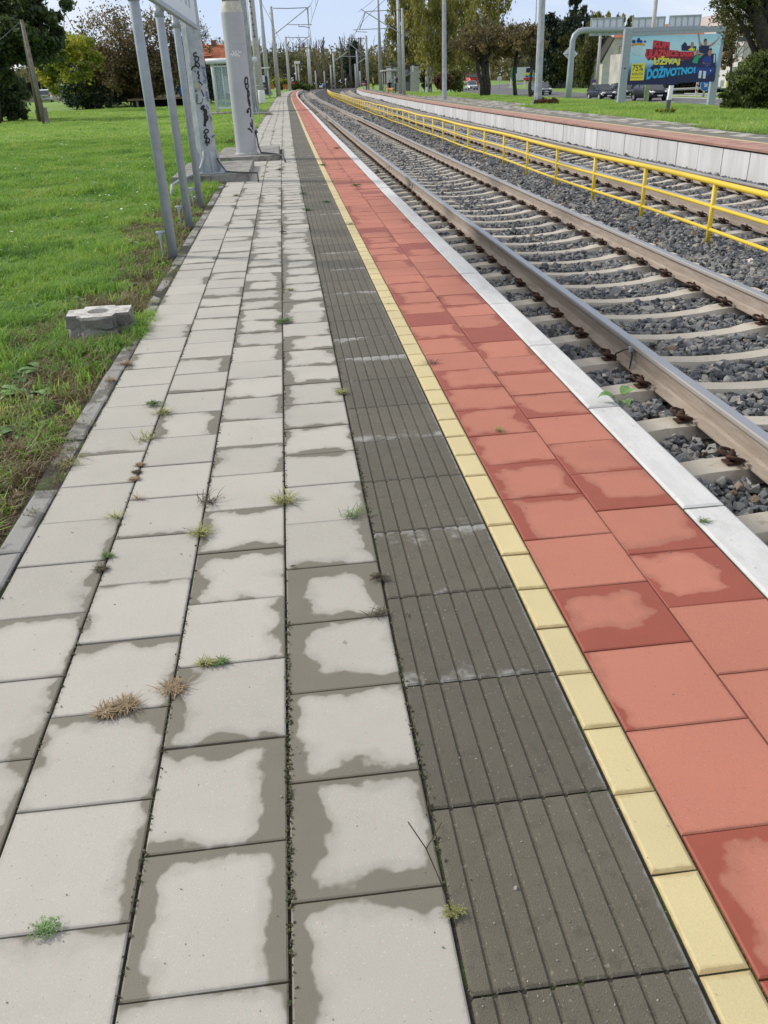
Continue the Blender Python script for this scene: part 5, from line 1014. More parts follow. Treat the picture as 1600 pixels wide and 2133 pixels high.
m_ = MB(); m_.tube(PX(Yb - .5, [(514, -5), (519, 50), (524, 118)]), .03, 5); m_.build('guide_rod', M['galv'], t)
c = foot(547, 219, Yb - 1.2, 0); t = thing('litter_bin', 'white cylindrical litter bin in front of the concrete mast', 'litter bin', (c.x, c.y, 0)); m_ = MB(); m_.tube([(c.x, c.y, .05), (c.x, c.y, .12), (c.x, c.y, .95), (c.x, c.y, 1.0)], [.25, .27, .27, .25], 18); m_.build('body', M['white'], t); m_ = MB(); m_.tube([(c.x, c.y, 1.3), (c.x, c.y, 1.34)], .36, 16); m_.tube([(c.x - .2, c.y, .9), (c.x - .2, c.y, 1.3)], .025, 5); m_.tube([(c.x + .2, c.y, .9), (c.x + .2, c.y, 1.3)], .025, 5); m_.build('hood', M['galv'], t)
pole_('lamp_mast', 'galvanised mast on a footing, beyond the litter bin and the far shelter', 'mast', foot(560, 197, 136, .05), A(541, -25, 136).z, .36, .22, M['galv'], gus=True, group='galvanised masts along the near platform')
Ye = 116.0; pole_('catenary_mast', 'tall conical concrete catenary mast at the platform, nearest of those with a cantilever', 'mast', foot(581, 201, Ye, 0), A(569, 13, Ye).z, .30, .16, M['concrete_pole'], [('top_rod', .045, PX(Ye, [(569, 17), (598, 17.5), (640, 16)]), M['metal_dark']), ('cantilever_tube', .055, PX(Ye, [(574, 70), (610, 41), (646, 12)]), M['galv']), ('registration_tube', .045, PX(Ye, [(598, 51), (650, 51.5)]), M['galv']), ('steady_arm', .035, PX(Ye, [(622, 52), (622, 55), (634, 55.5), (645, 57.5)]), M['metal_dark']), ('bracket', .05, PX(Ye, [(561, 28), (569, 28.5)]), M['metal_dark']), ('insulator', .05, PX(Ye, [(640, 16), (642, 38), (643, 51)]), M['metal_dark'])], 'catenary masts with cantilevers')
Yf = 200.0; pole_('catenary_mast', 'conical concrete catenary mast at the far end of the near platform', 'mast', foot(604, 187, Yf, 0), A(595.5, 76, Yf).z, .36, .2, M['concrete_pole'], [('top_rod', .06, PX(Yf, [(596, 78), (640, 78)]), M['metal_dark']), ('cantilever_tube', .075, PX(Yf, [(600, 107), (646, 74)]), M['galv']), ('registration_tube', .06, PX(Yf, [(614, 98), (651, 100)]), M['metal_dark'])], 'catenary masts with cantilevers')
Yg = 232.0
pole_('catenary_mast', 'concrete mast standing beside a galvanised one where the near track bends away', 'mast', foot(646, 186, Yg, -.2), A(640, 100, Yg).z, .26, .18, M['concrete_pole'])
pole_('lamp_mast', 'galvanised mast close to a concrete one where the near track bends away', 'mast', foot(649.5, 185, Yg + 4, -.2), A(644, 92, Yg + 4).z, .26, .18, M['galv'])
FAR = [(659, 178, 657, 147, .24, 'concrete_pole', 'short grey concrete post in the verge beyond the bend, left of the leaning bare trunk'), (677, 177, 673, 148, .2, 'concrete_pole', 'short pale post beside the blue barrel beyond the bend'), (691, 179, 689, 135, .25, 'concrete_pole', 'pale concrete post paired with a cantilever mast beyond the bend'), (742, 176, 740, 133, .27, 'concrete_pole', 'pale concrete post in front of the dark wood beyond the bend'), (751, 176, 750, 148, .22, 'concrete_pole', 'shortest pale post in front of the dark wood beyond the bend')]
for bx_, by_, tx_, ty_, r_, mt, lb in FAR: pole_('concrete_post', lb, 'post', foot(bx_, by_, 255, -.3), A(tx_, ty_, 255).z, r_, r_ * .7, M[mt])
Yh = 250.0; pole_('catenary_mast', 'galvanised cantilever mast beyond the bend, left of the tall bare trunks', 'mast', foot(698, 178, Yh, -.3), A(696, 110, Yh).z, .28, .2, M['galv'], [('cantilever_tube', .09, PX(Yh, [(697, 127), (725, 107)]), M['concrete_pole']), ('registration_tube', .07, PX(Yh, [(706, 117), (740, 118)]), M['galv'])], 'catenary masts with cantilevers')
pole_('catenary_mast', 'galvanised cantilever mast beyond the bend, among the tall bare trunks', 'mast', foot(746, 175, Yh + 10, -.3), A(744, 105, Yh + 10).z, .28, .2, M['galv'], [('cantilever_tube', .09, PX(Yh + 10, [(746, 131), (764, 119)]), M['concrete_pole']), ('registration_tube', .07, PX(Yh + 10, [(722, 118), (752, 117)]), M['galv'])], 'catenary masts with cantilevers')
Yi = 152.0; pole_('catenary_mast', 'catenary mast by the two standing people on the far platform', 'mast', foot(767, 186.5, Yi, 0), A(765.5, 74, Yi).z, .26, .19, M['galv'], [('top_rod', .05, PX(Yi, [(766, 80), (728, 81)]), M['metal_dark']), ('cantilever_tube', .06, PX(Yi, [(762, 118), (714, 80)]), M['galv'])], 'catenary masts with cantilevers')
Yj = 86.5; pole_('catenary_mast', 'concrete catenary mast with a wide cantilever in front of the kiosk on the far platform', 'mast', foot(842, 198, Yj, 0), A(841.5, 17, Yj).z, .165, .11, M['concrete_pole'], [('top_rod', .03, PX(Yj, [(846, 20), (800, 22), (762, 24)]), M['metal_dark']), ('cantilever_tube', .042, PX(Yj, [(841, 74), (800, 49), (752, 19)]), M['galv']), ('registration_tube', .035, PX(Yj, [(811, 59), (735, 62)]), M['galv']), ('steady_arm', .022, PX(Yj, [(742, 63), (743, 66), (765, 67)]), M['metal_dark']), ('insulator', .035, PX(Yj, [(761, 26), (755, 45), (749, 61)]), M['metal_dark'])], 'catenary masts with cantilevers')
g1 = 'galvanised masts along the far platform'
t, _ = octmast('lamp_mast', 'galvanised octagonal mast on the far platform, nearest to the billboard', 'mast', foot(1120, 217, 43.6, 0), .185, .12, 9, g1, True, 8, 0.0)
t, _ = octmast('lamp_mast', 'galvanised mast on the far platform in front of the birches', 'mast', foot(926, 207, 61.8, 0), .17, .11, 10, g1, False, 8, 0.0)
pole_('lamp_mast', 'galvanised mast beside the concrete catenary mast on the far platform', 'mast', foot(834, 196, 93, 0), A(832, -20, 93).z, .20, .13, M['galv'], group=g1)
pole_('lamp_mast', 'galvanised mast at the left end of the far shelter roof', 'mast', foot(794, 188, 133, 0), A(788, -15, 133).z, .30, .16, M['galv'], group=g1)
# overhead wires
def wire(label, pts, r_=.012):
    m_ = MB(); m_.tube(pts, r_, 4, False); tag(m_.build('overhead_wire', M['metal_dark']), label, 'wire', 'overhead wires')
c0 = A(645, 57.5, Ye); pz = [(3.1 + float(D1(y)) + (c0.x - 3.1 - float(D1(Ye))) * (y / Ye), y, c0.z) for y in np.linspace(30, Ye, 12)]; wire('contact wire over the near track from the nearest cantilever towards the upper edge', pz, .02)
m0 = A(642, 18, Ye); wire('upper messenger wire over the near track above the contact wire', [(p[0], p[1], m0.z - 1.2 * math.sin(math.pi * (p[1] - 30) / (Ye - 30))) for p in pz], .018)
for k in (3, 5, 7, 9):
    p = pz[k]; wire('thin vertical dropper between the two wires over the near track', [Vector(p), Vector((p[0], p[1], m0.z - 1.2 * math.sin(math.pi * (p[1] - 30) / (Ye - 30))))], .012)
c1 = A(651, 100, Yf); wire('contact wire over the near track between the first two cantilever masts', [c0, (c0 + c1) / 2, c1], .03); wire('messenger wire between the first two cantilever masts', [m0, (m0 + A(642, 79, Yf)) / 2 - Vector((0, 0, 1)), A(642, 79, Yf)], .026)
c2 = A(743, 64, Yj); pz = [(6.6 + float(D2(y)) * (y / Yj) + (c2.x - 6.6 - float(D2(Yj))) * (y / Yj), y, c2.z) for y in np.linspace(25, Yj, 10)]; wire('contact wire over the far track towards the upper edge', pz, .016)
m2 = A(760, 25, Yj); wire('messenger wire over the far track above its contact wire', [(p[0] + .2, p[1], m2.z - .8 * math.sin(math.pi * (p[1] - 25) / (Yj - 25))) for p in pz], .014)
c3 = A(720, 110, Yi); wire('contact wire over the far track from the kiosk mast to the people mast', [c2, (c2 + c3) / 2, c3], .02); wire('messenger wire from the kiosk mast to the people mast', [m2, (m2 + A(722, 83, Yi)) / 2 - Vector((0, 0, .8)), A(722, 83, Yi)], .018)
wire('feeder wire hanging beside the masts of the near platform', PX(100, [(541, -20), (546, 8), (550, 16), (561, 35)]) + [A(569, 55, Ye), A(590, 95, Yf)], .02)

# ---------------------------------------------------------------- shelters
def shelter(label, xl, xr, yf, dep, zr, roofth, mt, panes=True, group=None):
    t = thing('shelter', label, 'shelter', ((xl + xr) / 2, yf, 0), group); m_ = MB(); m_.tube([(xl, yf - .2, zr), (xr, yf - .2, zr)], roofth, 14); m_.box(((xl + xr) / 2, yf + dep / 2, zr + roofth * .3), (xr - xl, dep + .3, roofth * 1.2)); m_.build('roof', mt, t)
    for x in (xl + .28, xr - .28):
        for y in (yf + .05, yf + dep - .1): m_ = MB(); m_.tube([(x, y, -.05), (x, y, zr)], .055, 8); m_.build('post', mt, t)
    return t
Ys = 53.5; xl, xr = A(438, 200, Ys).x, A(542, 200, Ys).x; zr = A(490, 126, Ys).z
sh_ = shelter('glass sided shelter with a grey rounded roof behind the thick pole', xl, xr, Ys, 1.6, zr, .14, M['board_white'])
for y in (Ys + .05, Ys + 1.5):
    m_ = MB(); m_.box(((xl + xr) / 2, y, 1.35), (xr - xl - .8, .02, 2.1)); m_.build('pane', M['glass'], sh_)
m_ = MB(); m_.box((xl + .30, Ys + .8, 1.35), (.02, 1.4, 2.1)); m_.build('pane', M['glass'], sh_)
m_ = MB(); m_.box(((xl + xr) / 2, Ys + .05, .27), (xr - xl - .7, .06, .07)); m_.box(((xl + xr) / 2, Ys + .05, zr - .25), (xr - xl - .7, .06, .07)); m_.tube([((xl + xr) / 2 - .6, Ys + .04, .3), ((xl + xr) / 2 - .6, Ys + .04, zr - .2)], .03, 6); m_.build('frame', M['board_white'], sh_)
m_ = MB(); m_.box((xl + 1.0, Ys + 1.2, 1.45), (.5, .03, .9)); m_.build('timetable', M['board_white'], sh_)
m_ = MB(); m_.box(((xl + xr) / 2, Ys + 1.25, .48), (xr - xl - 1.2, .35, .05)); m_.build('bench', M['signblue'], sh_)
m_ = MB(); m_.tube([(xl - .15, Ys - .25, -.05), (xl - .22, Ys - .25, zr - .12), (xl - .9, Ys - .25, zr - .05)], .05, 8); m_.build('downpipe', M['board_white'], sh_)
tag(MB().box(((xl + xr) / 2, Ys + .6, -.06), (xr - xl + .6, 2.2, .16)).build('concrete_footing', M['oldcon']), 'concrete base slab of the glass sided shelter', 'concrete footing')
Yq = 112.0; xl, xr = A(532, 170, Yq).x, A(564, 170, Yq).x; sh2 = shelter('small flat roofed shelter with white notice boards, farther along the near platform', xl, xr, Yq, 1.8, A(548, 142, Yq).z, .08, M['board_white'])
m_ = MB(); m_.box(((xl + xr) / 2, Yq + 1.7, 1.3), (xr - xl - .4, .05, 2.0)); m_.build('rear_wall', M['metal_dark'], sh2)
for px, py, w_, h_ in ((538, 165, .5, .9), (549, 164, .3, .75)):
    c = A(px, py, Yq); m_ = MB(); m_.box((c.x, Yq - .1, c.z), (w_, .04, h_)); m_.build('notice_board', M['board_white'], sh2)
# ---------------------------------------------------------------- far end of the near platform
for px0, px1, lb in ((561, 571, 'orange brown wooden planter left of the nearest cantilever mast'), (590, 602, 'orange brown wooden planter right of the nearest cantilever mast')):
    a, b = A(px0, 186, 205), A(px1, 176, 205); m_ = MB(); m_.box(((a.x + b.x) / 2, 205.4, (a.z + b.z) / 2), (b.x - a.x, .8, b.z - a.z)); t = thing('planter', lb, 'planter', ((a.x + b.x) / 2, 205, a.z)); m_.build('box', M['orange'], t); m_ = MB(); m_.box(((a.x + b.x) / 2, 205.4, b.z), (b.x - a.x + .15, .95, .1)); m_.build('rim', M['orange'], t)
tree('flower_bush', 'yellow flowering bush between the two wooden planters', 'bush', foot(588, 186, 207, -.1), [cp(588, 175, 207, 12, 9), cp(568, 171, 207, 10, 8)], M['lf_yel'], M['bark'], 0, 24, 1300, .26, 41, .5)
tree('bush', 'green bush in front of the wood, right of the planters', 'bush', foot(622, 187, 215, -.3), [cp(618, 178, 215, 16, 8), cp(640, 180, 216, 14, 8)], M['lf_bush'], M['bark'], 0, 30, 1500, .26, 42, .5)
t = thing('signal', 'black railway signal on a pale post among the bushes', 'signal', foot(594, 176, 210, -.2)); c = A(594, 148, 210); m_ = MB(); m_.tube([(c.x, 210, -.3), (c.x, 210, c.z)], .12, 6); m_.build('post', M['concrete_pole'], t); m_ = MB(); m_.box((c.x, 209.8, c.z + .2), (.9, .4, 1.5)); m_.build('head', M['black'], t); m_ = MB(); m_.box((c.x, 209.7, c.z - 1.0), (.5, .3, .5)); m_.build('lower_head', M['black'], t)
def text_mesh(s, name, mt, parent, place, bold=.0, mirror=False):
    cu = bpy.data.curves.new('txt', 'FONT'); cu.body = s; cu.size = 1; cu.offset = bold; cu.resolution_u = 3; o = bpy.data.objects.new('txt', cu); COL.objects.link(o)
    dg = bpy.context.evaluated_depsgraph_get(); me = bpy.data.meshes.new_from_object(o.evaluated_get(dg)); bpy.data.objects.remove(o); n = len(me.vertices); co = np.zeros(n * 3, np.float32); me.vertices.foreach_get('co', co); co = co.reshape(-1, 3)
    lo, hi = co.min(0), co.max(0); u = (co[:, 0] - lo[0]) / max(1e-6, hi[0] - lo[0]); v = (co[:, 1] - lo[1]) / max(1e-6, hi[1] - lo[1]); org = np.array(world_loc(parent)) if parent is not None else np.zeros(3)
    P = np.array([place(a, b) for a, b in zip(u, v)]) - org; me.vertices.foreach_set('co', P.astype(np.float32).ravel()); me.materials.clear(); me.materials.append(mt); me.update(); o = bpy.data.objects.new(name, me); COL.objects.link(o)
    if parent is not None: o.parent = parent
    return o
def pxplace(Y, x0, y0, x1, y1):        # text box upright at one distance
    a, b = A(x0, y1, Y), A(x1, y0, Y)
    return lambda u, v: (a.x + (b.x - a.x) * u, Y, a.z + (b.z - a.z) * v)
t = thing('track_sign', 'black square sign with a white letter S and a red base board', 'sign', foot(609, 178, 214, -.2)); a, b = A(604.5, 170, 214), A(613.5, 159, 214); m_ = MB(); m_.box(((a.x + b.x) / 2, 214, (a.z + b.z) / 2), (b.x - a.x, .1, b.z - a.z)); m_.tube([((a.x + b.x) / 2, 214.1, -.3), ((a.x + b.x) / 2, 214.1, a.z)], .06, 6); m_.build('board', M['black'], t); text_mesh('S', 'lettering', M['white'], t, pxplace(213.92, 606.5, 161, 611.5, 169), .03)
a = A(609, 173, 213.6); m_ = MB(); m_.box((a.x, 213.6, a.z), (1.1, .08, .35)); m_.build('red_board', M['red'], t)
t = thing('box_sign', 'white box sign on two pale posts in front of the wood', 'sign', foot(620, 176, 225, -.3)); c = A(619, 130, 225); m_ = MB(); m_.box((c.x, 225, c.z), (1.4, .5, .55)); m_.build('box', M['white'], t)
for px, pt in ((615.5, 133), (621, 133)):
    a = A(px, pt, 225); b = A(px + 2.6, 176, 225); m_ = MB(); m_.tube([(b.x, 225, -.3), (a.x, 225, c.z)], .17, 6); m_.build('post', M['concrete_pole'], t)
c = A(669, 180, 252); m_ = MB(); m_.box((c.x, 252, c.z), (.9, .6, .5)); tag(m_.build('cable_box', M['white']), 'small white cabinet beside the track beyond the bend', 'cabinet'); c = A(674, 178.5, 252); t = thing('barrel', 'blue barrel beside the small white cabinet beyond the bend', 'barrel', (c.x, 252, c.z - .5)); m_ = MB(); m_.tube([(c.x, 252, c.z - .45), (c.x, 252, c.z), (c.x, 252, c.z + .45)], [.33, .37, .33], 10); m_.build('body', M['blue'], t); m_ = MB(); m_.tube([(c.x, 252, c.z + .45), (c.x, 252, c.z + .5)], .28, 10); m_.build('lid', M['white'], t)
t = thing('round_sign', 'small round white sign on a post beyond the yellow railing', 'sign', foot(720, 176, 205, -.3)); c = A(720, 165.5, 205); m_ = MB(); m_.tube([(c.x, 204.9, c.z), (c.x, 205.0, c.z)], .22, 12); m_.build('plate', M['white'], t); m_ = MB(); m_.tube([(c.x, 205.05, -.4), (c.x, 205.05, c.z)], .06, 6); m_.build('post', M['galv'], t)
t = thing('striped_board', 'small red and white board at the end of the far platform', 'sign', foot(758, 184, 158, -.1)); c = A(757.5, 174.5, 158); m_ = MB(); m_.box((c.x, 158, c.z), (.7, .06, .35)); m_.build('plate', M['red'], t); m_ = MB(); m_.box((c.x, 157.95, c.z), (.6, .02, .1)); m_.build('stripe', M['white'], t); m_ = MB(); m_.tube([(c.x, 158.05, -.1), (c.x, 158.05, c.z)], .05, 6); m_.build('post', M['galv'], t)
# pollarded bare trunks
POL = [('tall bare leaning trunk cut off at the top, left of the others', [[(671, 178), (664, 150), (656, 122), (651, 100)], [(655, 115), (655.5, 97)]], 258), ('bare pollarded trunk with a fork of five short stubs', [[(678, 176), (676, 150), (674, 120), (673, 95), (674, 77)], [(673, 100), (667, 83)], [(672, 112), (664, 83)], [(673.5, 92), (670, 82)], [(673.5, 95), (677, 84)], [(675, 122), (665, 109)]], 258),
 ('bare trunk bent at its cut top, alone between two masts', [[(716, 176), (713, 150), (710.5, 110), (710, 92), (707, 76.5)]], 262), ('straight dark bare trunk with one short stub', [[(732, 176), (730, 150), (728, 110), (726.5, 92), (727.3, 78)], [(727, 100), (722, 87)]], 264), ('slender dark bare trunk left of the forked one', [[(746, 176), (746.5, 140), (747.5, 110), (747.4, 78)]], 268), ('dark forked bare trunk with a long right stub', [[(753, 176), (752.5, 140), (752.5, 105), (751, 92), (750.8, 78)], [(752.5, 108), (756, 100), (760, 88)]], 266)]
for lb, paths, Y in POL:
    p0 = foot(*paths[0][0], Y, -.3); t = thing('bare_tree', lb, 'tree', p0, 'pollarded trees beyond the bend'); m_ = MB()
    for i, pth in enumerate(paths):
        n = len(pth); r0 = .36 if i == 0 else .17; m_.tube(PX(Y, pth), [r0 * (1 - .55 * k / (n - 1)) for k in range(n)], 7)
    m_.build('trunk', M['bark_grey'], t)
# ---------------------------------------------------------------- far wood, one mass of crowns
r = np.random.default_rng(77); cs = []; rr = []; ti = []
def prof_top(px): return np.interp(px, [-80, 60, 200, 330, 400, 430, 520, 560, 600, 640, 690, 712, 735, 745, 765, 800, 840, 900, 960, 1010, 1100, 1250, 1400, 1700], [150, 155, 150, 135, 118, 110, 108, 112, 116, 112, 122, 112, 106, 108, 112, 116, 112, 104, 106, 112, 122, 130, 125, 125])
for _ in range(2300):
    px = r.uniform(-70, 1680); Y = r.uniform(285, 350); top = prof_top(px) + r.uniform(-5, 10); py = top + (180 - top) * r.uniform(0, 1) ** 1.2; c = A(px, py, Y); cs.append(c[:]); rr.append(r.uniform(1.6, 3.6)); ti.append(np.clip(r.normal(.45, .22) + .25 * math.sin(px * .05), .03, .97))
V, F, T = leaf_cloud(r, cs, rr, 40, .62, .9, 0, ti); stuff(np_mesh('far_woods', V, F, M['lf_far'], None, {'tint': T}), 'olive and brown wood closing the view beyond the bend', 'woods')
m_ = MB()
for k in range(170):
    px = r.uniform(450, 870); Y = r.uniform(350, 375); top = prof_top(px) - r.uniform(8, 36); b = A(px, 165, Y); tt = A(px + r.uniform(-3, 3), top, Y); m_.tube([b, (b + tt) / 2 + Vector((r.normal(0, .2), 0, 0)), tt], [.26, .17, .07], 4, False)
    for j in range(7):
        f = r.uniform(.35, .95); s = b + (tt - b) * f; d = Vector((r.normal(0, .5), 0, abs(r.normal(.9, .3)))) * r.uniform(.8, 2.6); m_.tube([s, s + d], [.10, .05], 3, False)
stuff(m_.build('far_bare_trees', M['bark_grey']), 'row of bare poplars rising behind the far wood', 'woods')
tree('conifer', 'dark pointed conifer rising from the middle of the far wood', 'tree', foot(735, 170, 284, -.3), [cp(735, 140, 284, 17, 26), cp(735, 108, 284, 11, 18), cp(735, 92, 284, 6, 10)], M['lf_con'], M['bark'], .3, 60, 3000, .34, 51, .5, limbs=4)
# ---------------------------------------------------------------- far platform: shelter, kiosk, marker, people
Yk = 112.0; xl, xr = A(797, 170, Yk).x, A(833, 170, Yk).x; sh3 = shelter('flat roofed shelter with dark glass on the far platform in front of the kiosk', xl, xr, Yk, 2.2, A(815, 147, Yk).z, .10, M['concrete_pole'])
m_ = MB(); m_.box(((xl + xr) / 2 + .3, Yk + 2.1, 1.4), ((xr - xl) * .6, .03, 2.2)); m_.build('pane', M['glass'], sh3); m_ = MB(); m_.box((xr - .4, Yk + 1.1, 1.4), (.03, 1.8, 2.2)); m_.build('pane', M['glass'], sh3); m_ = MB(); m_.box(((xl + xr) / 2, Yk + 1.8, .5), (1.6, .4, .06)); m_.build('bench', M['metal_dark'], sh3)
Yw = 124.0; kt = thing('kiosk', 'low grey kiosk building with a blank concrete end wall and a poster front', 'kiosk', foot(850, 185, Yw, -.1))
a, b = A(856, 182, Yw - 2), A(880, 137, Yw - 2); m_ = MB(); m_.slab([(a.x, Yw - 2, -.3), (b.x - .4, Yw - 1, -.3), (b.x + .1, Yw - 1, b.z), (a.x, Yw - 2, b.z)], (.6, 6, 0)); m_.build('wall', M['concrete_pole'], kt)
c, d = A(816, 180, Yw), A(856, 137, Yw); m_ = MB(); m_.box(((c.x + d.x) / 2, Yw + 3, d.z / 2 - .1), (d.x - c.x, 6, d.z + .2)); m_.build('front_wall', M['cloth_grey'], kt); m_ = MB(); m_.box(((c.x + b.x) / 2, Yw + 2.5, d.z + .06), (b.x - c.x + .3, 8, .14)); m_.build('roof', M['metal_dark'], kt)
for px0, py0, px1, py1, mt, nm in ((818, 139, 833, 143, 'white', 'fascia_board'), (832, 148, 841, 154, 'signblue', 'poster'), (845, 145, 851, 153, 'white', 'poster'), (833, 162, 851, 171, 'metal_dark', 'window'), (854, 137, 857, 150, 'white', 'poster')):
    e, f = A(px0, py1, Yw - .1), A(px1, py0, Yw - .1); m_ = MB(); m_.box(((e.x + f.x) / 2, Yw - .06 if px0 < 853 else Yw - 2.1, (e.z + f.z) / 2), (f.x - e.x, .06, f.z - e.z)); m_.build(nm, M[mt], kt)
e = A(845, 158, Yw - 1); m_ = MB(); m_.slab([(e.x - .2, Yw, e.z + .2), (e.x + 1.0, Yw, e.z + .7), (e.x + 1.0, Yw - 1.2, e.z + .3), (e.x - .2, Yw - 1.2, e.z - .1)], (0, 0, .06)); m_.build('awning', M['concrete_pole'], kt)
km = foot(889, 193, 92, -.05); t = thing('marker_post', 'small white marker stone with a dark cap on the grass before the birches', 'marker', km); m_ = MB(); m_.box((km.x, 92, .22), (.22, .2, .62), taper=.85); m_.build('body', M['white'], t); m_ = MB(); m_.box((km.x, 92, .56), (.16, .15, .1)); m_.build('cap', M['dark'], t)

def body(name, label, joints, edges, radii, zones, base, group=None, cat='person'):
    """one skinned figure; zones: function(point) -> material index"""
    me = bpy.data.meshes.new(name); me.from_pydata([Vector(p) + base for p in joints], edges, []); o = bpy.data.objects.new(name, me); COL.objects.link(o); md = o.modifiers.new('skin', 'SKIN'); sk = me.skin_vertices[0].data
    for i, r_ in enumerate(radii): sk[i].radius = (r_, r_) if not isinstance(r_, tuple) else r_
    sk[0].use_root = True; md.use_smooth_shade = True; sb = o.modifiers.new('sub', 'SUBSURF'); sb.levels = 1; sb.render_levels = 1
    dg = bpy.context.evaluated_depsgraph_get(); dg.update(); m2 = bpy.data.meshes.new_from_object(o.evaluated_get(dg)); bpy.data.objects.remove(o); m2.name = name
    m2.materials.clear()
    for k in zones[0]: m2.materials.append(k)
    for p in m2.polygons: p.material_index = zones[1](p.center - base); p.use_smooth = True
    m2.transform(Matrix.Translation(-base)); o = bpy.data.objects.new(name, m2); COL.objects.link(o); o.location = base; tag(o, label, cat, group); return o
def person(label, base, yaw, top, bottom, hair, arms, h=1.74, seated=False):
    k = h / 1.74; c, s = math.cos(yaw), math.sin(yaw); R = lambda x, y, z: Vector(((x * c - y * s) * k, (x * s + y * c) * k, z * k))   # x right, y forward
    hip = .92
    J = [(0, 0, hip), (0, .0, 1.12), (0, 0, 1.34), (0, 0, 1.48), (0, .02, 1.58), (0, .02, 1.70)]; r_ = [.145, .135, .15, .065, .085, .075]; E = [(0, 1), (1, 2), (2, 3), (3, 4), (4, 5)]
    for sx in (-1, 1):
        n = len(J)
        J += [(sx * .10, 0, .86), (sx * .11, .02, .48), (sx * .11, -.01, .09), (sx * .12, .12, .05)]; r_ += [.095, .062, .045, .042]; E += [(0, n), (n, n + 1), (n + 1, n + 2), (n + 2, n + 3)]
        n = len(J); el, ha = arms[0 if sx < 0 else 1]; J += [(sx * .20, 0, 1.38), el, ha, tuple(np.array(ha) + (np.array(ha) - np.array(el)) * .35)]; r_ += [.062, .046, .036, .03]; E += [(2, n), (n, n + 1), (n + 1, n + 2), (n + 2, n + 3)]
    if seated:
        for i in (6, 14): 
            J[i] = (J[i][0], .05, .5); J[i + 1] = (J[i + 1][0], .45, .5); J[i + 2] = (J[i + 2][0], .45, .09); J[i + 3] = (J[i + 3][0], .57, .05)
        J[:6] = [(a, b, z - .42) for a, b, z in J[:6]]
        for i in (10, 18): J[i] = (J[i][0], 0, .96)
    J2 = [R(*p) for p in J]; r2 = [q_ * k for q_ in r_]
    dz = .42 if seated else 0
    def zone(p):
        z = p.z / k; x = p.x * c + p.y * s
        if z > 1.45 - dz: return 2
        if z < .10: return 3
        if not seated and z < .93 and abs(x) / k < .21 and z > .1: return 1 if abs(x) / k < .19 or z < .7 else 0
        if seated and z < .56: return 1
        return 0
    o = body('person', label, J2, E, r2, ([top, bottom, M['skin'], M['black']], zone), base)
    hd = R(0, .0, 1.685 - dz); m_ = MB(); m_.sphere(Vector(base) + hd + R(0, -.02, 0), (.092 * k, .10 * k, .085 * k), 10, 7); m_.build('hair', hair, o)
    f = MB(); f.sphere(Vector(base) + R(0, .105, 1.60 - dz), .02 * k, 6, 4); f.build('nose', M['skin'], o)
    return o
pA = foot(763.5, 187, 148, 0); person('person in dark clothes standing beside the far platform mast', pA, 1.2, M['cloth_black'], M['cloth_black'], M['hair'], [((-.26, .05, 1.12), (-.24, .18, .90)), ((.26, .02, 1.12), (.27, .12, .88))])
pB = foot(778, 187.5, 146, 0); pbo = person('person in dark jacket over a yellow vest holding a yellow bag', pB, 2.6, M['cloth_black'], M['cloth_black'], M['hair_fair'], [((-.26, .02, 1.12), (-.25, .16, .95)), ((.26, .05, 1.12), (.24, .22, .92))])
m_ = MB(); m_.box((pB.x + .02, pB.y - .15, 1.15), (.14, .06, .52)); m_.build('vest', M['hiviz'], pbo)
t = thing('bag', 'yellow shopping bag held by the person in the dark jacket', 'bag', (pB.x - .38, pB.y - .2, .55)); m_ = MB(); m_.box((pB.x - .38, pB.y - .2, .62), (.42, .16, .46), taper=.85); m_.build('body', M['hiviz'], t); m_ = MB(); m_.tube([(pB.x - .48, pB.y - .2, .84), (pB.x - .38, pB.y - .2, .98), (pB.x - .28, pB.y - .2, .84)], .015, 5); m_.build('handle', M['hiviz'], t)
pC = foot(824.5, 193.5, 100, 0); person('person in jeans and grey top with a black backpack, reaching left before the shelter', pC, 1.15, M['cloth_grey'], M['jeans'], M['hair'], [((-.42, .12, 1.18), (-.52, .34, 1.16)), ((.27, .03, 1.12), (.25, .16, .92))], 1.78)
t = thing('backpack', 'black backpack worn by the person in jeans', 'backpack', (pC.x + .18, pC.y - .12, 1.2)); m_ = MB(); m_.sphere((pC.x + .20, pC.y - .16, 1.24), (.17, .15, .26), 10, 8); m_.build('body', M['cloth_black'], t); m_ = MB(); m_.sphere((pC.x + .22, pC.y - .28, 1.13), (.11, .05, .13), 8, 6); m_.build('pocket', M['metal_dark'], t)
pD = foot(812, 186, Yk + 1.6, 0); pD.z = .0; person('seated person in dark clothes on the bench inside the far shelter', pD, 3.0, M['cloth_black'], M['cloth_black'], M['hair'], [((-.27, .10, .72), (-.15, .32, .62)), ((.27, .10, .72), (.15, .32, .62))], 1.72, True)
# dog
dp = foot(815, 195.5, 96, 0); J = [(0, 0, .42), (.22, 0, .43), (.40, 0, .44), (.52, 0, .56), (.62, 0, .64), (.76, 0, .60)]; rr_ = [.12, .13, .15, .10, .095, .05]; E = [(0, 1), (1, 2), (2, 3), (3, 4), (4, 5)]
J += [(-.18, 0, .45)]; rr_ += [.12]; E += [(0, 6)]; J += [(-.36, 0, .52), (-.46, .02, .62)]; rr_ += [.05, .045]; E += [(6, 7), (7, 8)]
for sy in (-1, 1):
    n = len(J); J += [(.36, sy * .09, .30), (.35, sy * .09, .16), (.37, sy * .09, .03)]; rr_ += [.07, .042, .035]; E += [(2, n), (n, n + 1), (n + 1, n + 2)]
    n = len(J); J += [(-.16, sy * .09, .32), (-.26, sy * .10, .17), (-.22, sy * .10, .03)]; rr_ += [.085, .045, .035]; E += [(6, n), (n, n + 1), (n + 1, n + 2)]
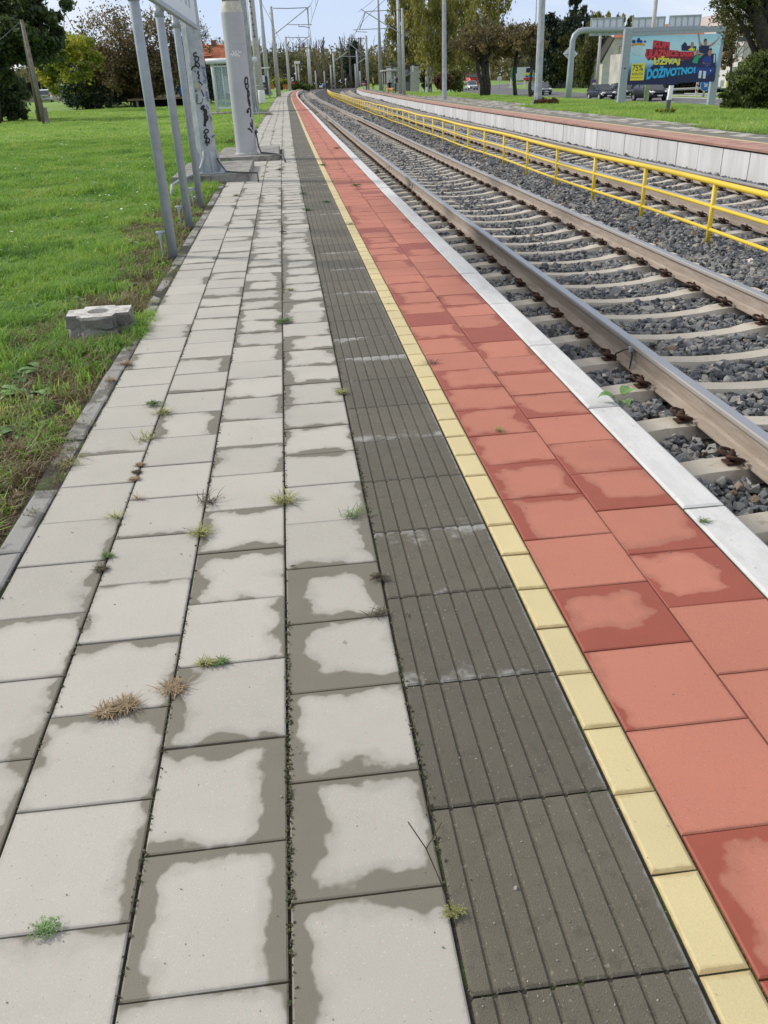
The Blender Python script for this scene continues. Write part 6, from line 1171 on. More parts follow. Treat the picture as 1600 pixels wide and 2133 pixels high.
R_ = Matrix.Rotation(2.5, 3, 'Z'); dg_ = body('dog', 'ginger fluffy dog standing on the far platform in front of the shelter', [R_ @ Vector(p) for p in J], E, rr_, ([M['fur']], lambda p: 0), dp, cat='dog')
m_ = MB()
for sy in (-1, 1): q_ = dp + R_ @ Vector((.57, sy * .07, .70)); m_.sphere(q_, (.035, .035, .06), 6, 5)
m_.build('ears', M['fur'], dg_)
# ---------------------------------------------------------------- right hand trees
VZ = -.15
tree('birch_tree', 'tall yellowing birch with drooping twigs at the left end of the row', 'tree', foot(868, 178, 128, VZ), [cp(850, 40, 128, 46, 60), cp(875, 95, 128, 40, 40), cp(828, 85, 128, 24, 45), cp(845, -10, 128, 42, 40)], M['lf_birch'], M['birch'], .20, 210, 5200, .17, 61, .36, droop=.6, limbs=34, twigs=60)
tree('birch_tree', 'birch with black and white bark beside the red brown bush, left one of two', 'tree', foot(896, 183, 100, VZ), [cp(905, 60, 100, 56, 66), cp(895, 0, 100, 52, 50), cp(930, 100, 100, 40, 44)], M['lf_birch'], M['birch'], .19, 210, 5000, .14, 62, .36, droop=.6, limbs=36, twigs=70, trunks=2)
tree('birch_tree', 'birch with black and white bark beside the red brown bush, right one of two', 'tree', foot(920, 176, 112, VZ), [cp(948, 55, 112, 54, 65), cp(965, 100, 112, 40, 42), cp(945, 5, 112, 54, 45)], M['lf_birch'], M['birch'], .17, 210, 5000, .15, 63, .36, droop=.6, limbs=34, twigs=60)
tree('birch_tree', 'tall pale stemmed birch standing behind the dark fruit trees', 'tree', foot(1016, 178, 92, VZ), [cp(1010, 25, 92, 45, 60), cp(1035, -15, 92, 40, 45), cp(985, 80, 94, 30, 45)], M['lf_birch'], M['birch'], .17, 170, 3000, .13, 64, .36, droop=.6, limbs=40, twigs=120)
tree('fruit_tree', 'dark fruit tree with several crooked trunks, left of the far platform mast', 'tree', foot(1008, 197, 66, -.1), [cp(1000, 82, 66, 62, 36), cp(1045, 78, 66, 46, 34), cp(970, 100, 66, 38, 30), cp(1010, 108, 66, 50, 22)], M['lf_brown'], M['bark'], .17, 150, 2900, .085, 65, .34, shell=.3, limbs=34, twigs=190, trunks=3)
tree('fruit_tree', 'dark fruit tree with one forked trunk in the grass, between two others', 'tree', foot(1075, 196, 66, -.1), [cp(1075, 85, 66, 48, 32), cp(1050, 98, 66, 32, 26), cp(1100, 96, 66, 32, 26)], M['lf_brown'], M['bark'], .14, 110, 1900, .085, 66, .34, shell=.3, limbs=30, twigs=150)
tree('fruit_tree', 'dark fruit tree right beside the nearest far platform mast', 'tree', foot(1107, 203, 57, -.1), [cp(1108, 88, 57, 38, 32), cp(1090, 75, 57, 30, 28)], M['lf_brown'], M['bark'], .11, 80, 1500, .075, 67, .34, shell=.3, limbs=26, twigs=120)
tree('bush', 'red brown bush in the grass right of the birches', 'bush', foot(925, 187, 92, VZ), [cp(922, 170, 92, 16, 15)], M['lf_red'], M['bark'], .04, 24, 2000, .10, 68, .5, limbs=3)
tree('bush', 'dark green bush beside the red brown bush', 'bush', foot(948, 187, 94, VZ), [cp(948, 167, 94, 18, 19)], M['lf_olive'], M['bark'], .04, 26, 2200, .10, 69, .5, limbs=3)
tree('conifer', 'narrow dark conifer right of the blank kiosk wall', 'tree', foot(884, 183, 110, VZ), [cp(884, 160, 110, 7, 22)], M['lf_con'], M['bark'], .05, 24, 1700, .12, 70, .5, limbs=2)
tree('conifer', 'dark spruce with a broad pointed top rising behind the gantry', 'tree', foot(1205, 178, 150, -1.3), [cp(1205, 110, 150, 45, 48), cp(1205, 55, 150, 32, 38), cp(1203, 12, 150, 18, 30), cp(1203, -12, 150, 8, 18)], M['lf_con'], M['bark'], .3, 110, 9500, .21, 71, .42, droop=.25, limbs=8)
tree('conifer', 'dark pine mass left of the spruce', 'tree', foot(1150, 180, 148, -1.3), [cp(1150, 120, 148, 40, 55), cp(1145, 75, 148, 28, 35), cp(1175, 90, 148, 26, 40), cp(1142, 45, 148, 14, 22)], M['lf_con'], M['bark'], .28, 120, 9500, .21, 72, .4, limbs=8)
tree('broadleaf_tree', 'olive tree in front of the dark pines, behind the white kiosk box', 'tree', foot(1182, 180, 146, -1.3), [cp(1185, 110, 146, 30, 35), cp(1165, 135, 146, 26, 30)], M['lf_olive'], M['bark_grey'], .16, 60, 4200, .17, 73, .42)
tree('birch_tree', 'yellowish weeping birch under the gantry sign, beside the white gabled house', 'tree', foot(1240, 178, 140, -1.3), [cp(1235, 85, 140, 24, 40), cp(1222, 125, 140, 28, 35), cp(1250, 125, 140, 26, 36)], M['lf_olive'], M['birch'], .12, 90, 7000, .16, 74, .55, droop=1.0, limbs=18)
for i, (px, py, rx_, ry_) in enumerate(((1246, 35, 12, 14), (1292, 35, 11, 13), (1312, 45, 9, 14), (1265, 38, 10, 12))):
    tree('birch_tree', ('birch tops showing above the gantry signs, leftmost of four', 'birch tops showing above the gantry signs, third from the left', 'birch tops showing above the gantry signs, rightmost of four', 'birch tops showing above the gantry signs, second from the left')[i], 'tree', foot(px, 175, 152, -1.3), [cp(px, py, 152, rx_, ry_), cp(px, 65, 152, rx_ * 1.1, 20)], M['lf_birch'], M['birch'], .10, 26, 1100, .15, 75 + i, .5, droop=.8, limbs=10, twigs=14, group='birch tops behind the gantry signs')
tree('broadleaf_tree', 'rust brown tree between the billboard and the pale apartment block', 'tree', foot(1520, 190, 86, -1.3), [cp(1522, 80, 86, 24, 42), cp(1510, 110, 86, 18, 40), cp(1590, 75, 92, 20, 30)], M['lf_brown'], M['bark'], .12, 60, 5200, .085, 81, .4)
bt = tree('broadleaf_tree', 'dark thick trunked tree with overhanging branches at the right picture edge', 'tree', foot(1580, 235, 32, -.1), [cp(1600, -15, 32, 70, 45), cp(1625, 60, 32, 40, 50), cp(1545, -10, 32, 50, 28)], M['lf_bush'], M['bark'], .33, 90, 2300, .055, 82, .34, limbs=34, twigs=160, top=A(1592, -20, 32))
m_ = MB(); r = random.Random(5); V = []
for pth in ([(1590, 60), (1555, 35), (1520, 25), (1495, 45)], [(1590, 45), (1560, 15), (1530, 5), (1500, 28)], [(1588, 70), (1560, 55), (1535, 70), (1520, 95)], [(1595, 30), (1570, -10), (1520, -15), (1488, 10)]):
    pts = PX(31.8 + r.uniform(-1, 1), pth); m_.tube(pts, [.07, .045, .025, .01], 5)
    for k in range(3):
        for j in range(16):
            f = r.random(); s = pts[k] + (pts[k + 1] - pts[k]) * f; d = Vector((r.gauss(-.12, .2), r.gauss(0, .2), r.gauss(-.06, .14))); m_.tube([s, s + d], [.008, .003], 3, False); V += [tuple(s + d * r.uniform(.3, 1.1)) for _ in range(6)]
m_.build('branch', M['bark'], bt); rg = np.random.default_rng(6); Vv, F, T = leaf_cloud(rg, V, [.16] * len(V), 4, .045, .7); np_mesh('leaves', Vv, F, M['lf_olive'], bt, {'tint': T})
tree('shrub', 'large dark evergreen shrub at the right picture edge beside the billboard', 'shrub', foot(1570, 240, 30.5, -.1), [cp(1572, 170, 30.5, 52, 62), cp(1540, 195, 30, 42, 42), cp(1600, 150, 31, 48, 55), cp(1520, 215, 30, 26, 24)], M['lf_bush'], M['bark'], .06, 150, 15000, .050, 83, .34, limbs=40, shell=.35, flat=.6)
tree('weed_clump', 'low green weed clump at the foot of the leaning marker post', 'weed', foot(1388, 240, 28.8, -.05), [cp(1385, 234, 28.8, 22, 6)], M['lf_yel'], M['bark'], 0, 16, 420, .032, 84, .5)
tree('weed_clump', 'brownish weed clump in the grass right of the nearest far platform mast', 'weed', foot(1142, 222, 42.6, -.05), [cp(1140, 214, 42.6, 26, 10)], M['lf_red'], M['bark'], 0, 20, 700, .06, 85, .5)
# ---------------------------------------------------------------- kilometre post
p = foot(1388, 237, 29, -.05); t = thing('marker_post', 'leaning grey post with a white upper half in the tall grass before the billboard', 'post', p); tp_ = A(1399, 178, 29.2); ax = tp_ - p; mid = p + ax * .52
def sqbar(m_, a, b, w_, d_):
    vs = [];
    for q_ in (a, b): vs += [(q_.x - w_, q_.y - d_, q_.z), (q_.x + w_, q_.y - d_, q_.z), (q_.x + w_, q_.y + d_, q_.z), (q_.x - w_, q_.y + d_, q_.z)]
    m_.add(vs, [(3, 2, 1, 0), (4, 5, 6, 7), (0, 1, 5, 4), (1, 2, 6, 5), (2, 3, 7, 6), (3, 0, 4, 7)])
m_ = MB(); sqbar(m_, p - ax * .2, mid, .06, .05); m_.build('lower_part', M['metal_dark'], t); m_ = MB(); sqbar(m_, mid, tp_, .062, .052); m_.build('upper_part', M['white'], t)
# ---------------------------------------------------------------- billboard
YB = 41.0
def bp(px, py, lift=0.0): c = A(px, py, YB + (px - 1310) * .0016); return c + Vector((0, -lift, 0))
bb = thing('billboard', 'large roadside billboard with a blue poster showing cheering riders, in a grey frame', 'billboard', foot(1395, 215, YB, -.2))
def plate(poly, name, mt, lift, parent, th=.02):
    P = [bp(x, y, lift) for x, y in poly]; m_ = MB(); m_.slab(P, (0, th, 0)); return m_.build(name, mt, parent)
m_ = MB(); a, b = bp(1309, 60), bp(1293, 213); sqbar(m_, b - (a - b) * .08, a, .17, .10); m_.build('frame_post', M['grey_paint'], bb)
m_ = MB(); a, b = bp(1505, 57, -.1), bp(1482, 219, -.1); sqbar(m_, b - (a - b) * .06, a, .17, .10); m_.build('frame_post', M['grey_paint'], bb)
m_ = MB(); m_.slab([bp(1312, 75, .1), bp(1505, 66, .1), bp(1505, 61, .1), bp(1312, 68, .1)], (0, .2, 0)); m_.build('frame_rail', M['grey_paint'], bb)
m_ = MB(); m_.slab([bp(1317, 67, .02), bp(1513, 60, .02), bp(1513, 54, .02), bp(1317, 58, .02)], (0, .3, 0)); m_.build('top_beam', M['metal_dark' if False else 'grey_paint'], bb)
a = bp(1431, 59.5, .03); m_ = MB(); m_.slab([bp(1422, 63, .03), bp(1438, 62.4, .03), bp(1438, 57.5, .03), bp(1422, 58, .03)], (0, .01, 0)); m_.build('faded_label', M['pale_ink'], bb)
TL, TR, BR, BL = (1312, 74), (1504, 70), (1486, 170), (1301, 177)
q = NB('poster_print'); co = q.n('ShaderNodeTexCoord'); sx = q.n('ShaderNodeSeparateXYZ'); q.put(sx.inputs[0], co.outputs['Generated'])
c = q.ramp(sx.outputs[2], [(0, (.014, .012, .06)), (.14, (.025, .025, .14)), (.30, (.03, .15, .42)), (.46, (.42, .74, .94)), (.72, (.60, .86, .97)), (1, (.42, .74, .94))]); q.col(q.scale(c, q.math('MULTIPLY_ADD', q.noise(1.2, 3), .25, .88))); q.rough(.4)
pst = plate([BL, BR, TR, TL], 'poster', q.m, .06, bb, .03)
def pm(name, col): return mat(name, col, .45)
pR, pRd, pY, pB_, pN, pW, pS = pm('print_red', (.78, .05, .08)), pm('print_dark_red', (.21, .012, .022)), pm('print_yellow', (.92, .80, .06)), pm('print_blue', (.04, .50, .92)), pm('print_navy', (.012, .02, .09)), pm('print_white', (.70, .80, .88)), pm('print_skin', (.46, .25, .17))
pG, pBl, pO = pm('print_green', (.03, .38, .22)), pm('print_royal', (.015, .05, .30)), pm('print_orange', (.70, .34, .03))
def ptext(s, col, box, lift, bold=.02, name='lettering'):
    """box: top-left, top-right, bottom-right, bottom-left in the photo"""
    (x0, y0), (x1, y1), (x2, y2), (x3, y3) = box
    return text_mesh(s, name, col, pst, lambda u, v: tuple(bp((x3 + (x2 - x3) * u) * (1 - v) + (x0 + (x1 - x0) * u) * v, (y3 + (y2 - y3) * u) * (1 - v) + (y0 + (y1 - y0) * u) * v, lift)), bold)
L0 = .068
def pp(poly, mt, lift, name='print_shape', sc=None):
    if sc: poly = [(sc[0] + x / 13.33, 50 + y / 13.33) for x, y in poly]
    P = [bp(x, y, lift) for x, y in poly]; m_ = MB(); m_.add(P, [tuple(range(len(P)))]); return m_.build(name, mt, pst)
pp([(860, 1200), (1100, 1000), (1600, 1150), (1600, 1680), (170, 1690), (300, 1560), (650, 1600)], pN, L0, 'dark_backing', (1290,))
pp([(0, 1020), (350, 1010), (700, 830), (1090, 820), (1200, 830), (1190, 1200), (1180, 1500), (1140, 1600), (0, 1640)], pN, L0 + .002, 'ride_car', (1400,))
pp([(240, 600), (340, 495), (395, 560), (395, 600), (660, 620), (640, 760), (250, 740)], pN, L0 + .003, 'seat_backs', (1400,))
for poly, mt in (([(690, 260), (735, 260), (760, 480), (820, 580), (760, 640), (740, 600), (715, 420)], pS), ([(1000, 600), (1150, 500), (1265, 400), (1285, 320), (1300, 350), (1280, 410), (1150, 560), (1010, 660)], pS), ([(720, 640), (800, 580), (870, 600), (1000, 590), (1010, 660), (960, 830), (740, 800)], pN), ([(860, 480), (900, 415), (950, 430), (960, 540), (920, 610), (870, 600)], pS), ([(490, 600), (520, 500), (580, 510), (590, 570), (545, 720), (510, 680)], pS), ([(420, 730), (500, 660), (620, 680), (610, 750)], pY), ([(640, 770), (690, 700), (740, 740), (730, 830), (670, 880), (630, 850)], pS), ([(540, 1040), (620, 900), (740, 860), (790, 920), (720, 960), (680, 1100), (560, 1080)], pG), ([(740, 870), (880, 750), (920, 660), (950, 690), (890, 800), (780, 920)], pS), ([(560, 720), (590, 640), (610, 860), (570, 900)], pS), ([(960, 780), (1020, 690), (1090, 720), (1080, 840), (1030, 900), (980, 860)], pS), ([(820, 1000), (900, 890), (1060, 910), (1090, 980), (1050, 1180), (840, 1120)], pBl), ([(810, 1060), (900, 1090), (1030, 1080), (1040, 1140), (960, 1170), (880, 1130)], pS), ([(940, 780), (980, 690), (1080, 670), (1095, 730), (1010, 720), (975, 800)], pN), ([(860, 470), (890, 410), (940, 410), (945, 440), (880, 500)], pN), ([(650, 1180), (760, 1210), (870, 1190), (1170, 1210), (1150, 1330), (960, 1440), (640, 1380)], pBl), ([(735, 1290), (815, 1300), (780, 1510), (705, 1500)], pW), ([(850, 1300), (930, 1310), (905, 1520), (830, 1510)], pW), ([(1140, 850), (1180, 850), (1160, 1080), (1130, 1060)], pW), ([(1040, 1270), (1065, 1270), (1060, 1320), (1035, 1310)], pW)):
    pp(poly, mt, L0 + .004 + .0006 * len(poly) % .003, 'print_figure', (1400,))
pp([(910, 700), (935, 450), (1395, 510), (1375, 720), (1600, 760), (1600, 950), (880, 1010), (870, 990)], pRd, L0 + .008, 'letter_block', (1290,)); pp([(700, 880), (740, 700), (880, 700), (850, 990), (790, 1020)], pRd, L0 + .008, 'letter_block', (1290,)); pp([(0, 760), (560, 770), (600, 930), (400, 1010), (200, 1000), (0, 950)], pRd, L0 + .008, 'letter_block', (1400,))
ptext('KUPI', pR, ((1360.5, 84.5), (1394.5, 88.5), (1393, 101), (1359, 99.5)), L0 + .011, .05); ptext('ULAZNICE', pR, ((1345, 101.5), (1412, 105), (1412, 117.5), (1343, 122)), L0 + .011, .05); ptext('SADA', pR, ((1416, 107), (1441, 107.5), (1443.5, 118), (1415, 118)), L0 + .011, .05)
ptext('UŽIVAJ', pY, ((1362, 116), (1416, 119.5), (1414, 136.5), (1359, 140)), L0 + .013, .045); ptext('DOŽIVOTNO!', pB_, ((1348, 138), (1448, 136), (1447, 152), (1344, 166.5)), L0 + .014, .055)
pp([(1315, 133), (1343, 131), (1340, 167), (1311, 168)], pY, L0 + .004, 'price_panel'); ptext('75%', pN, ((1317, 135), (1338.5, 134), (1338, 148), (1315.5, 149)), L0 + .007, .01); ptext('POPUSTA', pN, ((1316, 152), (1338.5, 151), (1338, 156.5), (1315, 157.5)), L0 + .007, .01); ptext('kupovodlomol.hr', pN, ((1314.5, 160.5), (1337.5, 160), (1337.5, 163), (1314, 164)), L0 + .007, .0)
ptext('FUN', pW, ((1319, 96), (1337, 95), (1336, 107), (1318, 107.5)), L0 + .006, .03); ptext('PARK', pW, ((1317.5, 108), (1336, 107.5), (1335, 116), (1317, 117)), L0 + .006, .03)
pp([(330, 560), (400, 540), (520, 525), (640, 540), (700, 570), (690, 610), (620, 590), (520, 580), (400, 600), (345, 635)], pO, L0 + .006, 'logo_banner', (1290,))
for cx_, cy_, r_ in ((390, 490, 55), (520, 470, 60), (590, 490, 45), (700, 490, 35), (530, 410, 30)): pp([(cx_ + r_ * math.cos(k * .7854), cy_ + r_ * math.sin(k * .7854)) for k in range(8)], pBl, L0 + .003, 'logo_shape', (1290,))
cyl = MB(); cyl.slab([bp(1299, 141, .115), bp(1302, 141, .115), bp(1301, 144, .115), bp(1298.5, 144, .115)], (0, .005, 0)); cyl.build('graffiti', M['black'], bb)
# ---------------------------------------------------------------- gantry with sign panels, signs
Yg_ = 72.0; gt = thing('sign_gantry', 'grey bent arm gantry carrying overhead road sign panels seen from behind', 'gantry', foot(1184, 194, Yg_, -.95))
pts = PX(Yg_, [(1182.5, 212), (1187, 160), (1191, 110), (1193, 85), (1197, 74), (1206, 65.5), (1220, 62.5), (1235, 62), (1265, 62), (1330, 61), (1470, 57)]); m_ = MB(); m_.tube(pts, [.26, .25, .23, .22, .22, .22, .20, .19, .18, .16, .12], 14); m_.build('arm', M['grey_paint'], gt)
for x0, x1, y0, y1, n in ((1231.5, 1301, 36, 73.5, 5), (1318, 1388, 35, 72, 5), (1394, 1463, 31, 70, 5)):
    a, b = A(x0, y1, Yg_), A(x1, y0, Yg_); m_ = MB(); m_.box(((a.x + b.x) / 2, Yg_ + .25, (a.z + b.z) / 2), (b.x - a.x, .04, b.z - a.z)); p_ = m_.build('sign_panel', M['board_white'], gt); m_ = MB()
    for z in (a.z, b.z): m_.box(((a.x + b.x) / 2, Yg_ + .2, z), (b.x - a.x + .08, .10, .10))
    for k in range(n + 1):
        x = a.x + (b.x - a.x) * k / n; m_.box((x, Yg_ + .21, (a.z + b.z) / 2), (.07, .08, b.z - a.z))
    m_.build('panel_frame', M['metal_dark' if False else 'galv'], p_)
t = thing('diamond_sign', 'grey back of a diamond road sign fixed to the gantry post', 'sign', A(1189, 112, Yg_ - .3)); m_ = MB(); m_.slab(PX(Yg_ + .24, [(1173, 112), (1188, 128), (1204, 112), (1188, 96)]), (0, .04, 0)); m_.build('plate', M['board_white'], t); m_ = MB(); m_.slab(PX(Yg_ + .22, [(1178, 113), (1199, 113), (1199, 114), (1178, 114)]), (0, .02, 0)); m_.build('bracket', M['metal_dark'], t)
Ys_ = 86.0; c = A(1470, 177, Ys_); t = thing('arrow_sign', 'round blue sign with a white arrow pointing down right below the billboard', 'sign', foot(1467, 201, Ys_, -1.42)); m_ = MB(); m_.tube([(c.x, Ys_, c.z), (c.x, Ys_ + .03, c.z)], .51, 28); m_.build('plate', M['signblue'], t); m_ = MB(); m_.tube([(c.x, Ys_ + .012, c.z), (c.x, Ys_ + .025, c.z)], .55, 28); m_.build('rim', M['white'], t)
d = Vector((.74, 0, -.67)); s = Vector((.67, 0, .74)); o = c + Vector((0, -.012, 0)); m_ = MB(); m_.add([o - d * .26 - s * .045, o + d * .14 - s * .045, o + d * .14 + s * .045, o - d * .26 + s * .045], [(0, 1, 2, 3)]); m_.add([o + d * .26, o + d * .02 + s * .20, o - d * .07 + s * .12, o + d * .12, o - d * .07 - s * .12, o + d * .02 - s * .20], [(0, 1, 2, 3, 4, 5)]); m_.build('arrow', M['white'], t); m_ = MB(); m_.tube([(c.x - .03, Ys_ + .12, -1.5), (c.x - .03, Ys_ + .12, c.z)], .10, 8); m_.build('post', M['galv'], t)
t = thing('chevron_post', 'slim red and white striped traffic post left of the round blue sign', 'sign', foot(1450, 200, Ys_ + .5, -1.42)); a, b = A(1449, 199, Ys_ + .5), A(1455, 171, Ys_ + .5); m_ = MB(); m_.box(((a.x + b.x) / 2, Ys_ + .5, (a.z + b.z) / 2), (.26, .05, b.z - a.z)); m_.build('board', M['white'], t); m_ = MB(); xm_ = (a.x + b.x) / 2
for k in range(3): z = a.z + .25 + k * .45; m_.slab([(xm_ - .125, Ys_ + .472, z + .2), (xm_ + .125, Ys_ + .472, z), (xm_ + .125, Ys_ + .472, z + .17), (xm_ - .125, Ys_ + .472, z + .37)], (0, -.003, 0))
m_.build('stripe', M['red'], t)
c = A(1040.5, 164, 158); t = thing('round_sign', 'pale back of a round road sign at the turning before the fruit trees', 'sign', foot(1041, 181, 158, -1)); m_ = MB(); m_.tube([(c.x, 158, c.z), (c.x, 158.04, c.z)], .42, 18); m_.build('plate', M['board_white'], t); m_ = MB(); m_.tube([(c.x, 157.95, -1.1), (c.x, 157.95, c.z)], .05, 6); m_.build('post', M['galv'], t)
pole_('street_lamp_post', 'slim concrete lamp post beside the white gabled house', 'lamp post', foot(1243, 180, 128, -1.3), A(1252, 70, 128).z, .26, .18, M['concrete_pole'])
pole_('street_lamp_post', 'concrete lamp post standing behind the billboard and rising above it', 'lamp post', foot(1346, 207, 47, -.1), A(1358, -20, 47).z, .14, .10, M['concrete_pole'])
pole_('street_lamp_post', 'thin distant lamp post seen left of the nearest far platform mast', 'lamp post', foot(1111, 165, 160, -1.3), A(1117, -15, 160).z, .16, .10, M['concrete_pole'])
pole_('street_lamp_post', 'thin concrete post behind the marker on the far verge', 'lamp post', foot(1198, 178, 145, -1.3), A(1205, 125, 145).z, .08, .06, M['concrete_pole'])
# white service box with a low wall
Yt = 150.0; t = thing('service_box', 'tall white service box on a low concrete wall, its front coloured grey as shade', 'kiosk', foot(1170, 183, Yt, -1.3)); a, b, c2 = A(1153.5, 175, Yt), A(1167, 133, Yt), A(1185, 132, Yt)
m_ = MB(); m_.slab([(a.x, Yt + .8, -.9), (b.x, Yt, -.9), (b.x, Yt, b.z), (a.x, Yt + .8, b.z)], (.25, .3, 0)); m_.build('side_panel', M['white'], t); m_ = MB(); m_.slab([(b.x, Yt, -.9), (c2.x, Yt + .4, -.9), (c2.x, Yt + .4, b.z), (b.x, Yt, b.z)], (.1, 1.6, 0)); m_.build('shade_grey_front', M['plaster'], t); m_ = MB(); m_.slab([(a.x - .1, Yt + .8, b.z), (b.x, Yt - .1, b.z), (c2.x + .1, Yt + .3, b.z), (c2.x + .2, Yt + 2.2, b.z), (a.x + .2, Yt + 2.2, b.z)], (0, 0, .1)); m_.build('roof', M['metal_dark'], t)  # box is white all round; the front's shade is put into its plaster grey
e = A(1174, 156, Yt - .05); m_ = MB(); ring = [(e.x + .42 * math.cos(k * .5236), Yt + .02, e.z + .42 * math.sin(k * .5236)) for k in range(13)]; m_.tube(ring, .025, 4, False); m_.tube([ring[4], ring[10]], .025, 4); m_.build('painted_ring', M['rust'], t)
a, b = A(1144, 184, Yt), A(1238, 166, Yt + 3); m_ = MB(); m_.slab([(a.x, Yt - .5, -1.05), (A(1184, 183, Yt).x, Yt - .5, -1.05), (A(1184, 183, Yt).x, Yt - .5, A(1150, 174, Yt).z), (a.x, Yt - .5, A(1150, 174, Yt).z)], (0, .3, 0)); m_.slab([(A(1184, 183, Yt).x, Yt - .2, -1.05), (b.x, Yt + 3, -1.05), (b.x, Yt + 3, A(1210, 168, Yt).z), (A(1184, 183, Yt).x, Yt - .2, A(1210, 168, Yt).z)], (0, .3, 0)); tag(m_.build('low_wall', M['concrete_pole']), 'low pale concrete wall around the tall service box', 'wall')
c = A(1237, 169, 127); t = thing('purple_sign', 'small purple board on a post beside the concrete lamp post', 'sign', (c.x, 127, -1.3)); m_ = MB(); m_.box((c.x, 127, c.z), (.65, .06, .4)); m_.build('plate', M['purple'], t); m_ = MB(); m_.tube([(c.x, 127.06, -1.05), (c.x, 127.06, c.z)], .035, 6); m_.build('post', M['white'], t)
# distant billboard with bright colours
Yd = 165.0; t = thing('billboard', 'distant billboard with a green panel and red, yellow and blue shapes behind the fruit trees', 'billboard', foot(1100, 183, Yd, -1.3))
def dp_(x0, y0, x1, y1, mt, nm, dy): a, b = A(x0, y1, Yd), A(x1, y0, Yd); m_ = MB(); m_.box(((a.x + b.x) / 2, Yd - dy, (a.z + b.z) / 2), (b.x - a.x, .03, b.z - a.z)); m_.build(nm, mt, t)
dp_(1070, 138, 1132, 168, M['board_white'], 'panel', 0); dp_(1064, 141, 1070, 165, pG, 'green_panel', .05); dp_(1093, 151, 1118, 156, pY, 'print_stripe', .05); dp_(1098, 155.5, 1118, 161, pB_, 'print_stripe', .05); dp_(1091, 160.5, 1119, 167, pR, 'print_stripe', .05); dp_(1096, 141, 1117, 151, pN, 'print_shape', .06); dp_(1130, 138, 1134, 168, M['white'], 'frame', .06)
for px in (1093, 1064.5, 1133): a = A(px, 182, Yd + .1); m_ = MB(); m_.box((a.x, Yd + .1, -.2), (.3, .12, 1.9)); m_.build('post', M['white'], t)
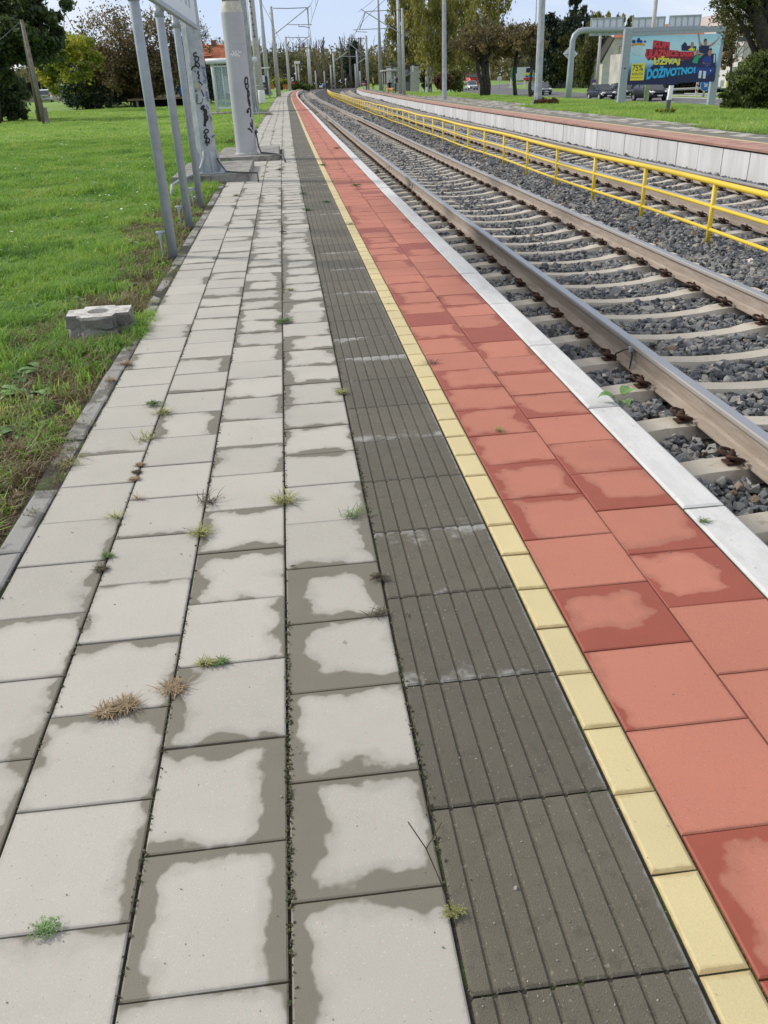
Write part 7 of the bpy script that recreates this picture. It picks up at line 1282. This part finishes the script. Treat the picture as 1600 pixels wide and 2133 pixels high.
# ---------------------------------------------------------------- cars
def car(name, label, px, py, Y, yaw, paint, L_=4.2, W_=1.75, H_=1.45, kind='hatch', z=-1.415):
    p = foot(px, py, Y, z); t = thing(name, label, 'car' if name == 'car' else 'truck', p); c, s = math.cos(yaw), math.sin(yaw); R = lambda x, y, zz: Vector((p.x + x * c - y * s, p.y + x * s + y * c, z + zz))  # x = forward
    hw = W_ / 2; k = H_ / 1.45
    bel = {'hatch': .88, 'mpv': .95, 'van': 1.05}[kind] * k
    st = {'hatch': [(-.5, .38, .80, .84), (-.47, .25, .90, .95), (-.30, .22, .92, 1), (.12, .22, .90, 1), (.24, .22, .87, 1), (.40, .24, .74, .97), (.475, .28, .62, .90), (.5, .34, .52, .78)], 'mpv': [(-.5, .38, .9, .86), (-.47, .25, .98, .96), (-.3, .22, 1.0, 1), (.2, .22, .98, 1), (.30, .22, .93, 1), (.42, .24, .84, .97), (.48, .28, .72, .9), (.5, .34, .6, .8)], 'van': [(-.5, .35, 1.1, .95), (-.48, .25, 1.1, 1), (0, .22, 1.1, 1), (.40, .22, 1.1, 1), (.46, .25, 1.0, .97), (.5, .32, .8, .9)]}[kind]
    m_ = MB(); vs = []; ns = len(st)
    for f, zb, zt, w_ in st:
        x = f * L_; w_ = w_ * hw; zb *= k; zt *= k; zm = (zb + zt) / 2
        for y, zz in ((-w_ * .88, zb), (-w_, zb + .12), (-w_ * 1.0, zm), (-w_ * .95, zt - .05), (-w_ * .82, zt), (w_ * .82, zt), (w_ * .95, zt - .05), (w_, zm), (w_, zb + .12), (w_ * .88, zb)): vs.append(R(x, y, zz))
    fs = [(i * 10 + j, i * 10 + (j + 1) % 10, (i + 1) * 10 + (j + 1) % 10, (i + 1) * 10 + j) for i in range(ns - 1) for j in range(10)] + [tuple(range(10)), tuple((ns - 1) * 10 + j for j in reversed(range(10)))]; m_.add(vs, fs, True); m_.build('body', paint, t)
    cab = {'hatch': [(-.485, .60, .62), (-.36, .93, .78), (-.05, 1.0, .82), (.06, .98, .82), (.27, .60, .62)], 'mpv': [(-.49, .62, .70), (-.42, .95, .80), (-.1, 1.0, .84), (.08, .97, .83), (.36, .60, .60)], 'van': [(-.495, .7, .95), (-.49, 1.0, .9), (0, 1.0, .9), (.34, 1.0, .88), (.47, .74, .8)]}[kind]
    gm = MB(); rm = MB(); nb_ = len(cab); top = []; bot = []
    for f, zf_, wf in cab:
        zz = zf_ * H_; top.append((f * L_, zz, wf * hw))
    hw2 = hw * .92
    for i in range(nb_ - 1):
        (x0, z0_, w0), (x1, z1_, w1) = top[i], top[i + 1]; zb = bel - .04
        for sy in (-1, 1): gm.add([R(x0, sy * hw2, min(zb, z0_)), R(x1, sy * hw2, min(zb, z1_)), R(x1, sy * (w1 if z1_ > zb else hw2), max(z1_, zb)), R(x0, sy * (w0 if z0_ > zb else hw2), max(z0_, zb))], [(0, 1, 2, 3) if sy < 0 else (3, 2, 1, 0)])
        tgt = gm if i in (0, nb_ - 2) else rm
        y0_, y1_ = (w0 if z0_ > zb else hw2 * .9), (w1 if z1_ > zb else hw2 * .9)
        if tgt is rm: tgt.slab([R(x0, -y0_, z0_), R(x1, -y1_, z1_), R(x1, y1_, z1_), R(x0, y0_, z0_)], (0, 0, .03))
        else: tgt.add([R(x0, -y0_, z0_), R(x1, -y1_, z1_), R(x1, y1_, z1_), R(x0, y0_, z0_)], [(0, 1, 2, 3)])
    gm.build('windows', M['car_glass'], t); rm.build('roof', paint, t)
    pl = MB()
    for f0, f1 in ((1, 0), (2, 2), (3, 4)):
        for sy in (-1, 1):
            (x0, z0_, w0) = top[f0]; pl.tube([R(x0, sy * (w0 + .01), z0_), R(top[f1][0] if f0 != 2 else x0 - .05, sy * hw2, bel - .02)], .03, 4)
    pl.build('pillars', paint, t)
    for fx in (-.31, .32):
        for sy in (-1, 1):
            a = R(fx * L_, sy * (hw - .20), .31); b = R(fx * L_, sy * (hw + .005), .31); m_ = MB(); m_.tube([a, b], .31, 18); wh = m_.build('wheel', M['black'], t); m_ = MB(); m_.tube([R(fx * L_, sy * hw, .31), R(fx * L_, sy * (hw + .012), .31)], .20, 12); m_.build('rim', M['galv'], wh)
    for sy in (-1, 1):
        m_ = MB(); q_ = R(.462 * L_, sy * hw * .70, .66 * k); m_.sphere(q_, (.22, .22, .11), 10, 6); m_.build('headlight', M['white'], t)
        m_ = MB(); q_ = R(.20 * L_, sy * (hw + .08), bel + .05); m_.sphere(q_, (.10, .10, .08), 8, 5); m_.build('mirror', paint, t)
        m_ = MB(); q_ = R(-.49 * L_, sy * hw * .78, .82 * k); m_.sphere(q_, (.10, .10, .14), 8, 5); m_.build('tail_light', M['red'], t)
    m_ = MB(); q_ = R(.503 * L_, 0, .40 * k); m_.box(q_, (.02, .52, .12), rz=yaw); m_.build('licence_plate', M['white'], t); m_ = MB(); q_ = R(.495 * L_, 0, .53 * k); m_.box(q_, (.03, .9, .10), rz=yaw); m_.build('grille', M['black'], t)
    return t
pk_ = mat('black_car_paint', (.010, .012, .016), .28); pg_ = mat('grey_car_paint', (.20, .22, .24), .25, .5); ps_ = mat('silver_car_paint', (.55, .57, .58), .3, .4); pw_ = mat('white_car_paint', (.78, .78, .78), .3); pd_ = mat('dark_blue_car_paint', (.012, .017, .030), .28)
car('car', 'dark blue hatchback turned to the camera on the road left of the billboard', 1252, 203, 94, -1.5, pd_, 4.2, 1.7, 1.42)
car('car', 'dark car directly behind the dark blue hatchback, cut by the billboard post', 1297, 204, 96, -1.5, pk_, 4.3, 1.75, 1.45)
car('car', 'black people carrier waiting below the billboard poster', 1351, 208, 84, -1.5, pk_, 4.4, 1.85, 1.68, 'mpv')
car('car', 'grey car half hidden by the nearest far platform mast', 1127, 191, 118, -1.5, pg_, 4.2, 1.72, 1.45, z=-1.22)
car('car', 'silver car approaching on the road beside the red brown bush', 982, 187, 160, -1.6, ps_, 4.2, 1.75, 1.45, z=-.90)
car('truck', 'small red and white truck behind the silver car', 984, 172, 196, -1.6, M['red'], 4.8, 2.1, 2.6, 'van', z=-.90)
car('car', 'white hatchback parked by the low beige outbuilding, seen from behind', 95, 208, 122, 1.75, pw_, 4.0, 1.75, 1.5, z=.42)
# ---------------------------------------------------------------- houses on the right
Yv = 135.0; h = thing('house', 'white gabled house with graffiti on its stained end wall', 'house', foot(1285, 183, Yv, -1.3)); xl = A(1254, 150, Yv).x; xr = A(1345, 150, Yv).x; ze = A(1258, 126, Yv).z; zr = A(1300, 78, Yv).z; xa = A(1281, 80, Yv).x
m_ = MB(); m_.slab([(xl, Yv, -1.1), (xr, Yv, -1.1), (xr, Yv, ze), (xr - (xa - xl), Yv, zr), (xa, Yv, zr), (xl, Yv, ze)], (0, 9, 0)); m_.build('wall', M['plaster'], h)
m_ = MB(); m_.slab([(xa - .3, Yv - .3, zr), (xr - (xa - xl) + .3, Yv - .3, zr), (xr - (xa - xl) - .4, Yv + 1.2, zr + .9), (xa + .6, Yv + 1.2, zr + .9)], (0, .2, .1)); m_.build('roof_hip', M['roof'], h); m_ = MB(); m_.slab([(xl - .3, Yv - .1, ze - .2), (xa, Yv - .1, zr), (xa, Yv + 9, zr), (xl - .3, Yv + 9, ze - .2)], (-.1, 0, .15)); m_.build('roof', M['bark'], h)
def opening(h_, px0, py0, px1, py1, Y, mt, nm): a, b = A(px0, py1, Y), A(px1, py0, Y); m_ = MB(); m_.box(((a.x + b.x) / 2, Y - .02, (a.z + b.z) / 2), (b.x - a.x + .12, .08, b.z - a.z + .12)); f = m_.build('window' if nm == 'window' else nm, M['brown_wood'] if nm == 'window' else mt, h_); m_ = MB(); m_.box(((a.x + b.x) / 2, Y - .05, (a.z + b.z) / 2), (b.x - a.x, .06, b.z - a.z)); m_.build('pane', mt, f)
opening(h, 1289, 97, 1298, 118, Yv, M['beige'], 'window'); opening(h, 1289.5, 141, 1294, 160, Yv, M['dark'], 'window')
m_ = MB(); a, b = A(1255, 176, Yv), A(1292, 147, Yv); m_.box(((a.x + b.x) / 2, Yv - .008, (a.z + b.z) / 2), (b.x - a.x, .014, b.z - a.z)); m_.build('painted_patch', mat('pale_blue_wash', (.50, .56, .58), .9, noise=(1.5, .12)), h); text_mesh('LIVOKANTE', 'graffiti', M['pale_ink'], h, pxplace(Yv - .03, 1258, 149, 1283, 158), .0)
m_ = MB(); a, b = A(1318, 140, 110), A(1520, 60, 110); m_.box(((a.x + b.x) / 2, 114, (a.z - .4) / 2), (b.x - a.x, 8, 5)); h2 = thing('house', 'long house with a red tiled roof behind the billboard', 'house', ((a.x + b.x) / 2, 110, -.3)); m_.build('wall', M['plaster'], h2)
zb_ = A(1500, 114, 104).z; zt_ = A(1475, 48, 110).z; xl, xr = A(1455, 80, 107).x, A(1516, 110, 104).x; m_ = MB(); tiled(m_, (xl - 6, 104, zb_), (xr, 104, zb_), (A(1490, 50, 110).x, 110, zt_), (A(1463, 50, 110).x - 6, 110, zt_), 14); m_.build('roof', M['roof'], h2)
m_ = MB(); a, b = A(1488, 190, 104.5), A(1512, 116, 104.5); m_.box(((a.x + b.x) / 2 - 3, 107, b.z / 2), (b.x - a.x + 6, 5, b.z + .6)); m_.build('side_wall', M['plaster'], h2)
opening(h2, 1498, 133, 1503, 145, 104.4, M['dark'], 'window')
Ya = 98.0; ab = thing('apartment_block', 'pale apartment block with balconies behind the dark tree at the right', 'building', foot(1580, 180, Ya, -1.3)); a, b = A(1538, 170, Ya), A(1640, 30, Ya); z1 = A(1560, 20, Ya).z
m_ = MB(); m_.box(((a.x + b.x) / 2, Ya + 6, z1 / 2 - .5), (b.x - a.x, 12, z1 + 1)); m_.build('wall', mat('pale_pink_plaster', (.58, .53, .51), .9, noise=(.8, .08)), ab); m_ = MB(); c_ = A(1528, 150, Ya + 1); d_ = A(1540, 60, Ya + 1); m_.box(((c_.x + d_.x) / 2, Ya + 4, A(1530, 88, Ya).z / 2 - .5), (d_.x - c_.x + .4, 6, A(1530, 88, Ya).z + 1)); m_.build('lower_wing', M['plaster_white'], ab)
opening(ab, 1541, 56, 1555, 74, Ya, M['dark'], 'window'); opening(ab, 1548, 32, 1558, 46, Ya, M['white'], 'window'); opening(ab, 1533, 97, 1549, 118, Ya, M['white'], 'window')
for py in (76, 128): e, f = A(1536, py + 11, Ya - 1), A(1556, py, Ya - 1); m_ = MB(); m_.box(((e.x + f.x) / 2, Ya - .5, (e.z + f.z) / 2), (f.x - e.x, 1.0, f.z - e.z)); m_.build('balcony', M['plaster_white'], ab); m_ = MB(); m_.box((f.x - .5, Ya - 1.03, (e.z + f.z) / 2), (1.0, .05, f.z - e.z)); m_.build('balcony_panel', M['metal_dark'], ab)
# garden fence and walls beyond the road, below the billboard
t = thing('garden_fence', 'weathered garden fence with posts beyond the road below the billboard', 'fence', foot(1430, 190, 108, -1.3)); xs = np.linspace(A(1395, 190, 108).x, A(1500, 190, 108).x, 15)
for x in xs: m_ = MB(); m_.box((x, 108, -.1), (.16, .16, 1.9)); m_.build('post', M['weathered_wood'], t)
for z in (-.5, .5): m_ = MB(); m_.box(((xs[0] + xs[-1]) / 2, 108.09, z), (xs[-1] - xs[0], .05, .12)); m_.build('rail', M['weathered_wood'], t)
tree('hedge', 'brown green hedge behind the weathered garden fence', 'hedge', foot(1440, 188, 110, -1.3), [cp(1415, 181, 110, 20, 11), cp(1450, 180, 110, 22, 12), cp(1485, 178, 110, 20, 14)], M['lf_olive'], M['bark'], 0, 40, 2600, .10, 91, .5)
for px, lb in ((1504, 'cream notice board left of the ochre one beside the large shrub'), (1517, 'ochre notice board beside the large shrub')):
    e = A(px, 174, 95); t = thing('notice_board', lb, 'notice board', (e.x, 95, -1.3)); m_ = MB(); m_.box((e.x, 95, e.z), (.43, .05, .62)); m_.build('panel', M['plaster_white'] if px < 1510 else M['yellow'], t); m_ = MB(); m_.tube([(e.x, 95.05, -1.05), (e.x, 95.05, e.z)], .035, 6); m_.build('post', M['galv'], t)
e = A(1312, 186, 118); m_ = MB(); m_.box((e.x, 118, -.3), (3.4, .8, 1.5)); tag(m_.build('stone_wall_end', M['plaster']), 'short pale stone wall end between the dark cars below the billboard', 'wall')
a, b = A(1380, 196, 103), A(1530, 190, 103); m_ = MB(); m_.slab([(a.x, 101, -1.05), (b.x, 101, -1.05), (b.x, 105, -1.05), (a.x, 105, -1.05)], (0, 0, .16)); struct(m_.build('pavement', M['concrete_pole']))
